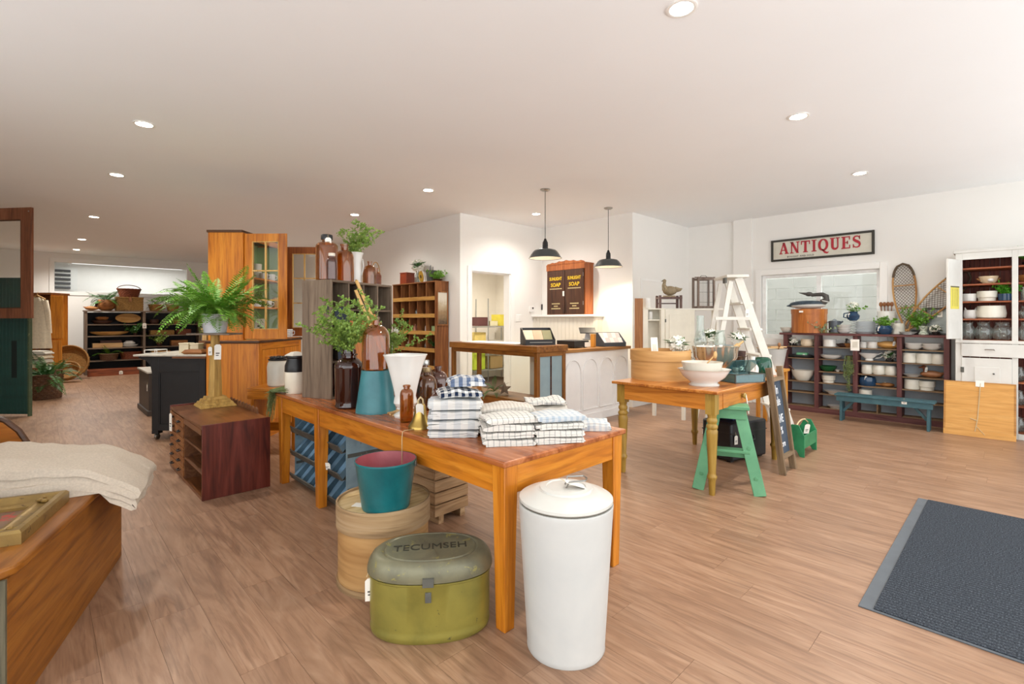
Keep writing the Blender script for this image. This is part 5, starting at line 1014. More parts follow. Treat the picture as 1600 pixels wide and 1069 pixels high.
t = thing('flower_jar', 'clear glass jar of white roses on the tall pigeonhole shelf', 'flowers', tp_(.62, pz)); mk('jar', MB().lathe(hollow([(.045, 0), (.05, .01), (.05, .12), (.035, .15), (.035, .17)], .004), 24), M_clear, t); mk('stems', MB().tube([(0, 0, .02), (.01, 0, .2)], .008, 6).tube([(.01, .01, .02), (-.02, .02, .22)], .006, 6), M_stem, t); blooms(t, (0, 0, .27), 26, .09, .055, 7, 4)
t = thing('metal_pail', 'small grey metal pail with candles on the tall shelf', 'pail', tp_(.28, pz, .12)); mk('body', MB().lathe(hollow([(.07, 0), (.085, .17), (.09, .175)], .004), 28), M_zinc, t)
for k in range(3): mk('candle', MB().tube([(-.03 + .03 * k, .02 * (k % 2), .02), (-.03 + .03 * k, .02 * (k % 2), .24 + .02 * (k % 2))], [.014, .008], 10), flat('grey_wax', '8f8c88', .6), t)
t = thing('yellow_plaque', 'yellow oval plaque leaning on the tall shelf top', 'plaque', tp_(.44, pz, .06), 0, None, (0, rad(-10), 0)); mk('plaque', MB().lathe([(0, 0), (1, 0), (.95, .012), (0, .014)], 24, sx=.09, sy=.06, m=TR(0, 0, .09) @ RYm(rad(-90))), flat('ochre', 'b08a2a', .5), t); mk('motif', MB().lathe([(0, 0), (.5, 0), (0, .004)], 12, sx=.06, sy=.04, m=TR(-.014, 0, .09) @ RYm(rad(-90))), M_bowld, t)
t = thing('moss_clump', 'bright green moss plant at the near end of the tall shelf top', 'plant', tp_(.09, pz)); mk('dish', MB().lathe(hollow([(.05, 0), (.075, .03)], .005), 18), M_bowld, t); bush(t, (0, 0, .0), 16, .13, .02, 60, M_fern, 1.1, spread=.6)
t = thing('framed_print', 'narrow framed landscape print hung on the side of the tall shelf', 'picture', TS + Vector((.02, -.001, 1.215))); mk('frame', MB().box(0, .2, -.018, 0, 0, .02).box(0, .2, -.018, 0, .50, .52).box(0, .015, -.018, 0, .02, .50).box(.185, .2, -.018, 0, .02, .50), wd_(BROWN, 'z'), t, bev=.002)
NTp = NT('landscape_print'); vv = NTp.coords((1, 1, 1)); sx_ = NTp.new('ShaderNodeSeparateXYZ'); NTp.ln(vv, sx_.inputs[0]); mrg = NTp.new('ShaderNodeMapRange'); NTp.ln(sx_.outputs['Z'], mrg.inputs[0]); mrg.inputs[2].default_value = .52; ad_ = NTp.new('ShaderNodeMath', operation='ADD'); ns_ = NTp.noise(vv, 22, 4); ml_ = NTp.new('ShaderNodeMath', operation='MULTIPLY'); ml_.inputs[1].default_value = .35; NTp.ln(ns_, ml_.inputs[0]); NTp.ln(mrg.outputs[0], ad_.inputs[0]); NTp.ln(ml_.outputs[0], ad_.inputs[1])
mk('print', MB().box(.015, .185, -.008, -.002, .02, .50), NTp.fin(NTp.ramp(ad_.outputs[0], [(.2, hx('4a3a2a')), (.55, hx('9a7f5c')), (.75, hx('b9a98c')), (.95, hx('d6cfbe'))]), .6), t)
names = (('small clear bottle in a pigeonhole, first row of the tall shelf', 5, .66, M_clear), ('second little bottle in the first row of the tall shelf', 5, .80, M_clear), ('pale green tin in the second row of the tall shelf', 4, .14, flat('pale_green', '8fa978', .5)), ('little pink candle in the second row of the tall shelf', 4, .70, flat('pink_wax', 'c58a70', .6)), ('white jar in the second row of the tall shelf', 4, .38, M_white), ('clear bottle in the third row of the tall shelf', 3, .40, M_clear), ('green fern pot in the third row of the tall shelf', 3, .14, M_leafd), ('lidded clear jar in the fourth row of the tall shelf', 2, .40, M_clear), ('grey pot in the fourth row of the tall shelf', 2, .14, flat('grey_pot', '6f675e', .6)), ('ivory jar in the third row of the tall shelf', 3, .88, M_cream))
for lab, k, y, m_ in names:
    if 'fern' in lab: t = thing('small_fern', lab, 'plant', tp_(y, tz[k] + .0075, .1)); mk('pot', MB().lathe(hollow([(.035, 0), (.045, .06)], .004), 16), M_bowld, t); bush(t, (0, 0, .03), 8, .13, .025, 30, M_leafd, .8)
    elif 'tin' in lab: solo('small_tin', MB().box(-.04, .04, -.05, .05, 0, .12), m_, lab, 'tin', tp_(y, tz[k] + .0075, .1), 0, None, .003)
    else: bottle('small_bottle', lab, tp_(y, tz[k] + .0075, .1), U(.026, .034), U(.12, .16), m_, None, neck=.4, cat='candle' if 'candle' in lab else 'pot' if 'pot' in lab else 'jar' if 'jar' in lab else 'bottle')
for k, y in ((4, 1.08), (3, 1.10)):
    t = thing('leafy_pot', ('leafy green pot at the far end of the second tall shelf row' if k == 4 else 'leafy green pot at the far end of the third tall shelf row'), 'plant', tp_(y, tz[k] + .0075, .1)); mk('pot', MB().lathe(hollow([(.04, 0), (.05, .07)], .004), 16), M_bowld, t); bush(t, (0, 0, .04), 9, .16, .03, 36, M_leafd, .7)

# ================================================================ COUNTER CORNER
wn = wood('case_oak', '5a3413', '86541f', '9a672c', axis='z', rough=.4); wnx = wood('case_oak', '5a3413', '86541f', '9a672c', axis='x', rough=.4); wny = wood('case_oak', '5a3413', '86541f', '9a672c', axis='y', rough=.4)
CX0, CX1, CY0, CY1, CH_ = 4.02, 4.52, 3.75, 5.34, 1.005
dc = thing('glass_display_case', 'oak framed glass display case beside the white counter', 'display case', (CX0, CY0, 0)); w_, l_ = CX1 - CX0, CY1 - CY0; p_ = .05
for x in (0, w_ - p_):
    for y in (0, l_ - p_): mk('post', MB().box(x, x + p_, y, y + p_, 0, CH_ - .075), wn, dc, bev=.003)
for x in (.004, w_ - .044):
    mk('rail', MB().box(x, x + .04, p_, l_ - p_, CH_ - .125, CH_ - .075), wny, dc); mk('base_panel', MB().box(x, x + .03, p_, l_ - p_, 0, .34), wny, dc)
for y in (.004, l_ - .044): mk('rail', MB().box(p_, w_ - p_, y, y + .04, CH_ - .125, CH_ - .075), wnx, dc)
for y in (.006, l_ - .036): mk('base_panel', MB().box(p_, w_ - p_, y, y + .03, 0, .10), wnx, dc)
mk('deck', MB().box(.03, w_ - .03, .03, l_ - .03, .34, .355), wny, dc); mk('top_frame', MB().box(-.02, w_ + .02, -.02, .06, CH_ - .075, CH_).box(-.02, w_ + .02, l_ - .06, l_ + .02, CH_ - .075, CH_).box(-.02, .06, .06, l_ - .06, CH_ - .075, CH_).box(w_ - .06, w_ + .02, .06, l_ - .06, CH_ - .075, CH_), wny, dc, bev=.006)
mk('glass_pane', MB().box(.02, .024, p_, l_ - p_, .345, CH_ - .125), M_pane, dc); mk('glass_pane', MB().box(.06, w_ - .06, .06, l_ - .06, CH_ - .02, CH_ - .012), M_pane, dc); mk('glass_pane', MB().box(w_ - .024, w_ - .02, p_, l_ - p_, .345, CH_ - .125), M_pane, dc)
M_bglass = flat('blue_grey_glass', '93a9b0', .12, var=.04)
for a, b in ((p_, .24), (.262, w_ - p_)): mk('side_pane', MB().box(a, b, .018, .024, .10, CH_ - .125), M_bglass, dc)
mk('side_bar', MB().box(.24, .262, .012, .03, .10, CH_ - .125), M_bowld, dc); mk('latch', MB().box(-.006, 0, .015, .03, .82, .86), M_brass, dc)
t = thing('wood_star', 'grey wooden star among greens inside the display case', 'ornament', (CX0 + .2, CY0 + .75, .357), -TH); stp = []
for k in range(10): a = math.pi / 2 + k * math.pi / 5; q = .09 if k % 2 == 0 else .04; stp.append((q * math.cos(a), .075 + q * math.sin(a)))
mk('star', MB().prism(stp[::-1], .02), wd_(GREYW, 'z'), t)
t = thing('case_greens', 'dark green boughs lying on the display case floor', 'greenery', (CX0 + .16, CY0 + .9, .357)); fern(t, (0, 0, .03), 12, .26, 'case', M_leafd, lw=.06)
solo('paper_sheet', MB().box(-.16, .16, -.50, .50, 0, .006), M_tag, 'large sheets of white paper on the display case top', 'paper', (CX0 + .24, CY0 + .95, CH_ + .001), .03)
t = thing('book_stand', 'black slanted counter stand of greeting books on the display case', 'display stand', (CX0 + .03, CY0 + .21, CH_ + .001), -TH + .3); W2 = .37
def slant(t, W, D_, h0, h1, body, face, cards=None, n=2, chh_=.11):
    mk('side_cheek', MB().prism([(0, 0), (D_, 0), (D_, h1), (D_ * .8, h1), (0, h0)], .006, RZ(math.pi / 2) @ TR(0, -.006, 0)), body, t); mk('side_cheek', MB().prism([(0, 0), (D_, 0), (D_, h1), (D_ * .8, h1), (0, h0)], .006, TR(W, 0, 0) @ RZ(math.pi / 2)), body, t)
    mk('front_lip', MB().box(.0, W, -.004, .004, 0, h0), body, t); mk('tray_base', MB().box(.0, W, .004, D_, 0, .006), body, t); mk('tray_back', MB().box(0, W, D_ - .006, D_, .006, h1), body, t)
    for r in range(n):
        for c_ in range(cards):
            x = .01 + (W - .02) * c_ / cards; y = .03 + r * (D_ - .08) / max(1, n); z = h0 * .5 + r * (h1 - h0) * .5
            mk('card', MB().box(x, x + (W - .03) / cards, 0, .012, 0, chh_, TR(0, y, z) @ RXm(rad(-35))), face[(r + c_) % len(face)], t)
slant(t, W2, .2, .065, .2, flat('display_black', '1c1d21', .5), [flat('card_cream', 'd9d0b8', .6), flat('card_peach', 'd8b498', .6), flat('card_olive', '8c8a6a', .6)], 3, 1, .17)
mk('lip_print', MB().box(.05, W2 - .04, -.0055, -.0045, .028, .036), flat('grey_print', '9a9a94', .6), t)
# white counter with arched mouldings
KX0, KX1, KY0, KY1, KH = 4.60, 5.985, 3.83, 4.42, .935
ct = thing('white_counter', 'white painted shop counter with arched mouldings and a wood top', 'counter', (KX0, KY0, 0)); kw = KX1 - KX0; M_kw = flat('counter_white', 'edecea', .5, var=.015)
mk('front_board', MB().box(0, kw, 0, .02, .0, KH - .04), M_kw, ct); mk('end_board', MB().box(kw - .02, kw, .02, KY1 - KY0, 0, KH - .04), M_kw, ct); mk('end_board', MB().box(0, .02, .02, KY1 - KY0, 0, KH - .04), M_kw, ct); mk('plinth', MB().box(-.0, kw + .012, -.012, 0, 0, .10), M_kw, ct, bev=.004); mk('counter_top', MB().box(-.02, kw + .03, -.03, KY1 - KY0, KH - .04, KH), wood('counter_oak', '7a4d22', 'a2713a', 'b58550', axis='x', rough=.4), ct, bev=.004)
aw = .31
for k in range(4):
    xc = .16 + k * .352; pts = [(xc - aw / 2, -.004, .16), (xc - aw / 2, -.004, .60)] + [(xc - aw / 2 * math.cos(a), -.004, .60 + .20 * math.sin(a)) for a in [math.pi * i / 14 for i in range(1, 14)]] + [(xc + aw / 2, -.004, .60), (xc + aw / 2, -.004, .16)]
    mk('arch_moulding', MB().tube(pts + [(xc - aw / 2, -.004, .16)], .009, 6), M_kw, ct)
def kpnt(px_, y): return onY(px_, 540, y)
t = thing('cash_drawer', 'black cash drawer with a white card on the white counter', 'cash drawer', (kpnt(892, 4.0).x, 3.94, KH + .001)); mk('body', MB().box(0, .30, 0, .3, .012, .095), M_blk, t, bev=.004); boxes('foot', [(x, x + .03, y, y + .03, 0, .012) for x in (.02, .25) for y in (.02, .25)], M_blk, t); mk('qr_less_card', MB().box(.2, .32, -.012, -.008, .012, .072), M_tag, t).name = 'white_card'
t = thing('tablet_till', 'tilted black tablet till on the cash drawer', 'tablet', (kpnt(916, 4.1).x, 4.08, KH + .0965), -TH); mk('screen', MB().box(-.11, .11, -.006, .006, -.075, .075, TR(0, 0, .125) @ RXm(rad(-62))), M_blk, t, bev=.004); mk('stand', MB().prism([(-.04, 0), (.05, 0), (.02, .1), (-.02, .1)], .05, TR(0, -.02, 0)), flat('till_grey', 'b9b9b9', .4), t); mk('stand_foot', MB().box(-.06, .06, -.05, .05, 0, .008), M_blk, t)
t = thing('pen_box', 'tall orange wooden box beside the tablet till', 'box', (kpnt(928, 3.95).x, 3.95, KH + .001)); mk('box_body', MB().box(0, .045, 0, .06, 0, .17), wd_(PINE, 'z'), t, bev=.002); mk('box_top', MB().box(-.003, .048, -.003, .063, .171, .178), wd_(PALEW, 'x'), t)
t = thing('card_rack', 'dark slanted rack of white greeting cards at the counter end', 'card rack', (kpnt(944, 3.90).x, 3.90, KH + .001), -.35); slant(t, .36, .2, .055, .19, flat('rack_slate', '3c4450', .5), [flat('card_white', 'e6e1e2', .6), flat('card_grey', 'cfc8cb', .6)], 5)
# knee wall with ledge and beadboard
kn = struct('wall_knee', MB().box(6.12, 6.34, 4.52, 5.80, 0, 1.35), flat('bead_paint', 'e4dfd2', .6, var=.01))
bd = MB().box(-.008, 0, .003, .077, 0, 1.33).mesh('board'); bd.materials.append(MATS['bead_paint'])
for k in range(16): mk('board', bd, None, kn, (6.12, 4.52 + k * .08, 0), bev=.003)
for k in range(2): mk('board', bd, None, kn, (6.14 + k * .08 + .08, 4.52, 0), math.pi / 2)
struct('trim_1', MB().box(6.07, 6.34, 4.48, 5.80, 1.35, 1.385), M_trim, bev=.006)
# soap cabinet
sp_ = thing('soap_cabinet', 'brown two-door soap cabinet lettered in yellow on the white ledge', 'cabinet', (6.10, 4.69, 1.386)); cw, chh, cdp = .80, .80, .235
red = wood('soap_side', '7a3f1e', 'a05a2e', 'b36c3c', axis='z', rough=.4); mk('side_panel', MB().box(.03, cdp, 0, .02, 0, chh), red, sp_, bev=.003); mk('side_panel', MB().box(.03, cdp, cw - .02, cw, 0, chh), red, sp_); mk('back_panel', MB().box(cdp - .01, cdp, .02, cw - .02, 0, chh), red, sp_); mk('bottom_panel', MB().box(.03, cdp - .01, .02, cw - .02, 0, .02), red, sp_)
mk('top_panel', MB().box(.02, cdp, -.01, cw + .01, chh, chh + .02), red, sp_); mk('face_rail', MB().box(.012, .03, 0, cw, chh - .075, chh), red, sp_)
cst = [(0, 0)] + [(cw * (k + .5) / 16, .018 + .03 * math.exp(-((k - 7.5) / 5) ** 2) + (.012 if k % 3 == 1 else 0)) for k in range(16)] + [(cw, 0)]
mk('crest', MB().prism(cst[::-1], .014, TR(.028, 0, chh + .02) @ RZ(math.pi / 2)), red, sp_)
dkd = wood('soap_door', '2e190f', '4a2c1b', '573723', axis='z', rough=.45)
M_yel = flat('yellow_letter', 'e3bd22', .5); M_gold_t = flat('cream_letter', 'd9c692', .6)
for k, (y0, y1) in enumerate(((.02, .395), (.405, .78))):
    d_ = mk('door', MB().box(.008, .03, y0, y1, .01, chh - .08), dkd, sp_, bev=.003); yc = (y0 + y1) / 2
    FN = lambda y, z: TR(.0065, y, z) @ FACE_NX
    text('lettering', 'SUNLIGHT', .072, M_yel, d_, FN(yc, .585), .002, bold=.0018, sx=.78); text('lettering', 'SOAP', .085, M_yel, d_, FN(yc, .485), .002, bold=.002, sx=1.0)
    mk('small_lettering', MB().add([], [])if False else (lambda mb: [mb.box(.006, .0078, yc - .13 + i * .022, yc - .13 + i * .022 + .015, .415, .43) for i in range(12)] and mb)(MB()), M_gold_t, d_)
    sm = MB()
    for r, n_ in ((.17, 8), (.13, 4), (.09, 9)):
        for i in range(n_): sm.box(.006, .0078, yc - n_ * .011 + i * .022, yc - n_ * .011 + i * .022 + .015, r, r + .018)
    mk('small_lettering', sm, M_gold_t, d_)
mk('price_tag', MB().box(.0, .005, .405, .44, .30, .38), M_tag, sp_)
for z in (.6, .15): mk('hinge', MB().box(.004, .009, .022, .03, z, z + .06), M_steel, sp_)
# pendants
M_shade = flat('shade_grey', '3f4647', .25, 0, .6)
def pendant(x, y, label):
    t = thing('pendant_lamp', label, 'lamp', (x, y, ZC), 0, 'enamel pendants'); zr = -.84
    mk('canopy', MB().lathe([(0, 0), (.062, 0), (.062, -.008), (.045, -.02), (.012, -.026), (0, -.026)], 28), M_steel, t); mk('cord', MB().tube([(0, 0, -.02), (0, 0, -.62)], .004, 8), M_blk, t)
    mk('socket', MB().lathe([(0, -.60), (.012, -.605), (.02, -.63), (.032, -.65), (.034, -.70), (.030, -.705), (.034, -.71), (.034, -.735), (0, -.735)], 24), M_blk, t)
    mk('shade', MB().lathe([(.03, -.73), (.09, -.735), (.128, -.745), (.15, -.765), (.175, -.80), (.198, zr), (.203, zr - .004), (.198, zr - .006)], 48), M_shade, t); mk('shade_lining', MB().lathe([(.0, -.742), (.09, -.742), (.125, -.752), (.147, -.77), (.17, -.80), (.196, zr - .003)], 48), flat('shade_white', 'f6f2e8', .5), t)
    mk('bulb', MB().ball((0, 0, -.79), .03), emit('bulb_glow', 'ffe7c0', 18), t)
    l = bpy.data.lights.new('pendant_beam', 'SPOT'); l.energy = 45; l.color = (1, .84, .62); l.spot_size = rad(140); l.spot_blend = .5; l.shadow_soft_size = .05; lo = bpy.data.objects.new('pendant_beam', l); COL.objects.link(lo); lo.parent = t; lo.location = (0, 0, -.83)
pendant(4.465, 4.03, 'dark grey enamel pendant lamp over the display case'); pendant(5.85, 4.07, 'dark grey enamel pendant lamp over the white counter')
p = onY(830, 483, 5.80); t = thing('thermostat', 'white thermostat on the wall left of the soap cabinet', 'thermostat', (p.x, 5.80, p.z)); mk('plate', MB().box(-.06, .06, -.02, 0, -.05, .05), M_trim, t, bev=.006); mk('dial', MB().box(.005, .035, -.024, -.02, .0, .03), M_blk, t)
p = onX(846, 480, 6.34); solo('wall_switch', MB().box(-.02, 0, -.03, .03, -.05, .05), M_blk, 'small black switch box on the wall beside the soap cabinet', 'switch', (6.34, p.y, p.z), 0, None, .004)
p = onY(810, 497, 5.80); t = thing('light_switch', 'white double light switch plate right of the doorway', 'switch', (p.x, 5.80, p.z)); mk('plate', MB().box(-.06, .06, -.008, 0, -.06, .06), M_trim, t, bev=.003)
for s in (-.025, .025): mk('rocker', MB().box(s - .014, s + .014, -.012, -.008, -.03, .03), M_trim, t)
# store room shelves and boxes
downlight(5.9, 7.0, 'unseen lamp added to light the store room beyond the doorway', 3.5)  # unseen lamp, added to brighten the room behind the doorway
ws = thing('wire_shelving', 'grey wire shelving in the store room seen through the doorway', 'shelving', (6.05, 7.75, 0)); WZ = [.25, .72, 1.16]
for x in (0, .75, 1.5):
    for y in (0, .4): mk('post', MB().tube([(x, y, 0), (x, y, 1.75 if x < 1 else 1.25)], .012, 8), M_steel, ws)
for z in WZ:
    mk('wire_shelf', (lambda mb: [mb.tube([(0, .4 * i / 10, z), (1.5, .4 * i / 10, z)], .004, 5) for i in range(11)] and mb)(MB()).box(0, 1.5, -.008, .008, z - .02, z + .01), M_steel, ws)
for (x, z, w, h, c, lab) in ((.52, WZ[2], .28, .18, '5a332e', 'dark brown box on the store room top shelf'), (.84, WZ[2], .22, .10, 'd8cfa8', 'cream packet pile on the store room top shelf'), (1.12, WZ[2], .18, .24, 'd9c94a', 'yellow carton on the store room top shelf'), (.42, WZ[1], .3, .3, 'd3bb6a', 'mustard cardboard box on the store room middle shelf'), (.85, WZ[1], .4, .12, 'c9c4ba', 'low white carton on the store room middle shelf'), (.40, WZ[0], .3, .34, 'b9c832', 'lime green carton low in the store room'), (.85, WZ[0], .35, .25, 'a88a5a', 'brown carton low in the store room')):
    t = thing('store_box', lab, 'box', (6.07 + x, 7.95, z + .0115)); m_ = flat('box_' + c, c, .7); mk('carton', MB().box(0, w, -.14, .14, 0, h), m_, t, bev=.004); mk('flap', MB().box(.0, w, -.141, .141, h, h + .006), m_, t)

# ================================================================ PINE TABLE AND WHAT STANDS ON IT
PZ = .78; PX0, PX1, PY0, PY1 = 3.525, 5.0, 1.51, 2.42
pt = thing('turned_leg_table', 'pine kitchen table with olive turned legs and a drawer', 'table', (PX0, PY0, 0)); pw, pl_ = PX1 - PX0, PY1 - PY0
M_pt = wood('pine_top', '8a4a1c', 'b5702f', 'c98a48', axis='x', rough=.28); M_pa = wood('pine_apron', '9a5418', 'c47c2e', 'd0893a', axis='x', rough=.4); M_pay = wood('pine_apron', '9a5418', 'c47c2e', 'd0893a', axis='y', rough=.4); M_ol = wood('olive_leg', '7c5f22', '9e7d34', 'ad8d44', axis='z', rough=.4)
mk('tabletop', MB().box(0, pw, 0, pl_, PZ - .024, PZ), M_pt, pt, bev=.006)
for x in (.07, pw - .07):
    for y in (.07, pl_ - .07):
        mk('leg', MB().box(x - .036, x + .036, y - .036, y + .036, .60, PZ - .024).lathe([(0, 0), (.02, 0), (.022, .01), (.026, .10), (.028, .115), (.036, .13), (.036, .14), (.028, .155), (.027, .165), (.04, .45), (.041, .475), (.034, .49), (.041, .50), (.041, .515), (.03, .53), (.038, .545), (.038, .56), (.03, .575), (.036, .60), (0, .60)], 24, (x, y, 0)), M_ol, pt)
for x in (.045, pw - .045): mk('apron', MB().box(x - .01, x + .01, .106, pl_ - .106, PZ - .15, PZ - .024), M_pay, pt, bev=.002)
mk('apron', MB().box(.106, pw - .106, pl_ - .055, pl_ - .035, PZ - .15, PZ - .024), M_pa, pt); mk('apron', MB().box(.106, .17, .035, .055, PZ - .15, PZ - .024), M_pa, pt); mk('apron', MB().box(.90, pw - .106, .035, .055, PZ - .15, PZ - .024), M_pa, pt)
d_ = mk('drawer', MB().box(.175, .895, .03, .05, PZ - .148, PZ - .028), M_pa, pt, bev=.003); mk('knob', MB().lathe([(0, 0), (.012, 0), (.012, .012), (.024, .02), (.02, .032), (0, .034)], 18, m=TR(.53, .03, PZ - .085) @ RXm(rad(90))), M_ol, d_); mk('ribbon', MB().tube([(.53, .0, PZ - .075), (.528, -.008, PZ - .11), (.54, -.012, PZ - .17), (.555, -.012, PZ - .23)], .004, 6), M_tag, d_)
# bentwood cheese box
c, r = pc(986, 1077, 596, PZ); r *= 1.0
cb = thing('cheese_box', 'big round bentwood cheese box on the pine table', 'box', c); M_cb = wood('bent_wood', 'b98a50', 'cd9f64', 'd6ac74', axis='h', rough=.5, bump=.05, fine=.5)
mk('wall', MB().lathe(hollow([(r * .97, 0), (r * .97, .21)], .006), 56), M_cb, cb); mk('hoop', MB().lathe([(r * .975, .165), (r, .165), (r * 1.0, .255), (r * .96, .255), (r * .96, .21), (r * .975, .165)], 56), M_cb, cb); mk('tack', MB().ball((r * .45, -r * .895, .235), .006, n=8, k=5), M_blk, cb); mk('tack', MB().ball((r * .55, -r * .84, .19), .006, n=8, k=5), M_blk, cb)
hy = thing('hydrangea_spray', 'white hydrangea heads with leaves in the cheese box', 'flowers', c + Vector((.12, -.10, .011))); mk('stem', MB().tube([(0, 0, 0), (.01, 0, .2)], .006, 6), M_stem, hy); blooms(hy, (0, -.0, .29), 60, .07, .03, 8, 7); blooms(hy, (.04, -.05, .22), 30, .045, .03, 0, 9)
cd_ = thing('photo_card', 'narrow white card standing in the cheese box', 'card', c + Vector((-.10, -.02, .011)), 0, None, (rad(-12), 0, -TH)); mk('card', MB().box(-.03, .03, 0, .003, 0, .36), M_tag, cd_); mk('print', MB().box(-.02, .02, -.001, 0, .05, .3), flat('pale_print', 'd9d3c4', .8), cd_)
# footed basin and bowl
c, r = pc(1075, 1125, 605, PZ); R1 = 38.5 * 3.85 / F
solo('ironstone_basin', MB().lathe(hollow([(R1 * .58, 0), (R1 * .6, .008), (R1 * .52, .02), (R1 * .55, .03), (R1 * .82, .07), (R1 * .95, .11), (R1 * .99, .125), (R1 * 1.04, .13)], .008), 48), M_iron, 'large white footed basin at the pine table corner', 'basin', c)
wbw = thing('mixing_bowl', 'white mixing bowl with a wooden spoon set in the footed basin', 'bowl', c + Vector((-.015, .01, .045))); R2_ = 30 * 3.85 / F
mk('bowl', MB().lathe(hollow([(R2_ * .5, 0), (R2_ * .7, .02), (R2_ * .95, .09), (R2_ * 1.0, .12), (R2_ * 1.04, .135), (R2_ * 1.04, .142)], .007), 44), flat('bowl_cream', 'd9d3c5', .2, var=.02), wbw); mk('wooden_spoon', MB().tube([(.02, .03, .02), (.06, -.02, .13), (.09, -.06, .19)], [.01, .006, .006], 8).ball((.095, -.065, .195), .022, .014, .03, 10, 6), wd_(PALEW, 'z'), wbw)
def tb(px_, yb, z=PZ): return Gp(px_, yb, z)
# silver punch bowl behind
c = CF(1117, 4.38, PZ); sv = thing('fluted_glass_bowl', 'large fluted silvery glass punch bowl behind the white bowls', 'bowl', c); Rg = .19
M_silv = flat('silver_plate', 'd8d2c4', .18, .85); mk('foot_bowl', MB().lathe(hollow([(.07, 0), (.075, .01), (.05, .03), (.1, .08), (Rg * .95, .19), (Rg, .27), (Rg * 1.03, .285)], .007), 64, fn=lambda a, z: 1 + .035 * math.cos(a * 14)), M_silv, sv)
# oil lamp
c = CF(1094, 4.62, PZ); ol = thing('oil_lamp', 'clear glass oil lamp with a tall chimney on the pine table', 'lamp', c); mk('font', MB().lathe(hollow([(.065, 0), (.07, .01), (.025, .035), (.022, .08), (.06, .12), (.065, .16), (.03, .20)], .004), 32), M_clear, ol); mk('burner', MB().lathe([(0, .195), (.035, .195), (.04, .215), (.03, .235), (0, .235)], 24), M_brass, ol); mk('chimney', MB().lathe([(.032, .235), (.03, .25), (.055, .29), (.06, .32), (.045, .38), (.035, .46), (.036, .56), (.034, .56), (.033, .46), (.043, .38), (.058, .32), (.052, .29), (.028, .25), (.032, .235)], 32), M_clear, ol)
# stand with blue tin, mirror frame, jug with flowers
bs = thing('blue_tin_box', 'grey-blue tin box behind the glass bowl on the pine table', 'box', CF(1128, 4.78, PZ), -TH); M_bt = worn('grey_blue', '6f95a8', '8d8d86', .7, .45, 5, c2='5a8296'); mk('body', MB().box(-.11, .08, -.07, .07, 0, .25), M_bt, bs, bev=.005); mk('lid', MB().box(-.113, .083, -.073, .073, .251, .275), M_bt, bs, bev=.004)
t = thing('glass_jar', 'ribbed clear glass jar on the grey-blue tin box', 'jar', CF(1125, 4.78, PZ + .2755)); mk('jar_body', MB().lathe(hollow([(.05, 0), (.055, .01), (.055, .05), (.038, .12), (.045, .145)], .004), 40, fn=lambda a, z: 1 + .02 * math.cos(a * 16)), M_clear, t)
t = thing('hydrangea_pot', 'white hydrangeas in a dark pot left of the blue tin box', 'flowers', CF(1106, 4.95, PZ)); mk('pot', MB().lathe(hollow([(.06, 0), (.085, .22)], .006), 24), M_blk, t); blooms(t, (-.01, -.01, .34), 60, .085, .032, 8, 12)
t = thing('hydrangea_pot', 'green leaves and white florets right of the ribbed jar', 'flowers', CF(1153, 4.72, PZ)); mk('pot', MB().lathe(hollow([(.05, 0), (.07, .22)], .006), 24), M_bowld, t); blooms(t, (.0, 0, .34), 30, .06, .03, 9, 13)
solo('rolling_pin', MB().tube([(-.17, 0, 0), (-.12, 0, 0), (-.115, 0, 0), (.115, 0, 0), (.12, 0, 0), (.17, 0, 0)], [.009, .011, .022, .022, .011, .009], 14), wd_(PALEW, 'x'), 'wooden rolling pin tilted against the blue tin box', 'rolling pin', CF(1139, 4.60, PZ + .215), 0, None, 0, (0, rad(-38), -TH))
t = thing('pewter_tankard', 'brown pewter tankard with a scroll handle behind the blue glass box', 'tankard', CF(1156, 4.55, PZ), -TH); mk('body', MB().lathe(hollow([(.04, 0), (.042, .01), (.036, .05), (.03, .17), (.034, .18)], .004), 24), flat('pewter', '6d5848', .35, .7), t); mk('handle', MB().tube([(.032, 0, .16), (.07, 0, .19), (.075, 0, .13), (.055, 0, .08), (.037, 0, .04)], .005, 8), MATS['pewter'], t)
c = CF(1176, 4.42, PZ); t = thing('white_jug_bottle', 'white pottery bottle with a ring handle at the table right end', 'bottle', c, -TH); mk('body', MB().lathe(hollow([(.045, 0), (.05, .01), (.05, .09), (.03, .13), (.02, .15), (.022, .19)], .005), 24), M_iron, t); mk('handle', MB().tube([(.0, -.02, .16), (.0, -.05, .15), (.0, -.055, .1), (.0, -.047, .07)], .006, 8), M_iron, t)
t = cup('white_bowl', 'small white bowl behind the blue glass box', 'bowl', CF(1172, 4.62, PZ), .07, .09, M_iron, flare=1.3)
t = cup('milk_jug', 'tiny white milk jug beside the tankard', 'jug', CF(1149, 4.42, PZ), .026, .09, M_iron)
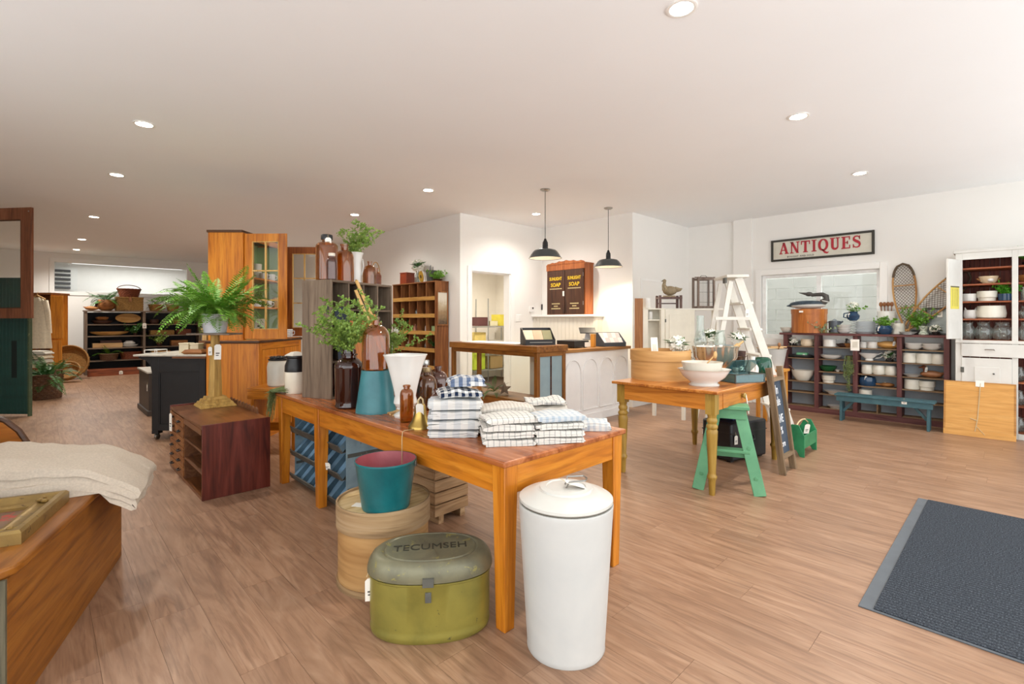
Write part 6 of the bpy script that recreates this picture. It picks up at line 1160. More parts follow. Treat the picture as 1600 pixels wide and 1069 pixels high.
# blue-green glass box
gb = thing('glass_casket', 'blue-green leaded glass box at the right of the basin', 'box', CF(1160, 4.12, PZ), -TH + .32); M_bgx = glassy('sea_glass', 'cfe0de', .03, '4f8088', .28); gw, gd_, gh = .30, .17, .07
mk('bottom_pane', MB().box(-gw / 2, gw / 2, -gd_ / 2, gd_ / 2, .002, .008), M_bgx, gb)
for y in (-gd_ / 2, gd_ / 2 - .004): mk('long_pane', MB().box(-gw / 2, gw / 2, y, y + .004, .008, gh), M_bgx, gb)
for x in (-gw / 2, gw / 2 - .004): mk('short_pane', MB().box(x, x + .004, -gd_ / 2 + .004, gd_ / 2 - .004, .008, gh), M_bgx, gb)
mk('leading', (lambda mb: [mb.box(x - .004, x + .004, y - .004, y + .004, 0, gh + .003) for x in (-gw / 2, gw / 2) for y in (-gd_ / 2, gd_ / 2)] and [mb.box(-gw / 2, gw / 2, y - .004, y + .004, z - .003, z + .003) for y in (-gd_ / 2, gd_ / 2) for z in (.003, gh)] and [mb.box(x - .004, x + .004, -gd_ / 2, gd_ / 2, z - .003, z + .003) for x in (-gw / 2, gw / 2) for z in (.003, gh)] and mb)(MB()), M_zinc, gb)
mk('lid_pane', MB().box(-gw / 2, gw / 2, 0, .004, 0, gd_, TR(0, gd_ / 2 - .01, gh) @ RXm(rad(48))), M_bgx, gb)
# green glass jar at the table end
t = thing('green_glass_jar', 'dark green bubbled glass jar behind the chalkboard top', 'jar', (4.80, 1.64, PZ)); M_ggr = glassy('green_glass', '6fb597', .05, '0f5a44', .5); mk('jar_body', MB().lathe(hollow([(.07, 0), (.08, .02), (.08, .12), (.07, .16), (.055, .175)], .006), 36, fn=lambda a, z: 1 + .012 * math.cos(a * 12) * math.cos(z * 200)), M_ggr, t)
# chalkboard leaning on the table
cbd = thing('chalkboard_sign', 'rustic framed chalkboard sign with chalk writing leaning on the pine table', 'chalkboard', (4.47, 1.345, 0), 0, None, (rad(-7.2), 0, 0)); mr = wood('rustic', '4a3a2a', '77624a', '8f7a5e', axis='z', rough=.85); bw_, bh_ = .30, .90
for x in (0, bw_ - .03): mk('stile', MB().box(x, x + .03, 0, .05, 0, bh_), mr, cbd, bev=.002)
for z in (.13, .78): mk('rail', MB().box(.03, bw_ - .03, .002, .048, z, z + .03), wood('rustic', '4a3a2a', '77624a', '8f7a5e', axis='x', rough=.85), cbd)
mk('slate', MB().box(.03, bw_ - .03, .03, .04, .16, .78), flat('chalk_slate', '3d4a59', .85, var=.08, scale=6), cbd)
for s, z, sz in (('In', .70, .11), ('ale', .60, .11), ('AVE', .45, .10), ('%', .35, .09), ('ore', .24, .075)): text('chalk_writing', s, sz, flat('chalk', 'e6e8ea', .9), cbd, TR(.15, .0295, z) @ FACE_NY, .001, bold=.001, sx=.8)
# green step ladder and black case beneath
gl = thing('green_step_ladder', 'small green wooden step ladder under the pine table', 'step ladder', CF(1138, 3.68), -TH - .38); M_gl = worn('apple_green', '5f9c72', '3f8058', .7, .5, 4, c2='4f8c64'); topz = .60
for s_ in (-1, 1):
    mk('front_rail', MB().bar((s_ * .215, 0, 0), (s_ * .085, .14, topz), .085, .024, (0, -1, .2)), M_gl, gl, bev=.003); mk('rear_leg', MB().bar((s_ * .20, .34, 0), (s_ * .085, .19, topz - .02), .045, .02, (0, -1, 0)), M_gl, gl, bev=.002)
    for t_ in (.2, .55): mk('bolt', MB().lathe([(0, .006), (.014, .004), (.015, 0)], 14, m=TR(s_ * (.215 - .13 * t_), .14 * t_ - .0135, topz * t_) @ RXm(rad(90))), M_gl, gl)
mk('top_step', MB().box(-.15, .15, .07, .26, topz + .014, topz + .04), M_gl, gl, bev=.004); mk('top_rail', MB().box(-.13, .13, .10, .12, topz - .06, topz + .014), M_gl, gl); mk('step', MB().box(-.15, .15, .05, .15, .29, .31), M_gl, gl, bev=.003); mk('rear_brace', MB().box(-.16, .16, .285, .297, .20, .24), M_gl, gl)
bcx = thing('black_case', 'black leather case with a tag under the pine table', 'case', (4.50, 1.80, 0), -.25); mk('body', MB().box(0, .52, 0, .32, .012, .36), flat('black_leather', '15161a', .45, bump=.2), bcx, bev=.02); boxes('foot', [(x, x + .04, y, y + .04, 0, .014) for x in (.03, .45) for y in (.03, .25)], M_blk, bcx); mk('seam', MB().box(-.001, .521, -.001, .321, .26, .268), M_blk, bcx); mk('handle', MB().tube([(.2, -.004, .22), (.21, -.02, .19), (.31, -.02, .19), (.32, -.004, .22)], .006, 6), M_blk, bcx); ptag(bcx, (.05, -.012, .25), .045, .08, 0, 0)
solo('navy_box', MB().box(-.11, .11, -.08, .08, 0, .09), flat('navy_paint', '1f2c4a', .5), 'small navy box on the black case', 'box', (4.76, 1.90, .361), -.2, None, .006)
gtb = thing('green_tool_tote', 'green wooden tool tote with a rope handle right of the chalkboard', 'tote', (5.20, 1.40, 0), .0); M_tt = worn('kelly_green', '2f8a5a', '1d5a3c', .68, .5, 5, c2='1f6e46')
for x in (0, .40): mk('end_board', MB().prism([(0, 0), (.04, 0), (.07, .06), (.09, .06), (.12, 0), (.16, 0), (.16, .20), (.11, .30), (.05, .30), (0, .20)], .014, TR(x, 0, 0) @ RZ(math.pi / 2)), M_tt, gtb, bev=.002)
for y in (.004, .146): mk('side_board', MB().box(-.0, .386, y, y + .012, .08, .20), M_tt, gtb, bev=.002)
mk('bottom', MB().box(.0, .386, .016, .146, .08, .09), M_tt, gtb); mk('rope_handle', MB().tube([(.0, .08, .27), (.1, .08, .31), (.2, .08, .32), (.3, .08, .31), (.39, .08, .27)], .007, 6), M_str, gtb); ptag(gtb, (.1, .0, .3), .05, .1, -TH, .3)
# white hooped tub on a stool behind the table
t = thing('stool_stand', 'small orange pine stool behind the chalkboard', 'stool', (6.62, 2.15, 0)); mk('seat', MB().box(-.16, .16, -.16, .16, .66, .69), wd_(PINE, 'x'), t, bev=.004)
for x in (-.12, .12):
    for y in (-.12, .12): mk('leg', MB().box(x - .02, x + .02, y - .02, y + .02, 0, .66), wd_(PINE, 'z'), t)
t = thing('white_tub', 'white enamel tub holding wooden utensils on the pine stool', 'tub', (6.62, 2.15, .6905), -TH); mk('tub_body', MB().lathe(hollow([(.12, 0), (.125, .01), (.165, .24), (.175, .25)], .005), 36), M_can, t); mk('board_paddle', MB().box(-.17, .12, -.05, .05, .252, .262).box(.0, .2, .02, .1, .263, .275), wd_(PALEW, 'x'), t); mk('spoon', MB().tube([(.02, -.04, .03), (.06, -.06, .29)], .007, 6).ball((.06, -.06, .30), .02, .012, .028, 10, 6), wd_(BROWN, 'z'), t)
# white stepladder
sl_ = thing('white_step_ladder', 'tall white wooden step ladder standing open behind the pine table', 'step ladder', CF(1142, 5.75), -TH - .1); M_wl = worn('white_wood_paint', 'e2dfd6', 'b7ad9a', .72, .6, 4, c2='d8d4c9')
LT_ = 1.80; 
def rail(nm, a, b, w, h, up=(1, 0, 0)): return mk(nm, MB().bar(a, b, w, h, up), M_wl, sl_, bev=.003)
for y in (-.18, .18): rail('front_rail', (.60, y * 1.25, 0), (.02, y, LT_ - .02), .03, .085); rail('rear_rail', (-.36, y * 1.2, 0), (-.06, y, LT_ - .06), .025, .05)
mk('top_cap', MB().box(-.12, .12, -.23, .23, LT_ - .02, LT_ + .012), M_wl, sl_, bev=.004)
for k, z in enumerate((.28, .58, .88, 1.18, 1.48)):
    t_ = z / LT_; x = .60 + (.02 - .60) * t_; mk('tread', MB().box(x - .08, x + .06, -.215 + .03 * t_, .215 - .03 * t_, z, z + .025), M_wl, sl_, bev=.003)
mk('spreader_board', MB().box(-.40, .22, -.19, -.165, 1.60 - .02, 1.60 + .005) if False else MB().box(-.24, .16, -.215, -.20, 1.30, 1.335), M_wl, sl_); ptag(sl_, (.10, -.235, 1.42), .04, .09, 0, 0); mk('cap_bracket', MB().box(-.13, -.11, -.2, -.12, LT_ - .08, LT_ - .02), M_zinc, sl_)
# white bench carrying the wall cupboard
wt = thing('white_side_table', 'white painted side table by the short wall behind the cheese box', 'table', (5.95, 2.95, 0)); mk('tabletop', MB().box(0, .95, 0, .55, .80, .83), M_wl, wt, bev=.004)
for x in (.05, .88):
    for y in (.05, .47): mk('leg', MB().box(x, x + .04, y, y + .04, 0, .80), M_wl, wt)
boxes('apron', [(.05, .92, .05, .07, .70, .80), (.05, .92, .48, .50, .70, .80)], M_wl, wt)
mc_ = thing('cream_wall_cupboard', 'cream painted cupboard with open door and little shelves on the side table', 'cupboard', CF(1004, 6.15, .8305), -TH); M_cr2 = flat('old_cream', 'e3decd', .55, var=.03); ch_ = .60; cw_ = .26
mk('side_board', MB().box(-.10, .0, -.02, -.002, 0, ch_ + .14), wood('raw_side', '7a4a22', '9c6532', 'ab7440', axis='z'), mc_); mk('face_stile', MB().box(0, .07, 0, .02, 0, ch_ + .02), M_cr2, mc_, bev=.002); mk('face_stile', MB().box(cw_ - .03, cw_ + .02, 0, .02, 0, ch_), M_cr2, mc_, bev=.002); mk('back_board', MB().box(0, cw_, .15, .165, 0, ch_), M_cr2, mc_); mk('side_cheek', MB().box(0, .012, .02, .15, 0, ch_), M_cr2, mc_); mk('side_cheek', MB().box(cw_ + .008, cw_ + .02, .02, .165, 0, ch_), M_cr2, mc_); mk('top_board', MB().box(.0, cw_ + .02, 0, .165, ch_, ch_ + .016), M_cr2, mc_)
for z in (0, .46): mk('shelf', MB().box(.012, cw_ + .008, .02, .15, z, z + .015), M_cr2, mc_)
dd = mk('door', MB().box(0, .36, 0, .02, 0, ch_), M_cr2, mc_, (cw_ + .024, -.0, 0), rad(-6), .004); mk('door_panel', MB().box(.05, .31, -.006, 0, .06, .54), M_cr2, dd, bev=.004); boxes('hinge', [(-.004, .012, -.006, 0, .06, .1), (-.004, .012, -.006, 0, .44, .48)], M_zinc, dd)
def mcp(x, y, z): return mc_.location + RZ(-TH) @ Vector((x, y, z))
cup('white_tin', 'white tin on the inner shelf of the cream cupboard', 'tin', mcp(.115, .08, .4755), .035, .10, M_white); cup('white_jar', 'tall white jar on top of the cream cupboard', 'jar', mcp(.08, .09, ch_ + .0165), .05, .13, M_white)
# shelf board on brackets carrying stool and cage
sbd = thing('white_board_shelf', 'white board resting across the cupboard and ladder', 'shelf', mcp(.10, -.0, 0) , -TH); 
mk('board', MB().box(.20, 1.02, .19, .40, ch_ - .005, ch_ + .02), M_wl, sbd, bev=.003); boxes('support', [(.25, .28, .22, .38, 0, ch_ - .005), (.92, .95, .22, .38, 0, ch_ - .005)], M_wl, sbd)
bz = .8305 + ch_ + .0205
def sbp(x, y): v_ = mcp(.10 + x, y, 0); v_.z = bz; return v_
st2 = thing('dark_footstool', 'small dark slatted stool with a pheasant on it', 'stool', sbp(.33, .30), -TH); M_ds = wood('dark_stool', '3a2622', '553a33', '66483f', axis='z')
for x in (-.14, .13):
    for y in (-.07, .07): mk('leg', MB().box(x - .014, x + .014, y - .014, y + .014, 0, .17), M_ds, st2)
mk('seat', MB().box(-.155, .145, -.085, .085, .125, .148), M_ds, st2); mk('rung', MB().box(-.13, .12, .064, .076, .06, .075), M_ds, st2)
ph = thing('pheasant_figure', 'speckled pheasant figurine on the small dark stool', 'figurine', sbp(.33, .30) + Vector((0, 0, .1485)), -TH); M_ph = worn('pheasant', 'a89878', '5f5240', .52, .6, 40, c2='8d7a5c')
mk('base', MB().lathe([(0, 0), (.09, 0), (.08, .02), (0, .025)], 18, sy=.6), M_ph, ph); mk('body', MB().ball((.01, 0, .085), .095, .055, .062, 18, 10), M_ph, ph); mk('tail', MB().tube([(.08, 0, .1), (.15, 0, .10), (.17, 0, .115)], [.04, .02, .008], 8), M_ph, ph); hd = mk('neck', MB().tube([(-.05, 0, .1), (-.07, 0, .16), (-.06, 0, .20)], [.045, .026, .02], 10).ball((-.062, 0, .215), .026, .02, .022, 10, 7), M_ph, ph); mk('beak', MB().tube([(-.082, 0, .215), (-.105, 0, .208)], [.009, .003], 6), M_zinc, hd)
cg = thing('wire_cage', 'weathered wooden bird cage with wire bars on the white board', 'cage', sbp(.78, .295), -TH + .12); M_cg = wood('cage_wood', '51423a', '6f5f54', '84756a', axis='z', rough=.8); gw2, gh2, gd2 = .24, .41, .16
for x in (-gw2 / 2, gw2 / 2 - .024):
    for y in (-gd2 / 2, gd2 / 2 - .024): mk('post', MB().box(x, x + .024, y, y + .024, 0, gh2), M_cg, cg, bev=.002)
for z in (0, gh2 - .04): boxes('frame_rail', [(-gw2 / 2 + .024, gw2 / 2 - .024, -gd2 / 2, -gd2 / 2 + .02, z, z + .03), (-gw2 / 2 + .024, gw2 / 2 - .024, gd2 / 2 - .02, gd2 / 2, z, z + .03)], M_cg, cg)
mk('floor_board', MB().box(-gw2 / 2, gw2 / 2, -gd2 / 2, gd2 / 2, -.0, .012), M_cg, cg)
for k in range(9):
    x = -gw2 / 2 + .035 + k * (gw2 - .07) / 8
    for y in (-gd2 / 2 + .01, gd2 / 2 - .01): mk('wire_bar', MB().tube([(x, y, .03), (x, y, gh2 - .03)], .0018, 5), M_steel, cg)
for z in (.08, .21, .33): mk('wire_band', MB().tube([(-gw2 / 2 + .02, -gd2 / 2 + .008, z), (gw2 / 2 - .02, -gd2 / 2 + .008, z)], .002, 5), M_zinc, cg)
mk('carry_handle', MB().tube([(-.05, 0, gh2), (-.03, 0, gh2 + .02), (.03, 0, gh2 + .02), (.05, 0, gh2)], .004, 6), M_zinc, cg); mk('top_rail', MB().box(-gw2 / 2, gw2 / 2, -.01, .01, gh2 - .01, gh2 + .004), M_cg, cg)
struct('trim_2', MB().box(6.55, 7.25, 3.965, 3.98, 1.9, 1.93).box(6.55, 6.58, 3.965, 3.98, .1, 1.9), M_trim)

# ================================================================ RIGHT WALL
# sign with slab serif letters
SGY0, SGY1, SGZ0, SGZ1 = 1.345, 2.64, 2.19, 2.515
sg = thing('antiques_sign', 'framed white wooden sign reading ANTIQUES in red on the right wall', 'sign', (RW - .001, SGY1, SGZ0)); sw, sh_ = SGY1 - SGY0, SGZ1 - SGZ0
def sgm(): return Matrix(((0, 1, 0, 0), (-1, 0, 0, 0), (0, 0, 1, 0), (0, 0, 0, 1)))      # local x along the wall to the right, -y out of it
SM = Matrix(((0, 1, 0, 0), (-1, 0, 0, 0), (0, 0, 1, 0), (0, 0, 0, 1)))
mk('panel', MB().box(.03, sw - .03, -.014, -.002, .03, sh_ - .03, SM), worn('sign_white', 'd9d6c8', 'b3ac98', .66, .7, 4, c2='cfcbbb'), sg)
for a in ((0, .03, 0, sh_), (sw - .03, sw, 0, sh_), (.03, sw - .03, 0, .03), (.03, sw - .03, sh_ - .03, sh_)): mk('frame_rail', MB().box(a[0], a[1], -.03, -.002, a[2], a[3], SM), flat('frame_black', '35332c', .6), sg, bev=.003)
def ribbon(mb, pts, ws, t, m, closed=False):
    n = len(pts); L, R = [], []
    for i in range(n):
        a = pts[i - 1] if (closed or i > 0) else pts[0]; b = pts[(i + 1) % n] if (closed or i < n - 1) else pts[-1]; dx, dz = b[0] - a[0], b[1] - a[1]; q = math.hypot(dx, dz) or 1; nx, nz = -dz / q, dx / q; w = ws[i] / 2
        L.append((pts[i][0] + nx * w, pts[i][1] + nz * w)); R.append((pts[i][0] - nx * w, pts[i][1] - nz * w))
    for i in range(n if closed else n - 1):
        j = (i + 1) % n; mb.prism([R[i], R[j], L[j], L[i]], t, m)
def glyph(ch, mb, m, t=.004):
    """slab serif capitals on a unit high em"""
    def bx(x0, x1, z0, z1): mb.prism([(x0, z0), (x1, z0), (x1, z1), (x0, z1)], t, m)
    def dg(a, b, w0): mb.prism([(a[0] - w0 / 2, a[1]), (a[0] + w0 / 2, a[1]), (b[0] + w0 / 2, b[1]), (b[0] - w0 / 2, b[1])], t, m)
    S = .075
    if ch == 'A': dg((.13, S), (.42, 1), .11); dg((.72, S), (.43, 1), .23); bx(.24, .6, .3, .38); bx(0, .3, 0, S); bx(.52, .92, 0, S); return .95
    if ch == 'N': bx(.1, .2, S, 1 - S); bx(.68, .78, S, 1 - S); dg((.72, 0), (.16, 1), .24); bx(0, .34, 0, S); bx(0, .3, 1 - S, 1); bx(.56, .9, 1 - S, 1); return .93
    if ch == 'T': bx(.31, .53, S, .92); bx(0, .84, .9, 1); bx(0, .09, .68, .9); bx(.75, .84, .68, .9); bx(.2, .64, 0, S); return .88
    if ch == 'I': bx(.12, .34, S, 1 - S); bx(0, .46, 0, S); bx(0, .46, 1 - S, 1); return .52
    if ch == 'Q' or ch == 'O':
        P = [(.43 + .34 * math.cos(2 * math.pi * k / 28), .5 + .45 * math.sin(2 * math.pi * k / 28)) for k in range(28)]; W = [.09 + .14 * abs(math.cos(2 * math.pi * k / 28)) for k in range(28)]; ribbon(mb, P, W, t, m, True)
        ribbon(mb, [(.36, .12), (.46, .0), (.6, -.14), (.78, -.2), (.92, -.13)], [.1, .16, .17, .14, .05], t, m); return .93
    if ch == 'U':
        bx(.1, .32, .3, 1 - S); bx(.62, .73, .3, 1 - S); P = [(.21 + .0, .3)] + [(.445 - .235 * math.cos(math.pi * k / 12), .3 - .24 * math.sin(math.pi * k / 12)) for k in range(1, 12)] + [(.675, .3)]; ribbon(mb, P, [.22 - .11 * k / 12 for k in range(13)], t, m); bx(0, .44, 1 - S, 1); bx(.5, .84, 1 - S, 1); return .88
    if ch == 'E': bx(.1, .32, S, 1 - S); bx(0, .74, 0, .085); bx(0, .72, .915, 1); bx(.3, .55, .46, .54); bx(.65, .74, .08, .3); bx(.63, .72, .72, .92); bx(.47, .55, .36, .64); return .8
    if ch == 'S':
        P = [(.60, .75), (.57, .88), (.42, .95), (.24, .93), (.13, .82), (.15, .68), (.28, .58), (.44, .5), (.58, .4), (.63, .26), (.56, .11), (.4, .05), (.22, .07), (.12, .2)]; ribbon(mb, P, [.06, .09, .1, .12, .16, .2, .22, .23, .21, .17, .13, .1, .09, .06], t, m); bx(.57, .65, .68, .98); bx(.06, .14, .02, .32); return .74
M_rl = worn('sign_red', 'b8303c', 'd9d6c8', .72, .7, 6, c2='a32632', bump=0)
x = .115; hgt = .17
for ch in 'ANTIQUES':
    mb = MB(); adv = glyph(ch, mb, SM @ TR(x, -.019, .105) @ Matrix.Diagonal((hgt * .83, 1, hgt, 1))); mk('letter', mb, M_rl, sg); x += (adv * .83 + .08) * hgt
text('small_lettering', 'BOUGHT AND SOLD', .034, flat('sign_black', '2c2a26', .7), sg, TR(-.016, -.40, .058) @ FACE_NX, .002, space=1.15)
# entrance mat
mt_ = thing('door_mat', 'dark grey ribbed entrance mat with rubber edge, lower right', 'mat', (2.672, -.70, 0)); MWd, MLn = 1.93, 1.205
def mat_mat():
    t = NT('mat_pile'); v = t.coords((1, 1, 1)); w = t.new('ShaderNodeTexWave', bands_direction='X'); w.inputs['Scale'].default_value = 12; t.ln(v, w.inputs[0]); n = t.noise(t.coords((160, 160, 160)), 1, 3); c = t.ramp(n, [(.3, hx('22262b')), (.5, hx('3c424a')), (.75, hx('6a7078'))]); c = t.mix(t.ramp(w.outputs['Fac'], [(.3, (.5, .5, .5, 1)), (.6, (0, 0, 0, 1))]), c, hx('24282e')); t.bump(n, .8, .006); return t.fin(c, .95, 0, .15)
mk('rubber_base', MB().box(0, MWd, 0, MLn, 0, .006), flat('rubber', '5a6066', .7), mt_, bev=.002); mk('pile', MB().box(.012, MWd - .012, 0, MLn - .055, .006, .012), mat_mat(), mt_, bev=.003)
# ---- brown shelf under the window
FXs = 7.84; SYr = onX(1483, 600, FXs).y; SYl = onX(1224, 600, FXs).y; SHT = 1.115
rs = thing('brown_shelf', 'dark red-brown open shelf of crockery below the window', 'shelf', (FXs, SYr, 0)); rl = SYl - SYr; rd = RW - FXs - .055
M_rs = wood('red_brown', '40201f', '5f3634', '6f4744', axis='z', rough=.6); M_rsy = wood('red_brown', '40201f', '5f3634', '6f4744', axis='y', rough=.6); M_sh = wood('shelf_tan', '5c4530', '7d6246', '8f7556', axis='y', rough=.7)
YS = [onX(p, 600, FXs).y - SYr for p in (1479, 1405, 1336, 1275.5, 1227)]
for i, y in enumerate(YS): mk('upright', MB().box(0, rd, y - .026, y + .026, 0 if i < 4 else 0, SHT - .03), M_rs, rs, bev=.003)
mk('top_board', MB().box(-.02, rd, -.03, rl + .05, SHT - .03, SHT), M_rsy, rs, bev=.004); mk('plinth', MB().box(-.006, .012, YS[0] + .026, YS[4] - .026, 0, .07), M_rsy, rs)
SZr = [.075, .27, .425, .583, .757, .925]
for i in range(4):
    a, b = YS[i] + .027, YS[i + 1] - .027
    for k, z in enumerate(SZr):
        if i == 3 and k == 3: continue
        mk('shelf', MB().box(.008, rd - .004, a, b, z - .012, z), M_sh, rs)
    mk('back_panel', MB().box(rd - .004, rd, a, b, .075, .913), flat('shelf_back', '9fa6ac', .7, var=.05), rs)  # added grey sheet, coloured as the shaded wall behind the open back
mk('divider', MB().box(.01, rd - .01, YS[1] + .22, YS[1] + .235, .075, .258), M_sh, rs)
def rp(px_, z, k=.11): v_ = onX(px_, 560, FXs + k); return Vector((v_.x, v_.y, z))
def rw(a, b, k=.1): return abs(b - a) / 2 * dep(rp((a + b) / 2, 0, k)) / F
def crock(a, b, zi, h, label, mat=None, cat='crock', kind='crock', name='white_crock', group=None, k=.11, tagd=None, z=None):
    r = rw(a, b, k); zz = (SZr[zi] if z is None else z) + .0005; loc = rp((a + b) / 2, zz, k)
    prof = {'crock': [(r * .9, 0), (r * .97, .006), (r * .98, h * .8), (r, h)], 'bowl': [(r * .5, 0), (r * .6, h * .08), (r * .9, h * .55), (r * .98, h * .92), (r * 1.02, h)], 'plate': [(r * .55, 0), (r * .6, h * .3), (r, h)], 'band': [(r * .82, 0), (r * .84, h * .35), (r * .95, h * .4), (r * .97, h * .85), (r, h * .9), (r, h)], 'tub': [(r * .85, 0), (r * 1.0, h * .2), (r * .97, h * .7), (r * .9, h)]}[kind]
    t = thing(name, label, cat, loc, 0, group); mk('body', MB().lathe(hollow(prof, max(.004, r * .06)), 32, sx=min(1, .102 / r), fn=(lambda a_, z_: 1 + .012 * math.cos(a_ * 24)) if kind == 'tub' else None), mat or M_iron, t); 
    if tagd: ptag(t, *tagd)
    return t
M_offw = flat('off_white', 'dad6c9', .25, var=.02); M_navy = flat('navy_glaze', '23405e', .15, var=.05); M_dgr = flat('dark_green_glaze', '1f5a34', .12, var=.08)
# bay 4 (right)
for i, (a, b, n) in enumerate(((1416, 1439, 'left'), (1443, 1468, 'right'))):
    for j, u in enumerate(('lower', 'upper')): crock(a, b, 5, .055, f'{u} white bowl of the {n} stack, top right shelf bay', kind='bowl', cat='bowl', name='white_bowl', z=SZr[5] + j * .03)
for a, b, n in ((1412, 1430, 'left'), (1434, 1455, 'middle'), (1457, 1474, 'right')): crock(a, b, 4, .125, f'{n} white crock on the second row of the right shelf bay', M_offw)
crock(1413, 1438, 3, .03, 'white plate beside the duck in the right shelf bay', kind='plate', cat='plate', name='white_plate')
t = thing('duck_decoy', 'brown carved duck decoy with a tag in the right shelf bay', 'decoy', rp(1457, SZr[3] + .0005), math.pi / 2); decoy(t, .22, wood('decoy_a', '6a3f24', '94613e', 'a87a55', axis='x'), wood('decoy_b', '5a2c18', '82482a', '91583a', axis='x')); ptag(t, (.05, .05, .13), .03, .06, -TH - math.pi / 2, .2)
crock(1415, 1435, 2, .125, 'left white crock low in the right shelf bay', M_offw); crock(1438, 1459, 2, .115, 'right banded white crock low in the right shelf bay', M_offw, kind='band')
# bay 3
crock(1344, 1354, 5, .08, 'left white mug on the top row of the third shelf bay', cat='mug', name='white_mug'); crock(1356, 1370, 5, .085, 'right white mug beside the wooden duck', cat='mug', name='white_mug')
t = thing('duck_decoy', 'golden-brown wooden duck decoy in the top row of the third bay', 'decoy', rp(1387, SZr[5] + .0005), math.pi / 2 + math.pi); decoy(t, .25, M_bowlp, M_bowlw, 1); ptag(t, (.08, -.06, .1), .035, .06, math.pi / 2 - TH, .2)
gv = thing('gravy_boat', 'white gravy boat on the second row of the third bay', 'gravy boat', rp(1358, SZr[4] + .0005), math.pi / 2); mk('boat', MB().lathe(hollow([(.4, 0), (.45, .012), (.35, .025), (.7, .06), (1.0, .10)], .06, .02), 32, sx=.105, sy=.055, fn=lambda a, z: 1 + (.18 * max(0, math.cos(a)) ** 3 if z > .05 else 0)), M_iron, gv); mk('handle', MB().tube([(-.09, 0, .085), (-.14, 0, .11), (-.155, 0, .08), (-.12, 0, .045), (-.07, 0, .035)], .007, 8), M_iron, gv)
t = thing('white_posy', 'white flower posy in a dark pot beside the gravy boat', 'flowers', rp(1390, SZr[4] + .0005)); mk('pot', MB().lathe(hollow([(.04, 0), (.05, .05)], .005), 18), M_blk, t); blooms(t, (0, 0, .08), 26, .055, .035, 6, 21)
for a, b, n in ((1347, 1363, 'left'), (1365, 1382, 'middle'), (1384, 1400, 'right')): crock(a, b, 3, .12, f'{n} ribbed cream cup in the third shelf bay', M_offw, 'cup', 'tub', 'ribbed_cup')
t = crock(1344, 1367, 2, .115, 'navy glazed teapot with a tag in the third bay', M_navy, 'teapot', 'tub', 'navy_teapot'); mk('lid', MB().lathe([(0, .15), (.012, .148), (.012, .135), (.05, .125), (.07, .113), (0, .113)], 20), M_navy, t); ptag(t, (-.09, 0, .13), .03, .06, -TH, .2)
sc2 = thing('wooden_scoop', 'turned wooden scoop with a tag in the third bay', 'scoop', rp(1380, SZr[2] + .0005), math.pi / 2 + .2); mk('bowl', MB().ball((-.04, 0, .028), .08, .04, .028, 14, 8), M_bowlw, sc2); mk('handle', MB().tube([(.03, 0, .03), (.13, 0, .035)], [.014, .01], 10), M_bowlw, sc2); ptag(sc2, (-.02, .0, .06), .035, .08, -TH, 0)
crock(1343, 1361, 1, .10, 'white crock at the bottom of the third bay behind the bench', M_offw)
# bay 2
crock(1287, 1305, 5, .105, 'white crock on the top row of the second bay', M_iron); t = thing('black_kettle_bird', 'small dark bird decoy with a tag in the second bay', 'decoy', rp(1316, SZr[5] + .0005), -math.pi / 2); decoy(t, .14, M_bowld, M_blk, neck=.9); ptag(t, (.03, .05, .08), .03, .05, -TH + math.pi / 2, 0)
crock(1320, 1332, 5, .055, 'little brown bowl right of the dark bird', M_bowlw, 'bowl', 'bowl', 'brown_bowl'); t = thing('price_card', 'white price card hung at the top of the middle shelf post', 'card', (FXs - .004, SYr + YS[2] + .0, .93), 0); mk('card', MB().box(-.003, 0, -.05, .05, -.04, .11), M_tag, t); mk('print', MB().box(-.004, -.003, -.03, .03, .0, .08), flat('pale_print', 'd9d3c4', .8), t)
crock(1283, 1313, 4, .055, 'white oval dish on the second row of the second bay', kind='bowl', cat='dish', name='white_dish'); crock(1281, 1306, 3, .075, 'dark green glazed bowl in the second bay', M_dgr, 'bowl', 'bowl', 'green_bowl'); crock(1305, 1313, 3, .03, 'tiny white lid beside the dark green bowl', cat='dish', kind='plate', name='white_lid'); crock(1285, 1304, 2, .10, 'square-shouldered white bowl below the dark green bowl', M_offw, 'bowl', 'band', 'white_bowl'); crock(1288, 1325, 1, .05, 'long white platter low in the second bay', kind='plate', cat='platter', name='white_platter')  # the tiny white piece by the green bowl is a lid
t = thing('trailing_plant', 'trailing string plant hanging down the middle shelf post', 'plant', rp(1327, SZr[4] + .0005, .045)); mk('pot', MB().lathe(hollow([(.03, 0), (.042, .06)], .004), 16), M_bowld, t); mb = MB(); rr = random.Random(5)
for k in range(26):
    y = rr.uniform(-.06, .06); L = rr.uniform(.1, .42) * (1.2 - abs(y) * 8); xo = rr.uniform(-.09, -.06); pts = [(0, y * .3, .05), (xo * .8, y * .7, .055), (xo, y, -.05), (xo + .01, y * .8, -max(.1, L))]
    mb.tube(pts, .002, 3)
    for q in range(16):
        s_ = rr.random(); p0 = Vector(pts[2]).lerp(Vector(pts[3]), s_); d_ = Vector((rr.gauss(-.3, 1), rr.gauss(0, 1), -.4)).normalized() * .024; e_ = d_.orthogonal().normalized() * .005; mb.add([p0, p0 + d_ * .5 - e_, p0 + d_, p0 + d_ * .5 + e_], [(0, 1, 2, 3)])
mk('trailing_stems', mb, worn('olive_leaf', '76844c', '9aa56a', .58, .6, 30, c2='5a6a38', bump=0), t)['kind'] = 'stuff'
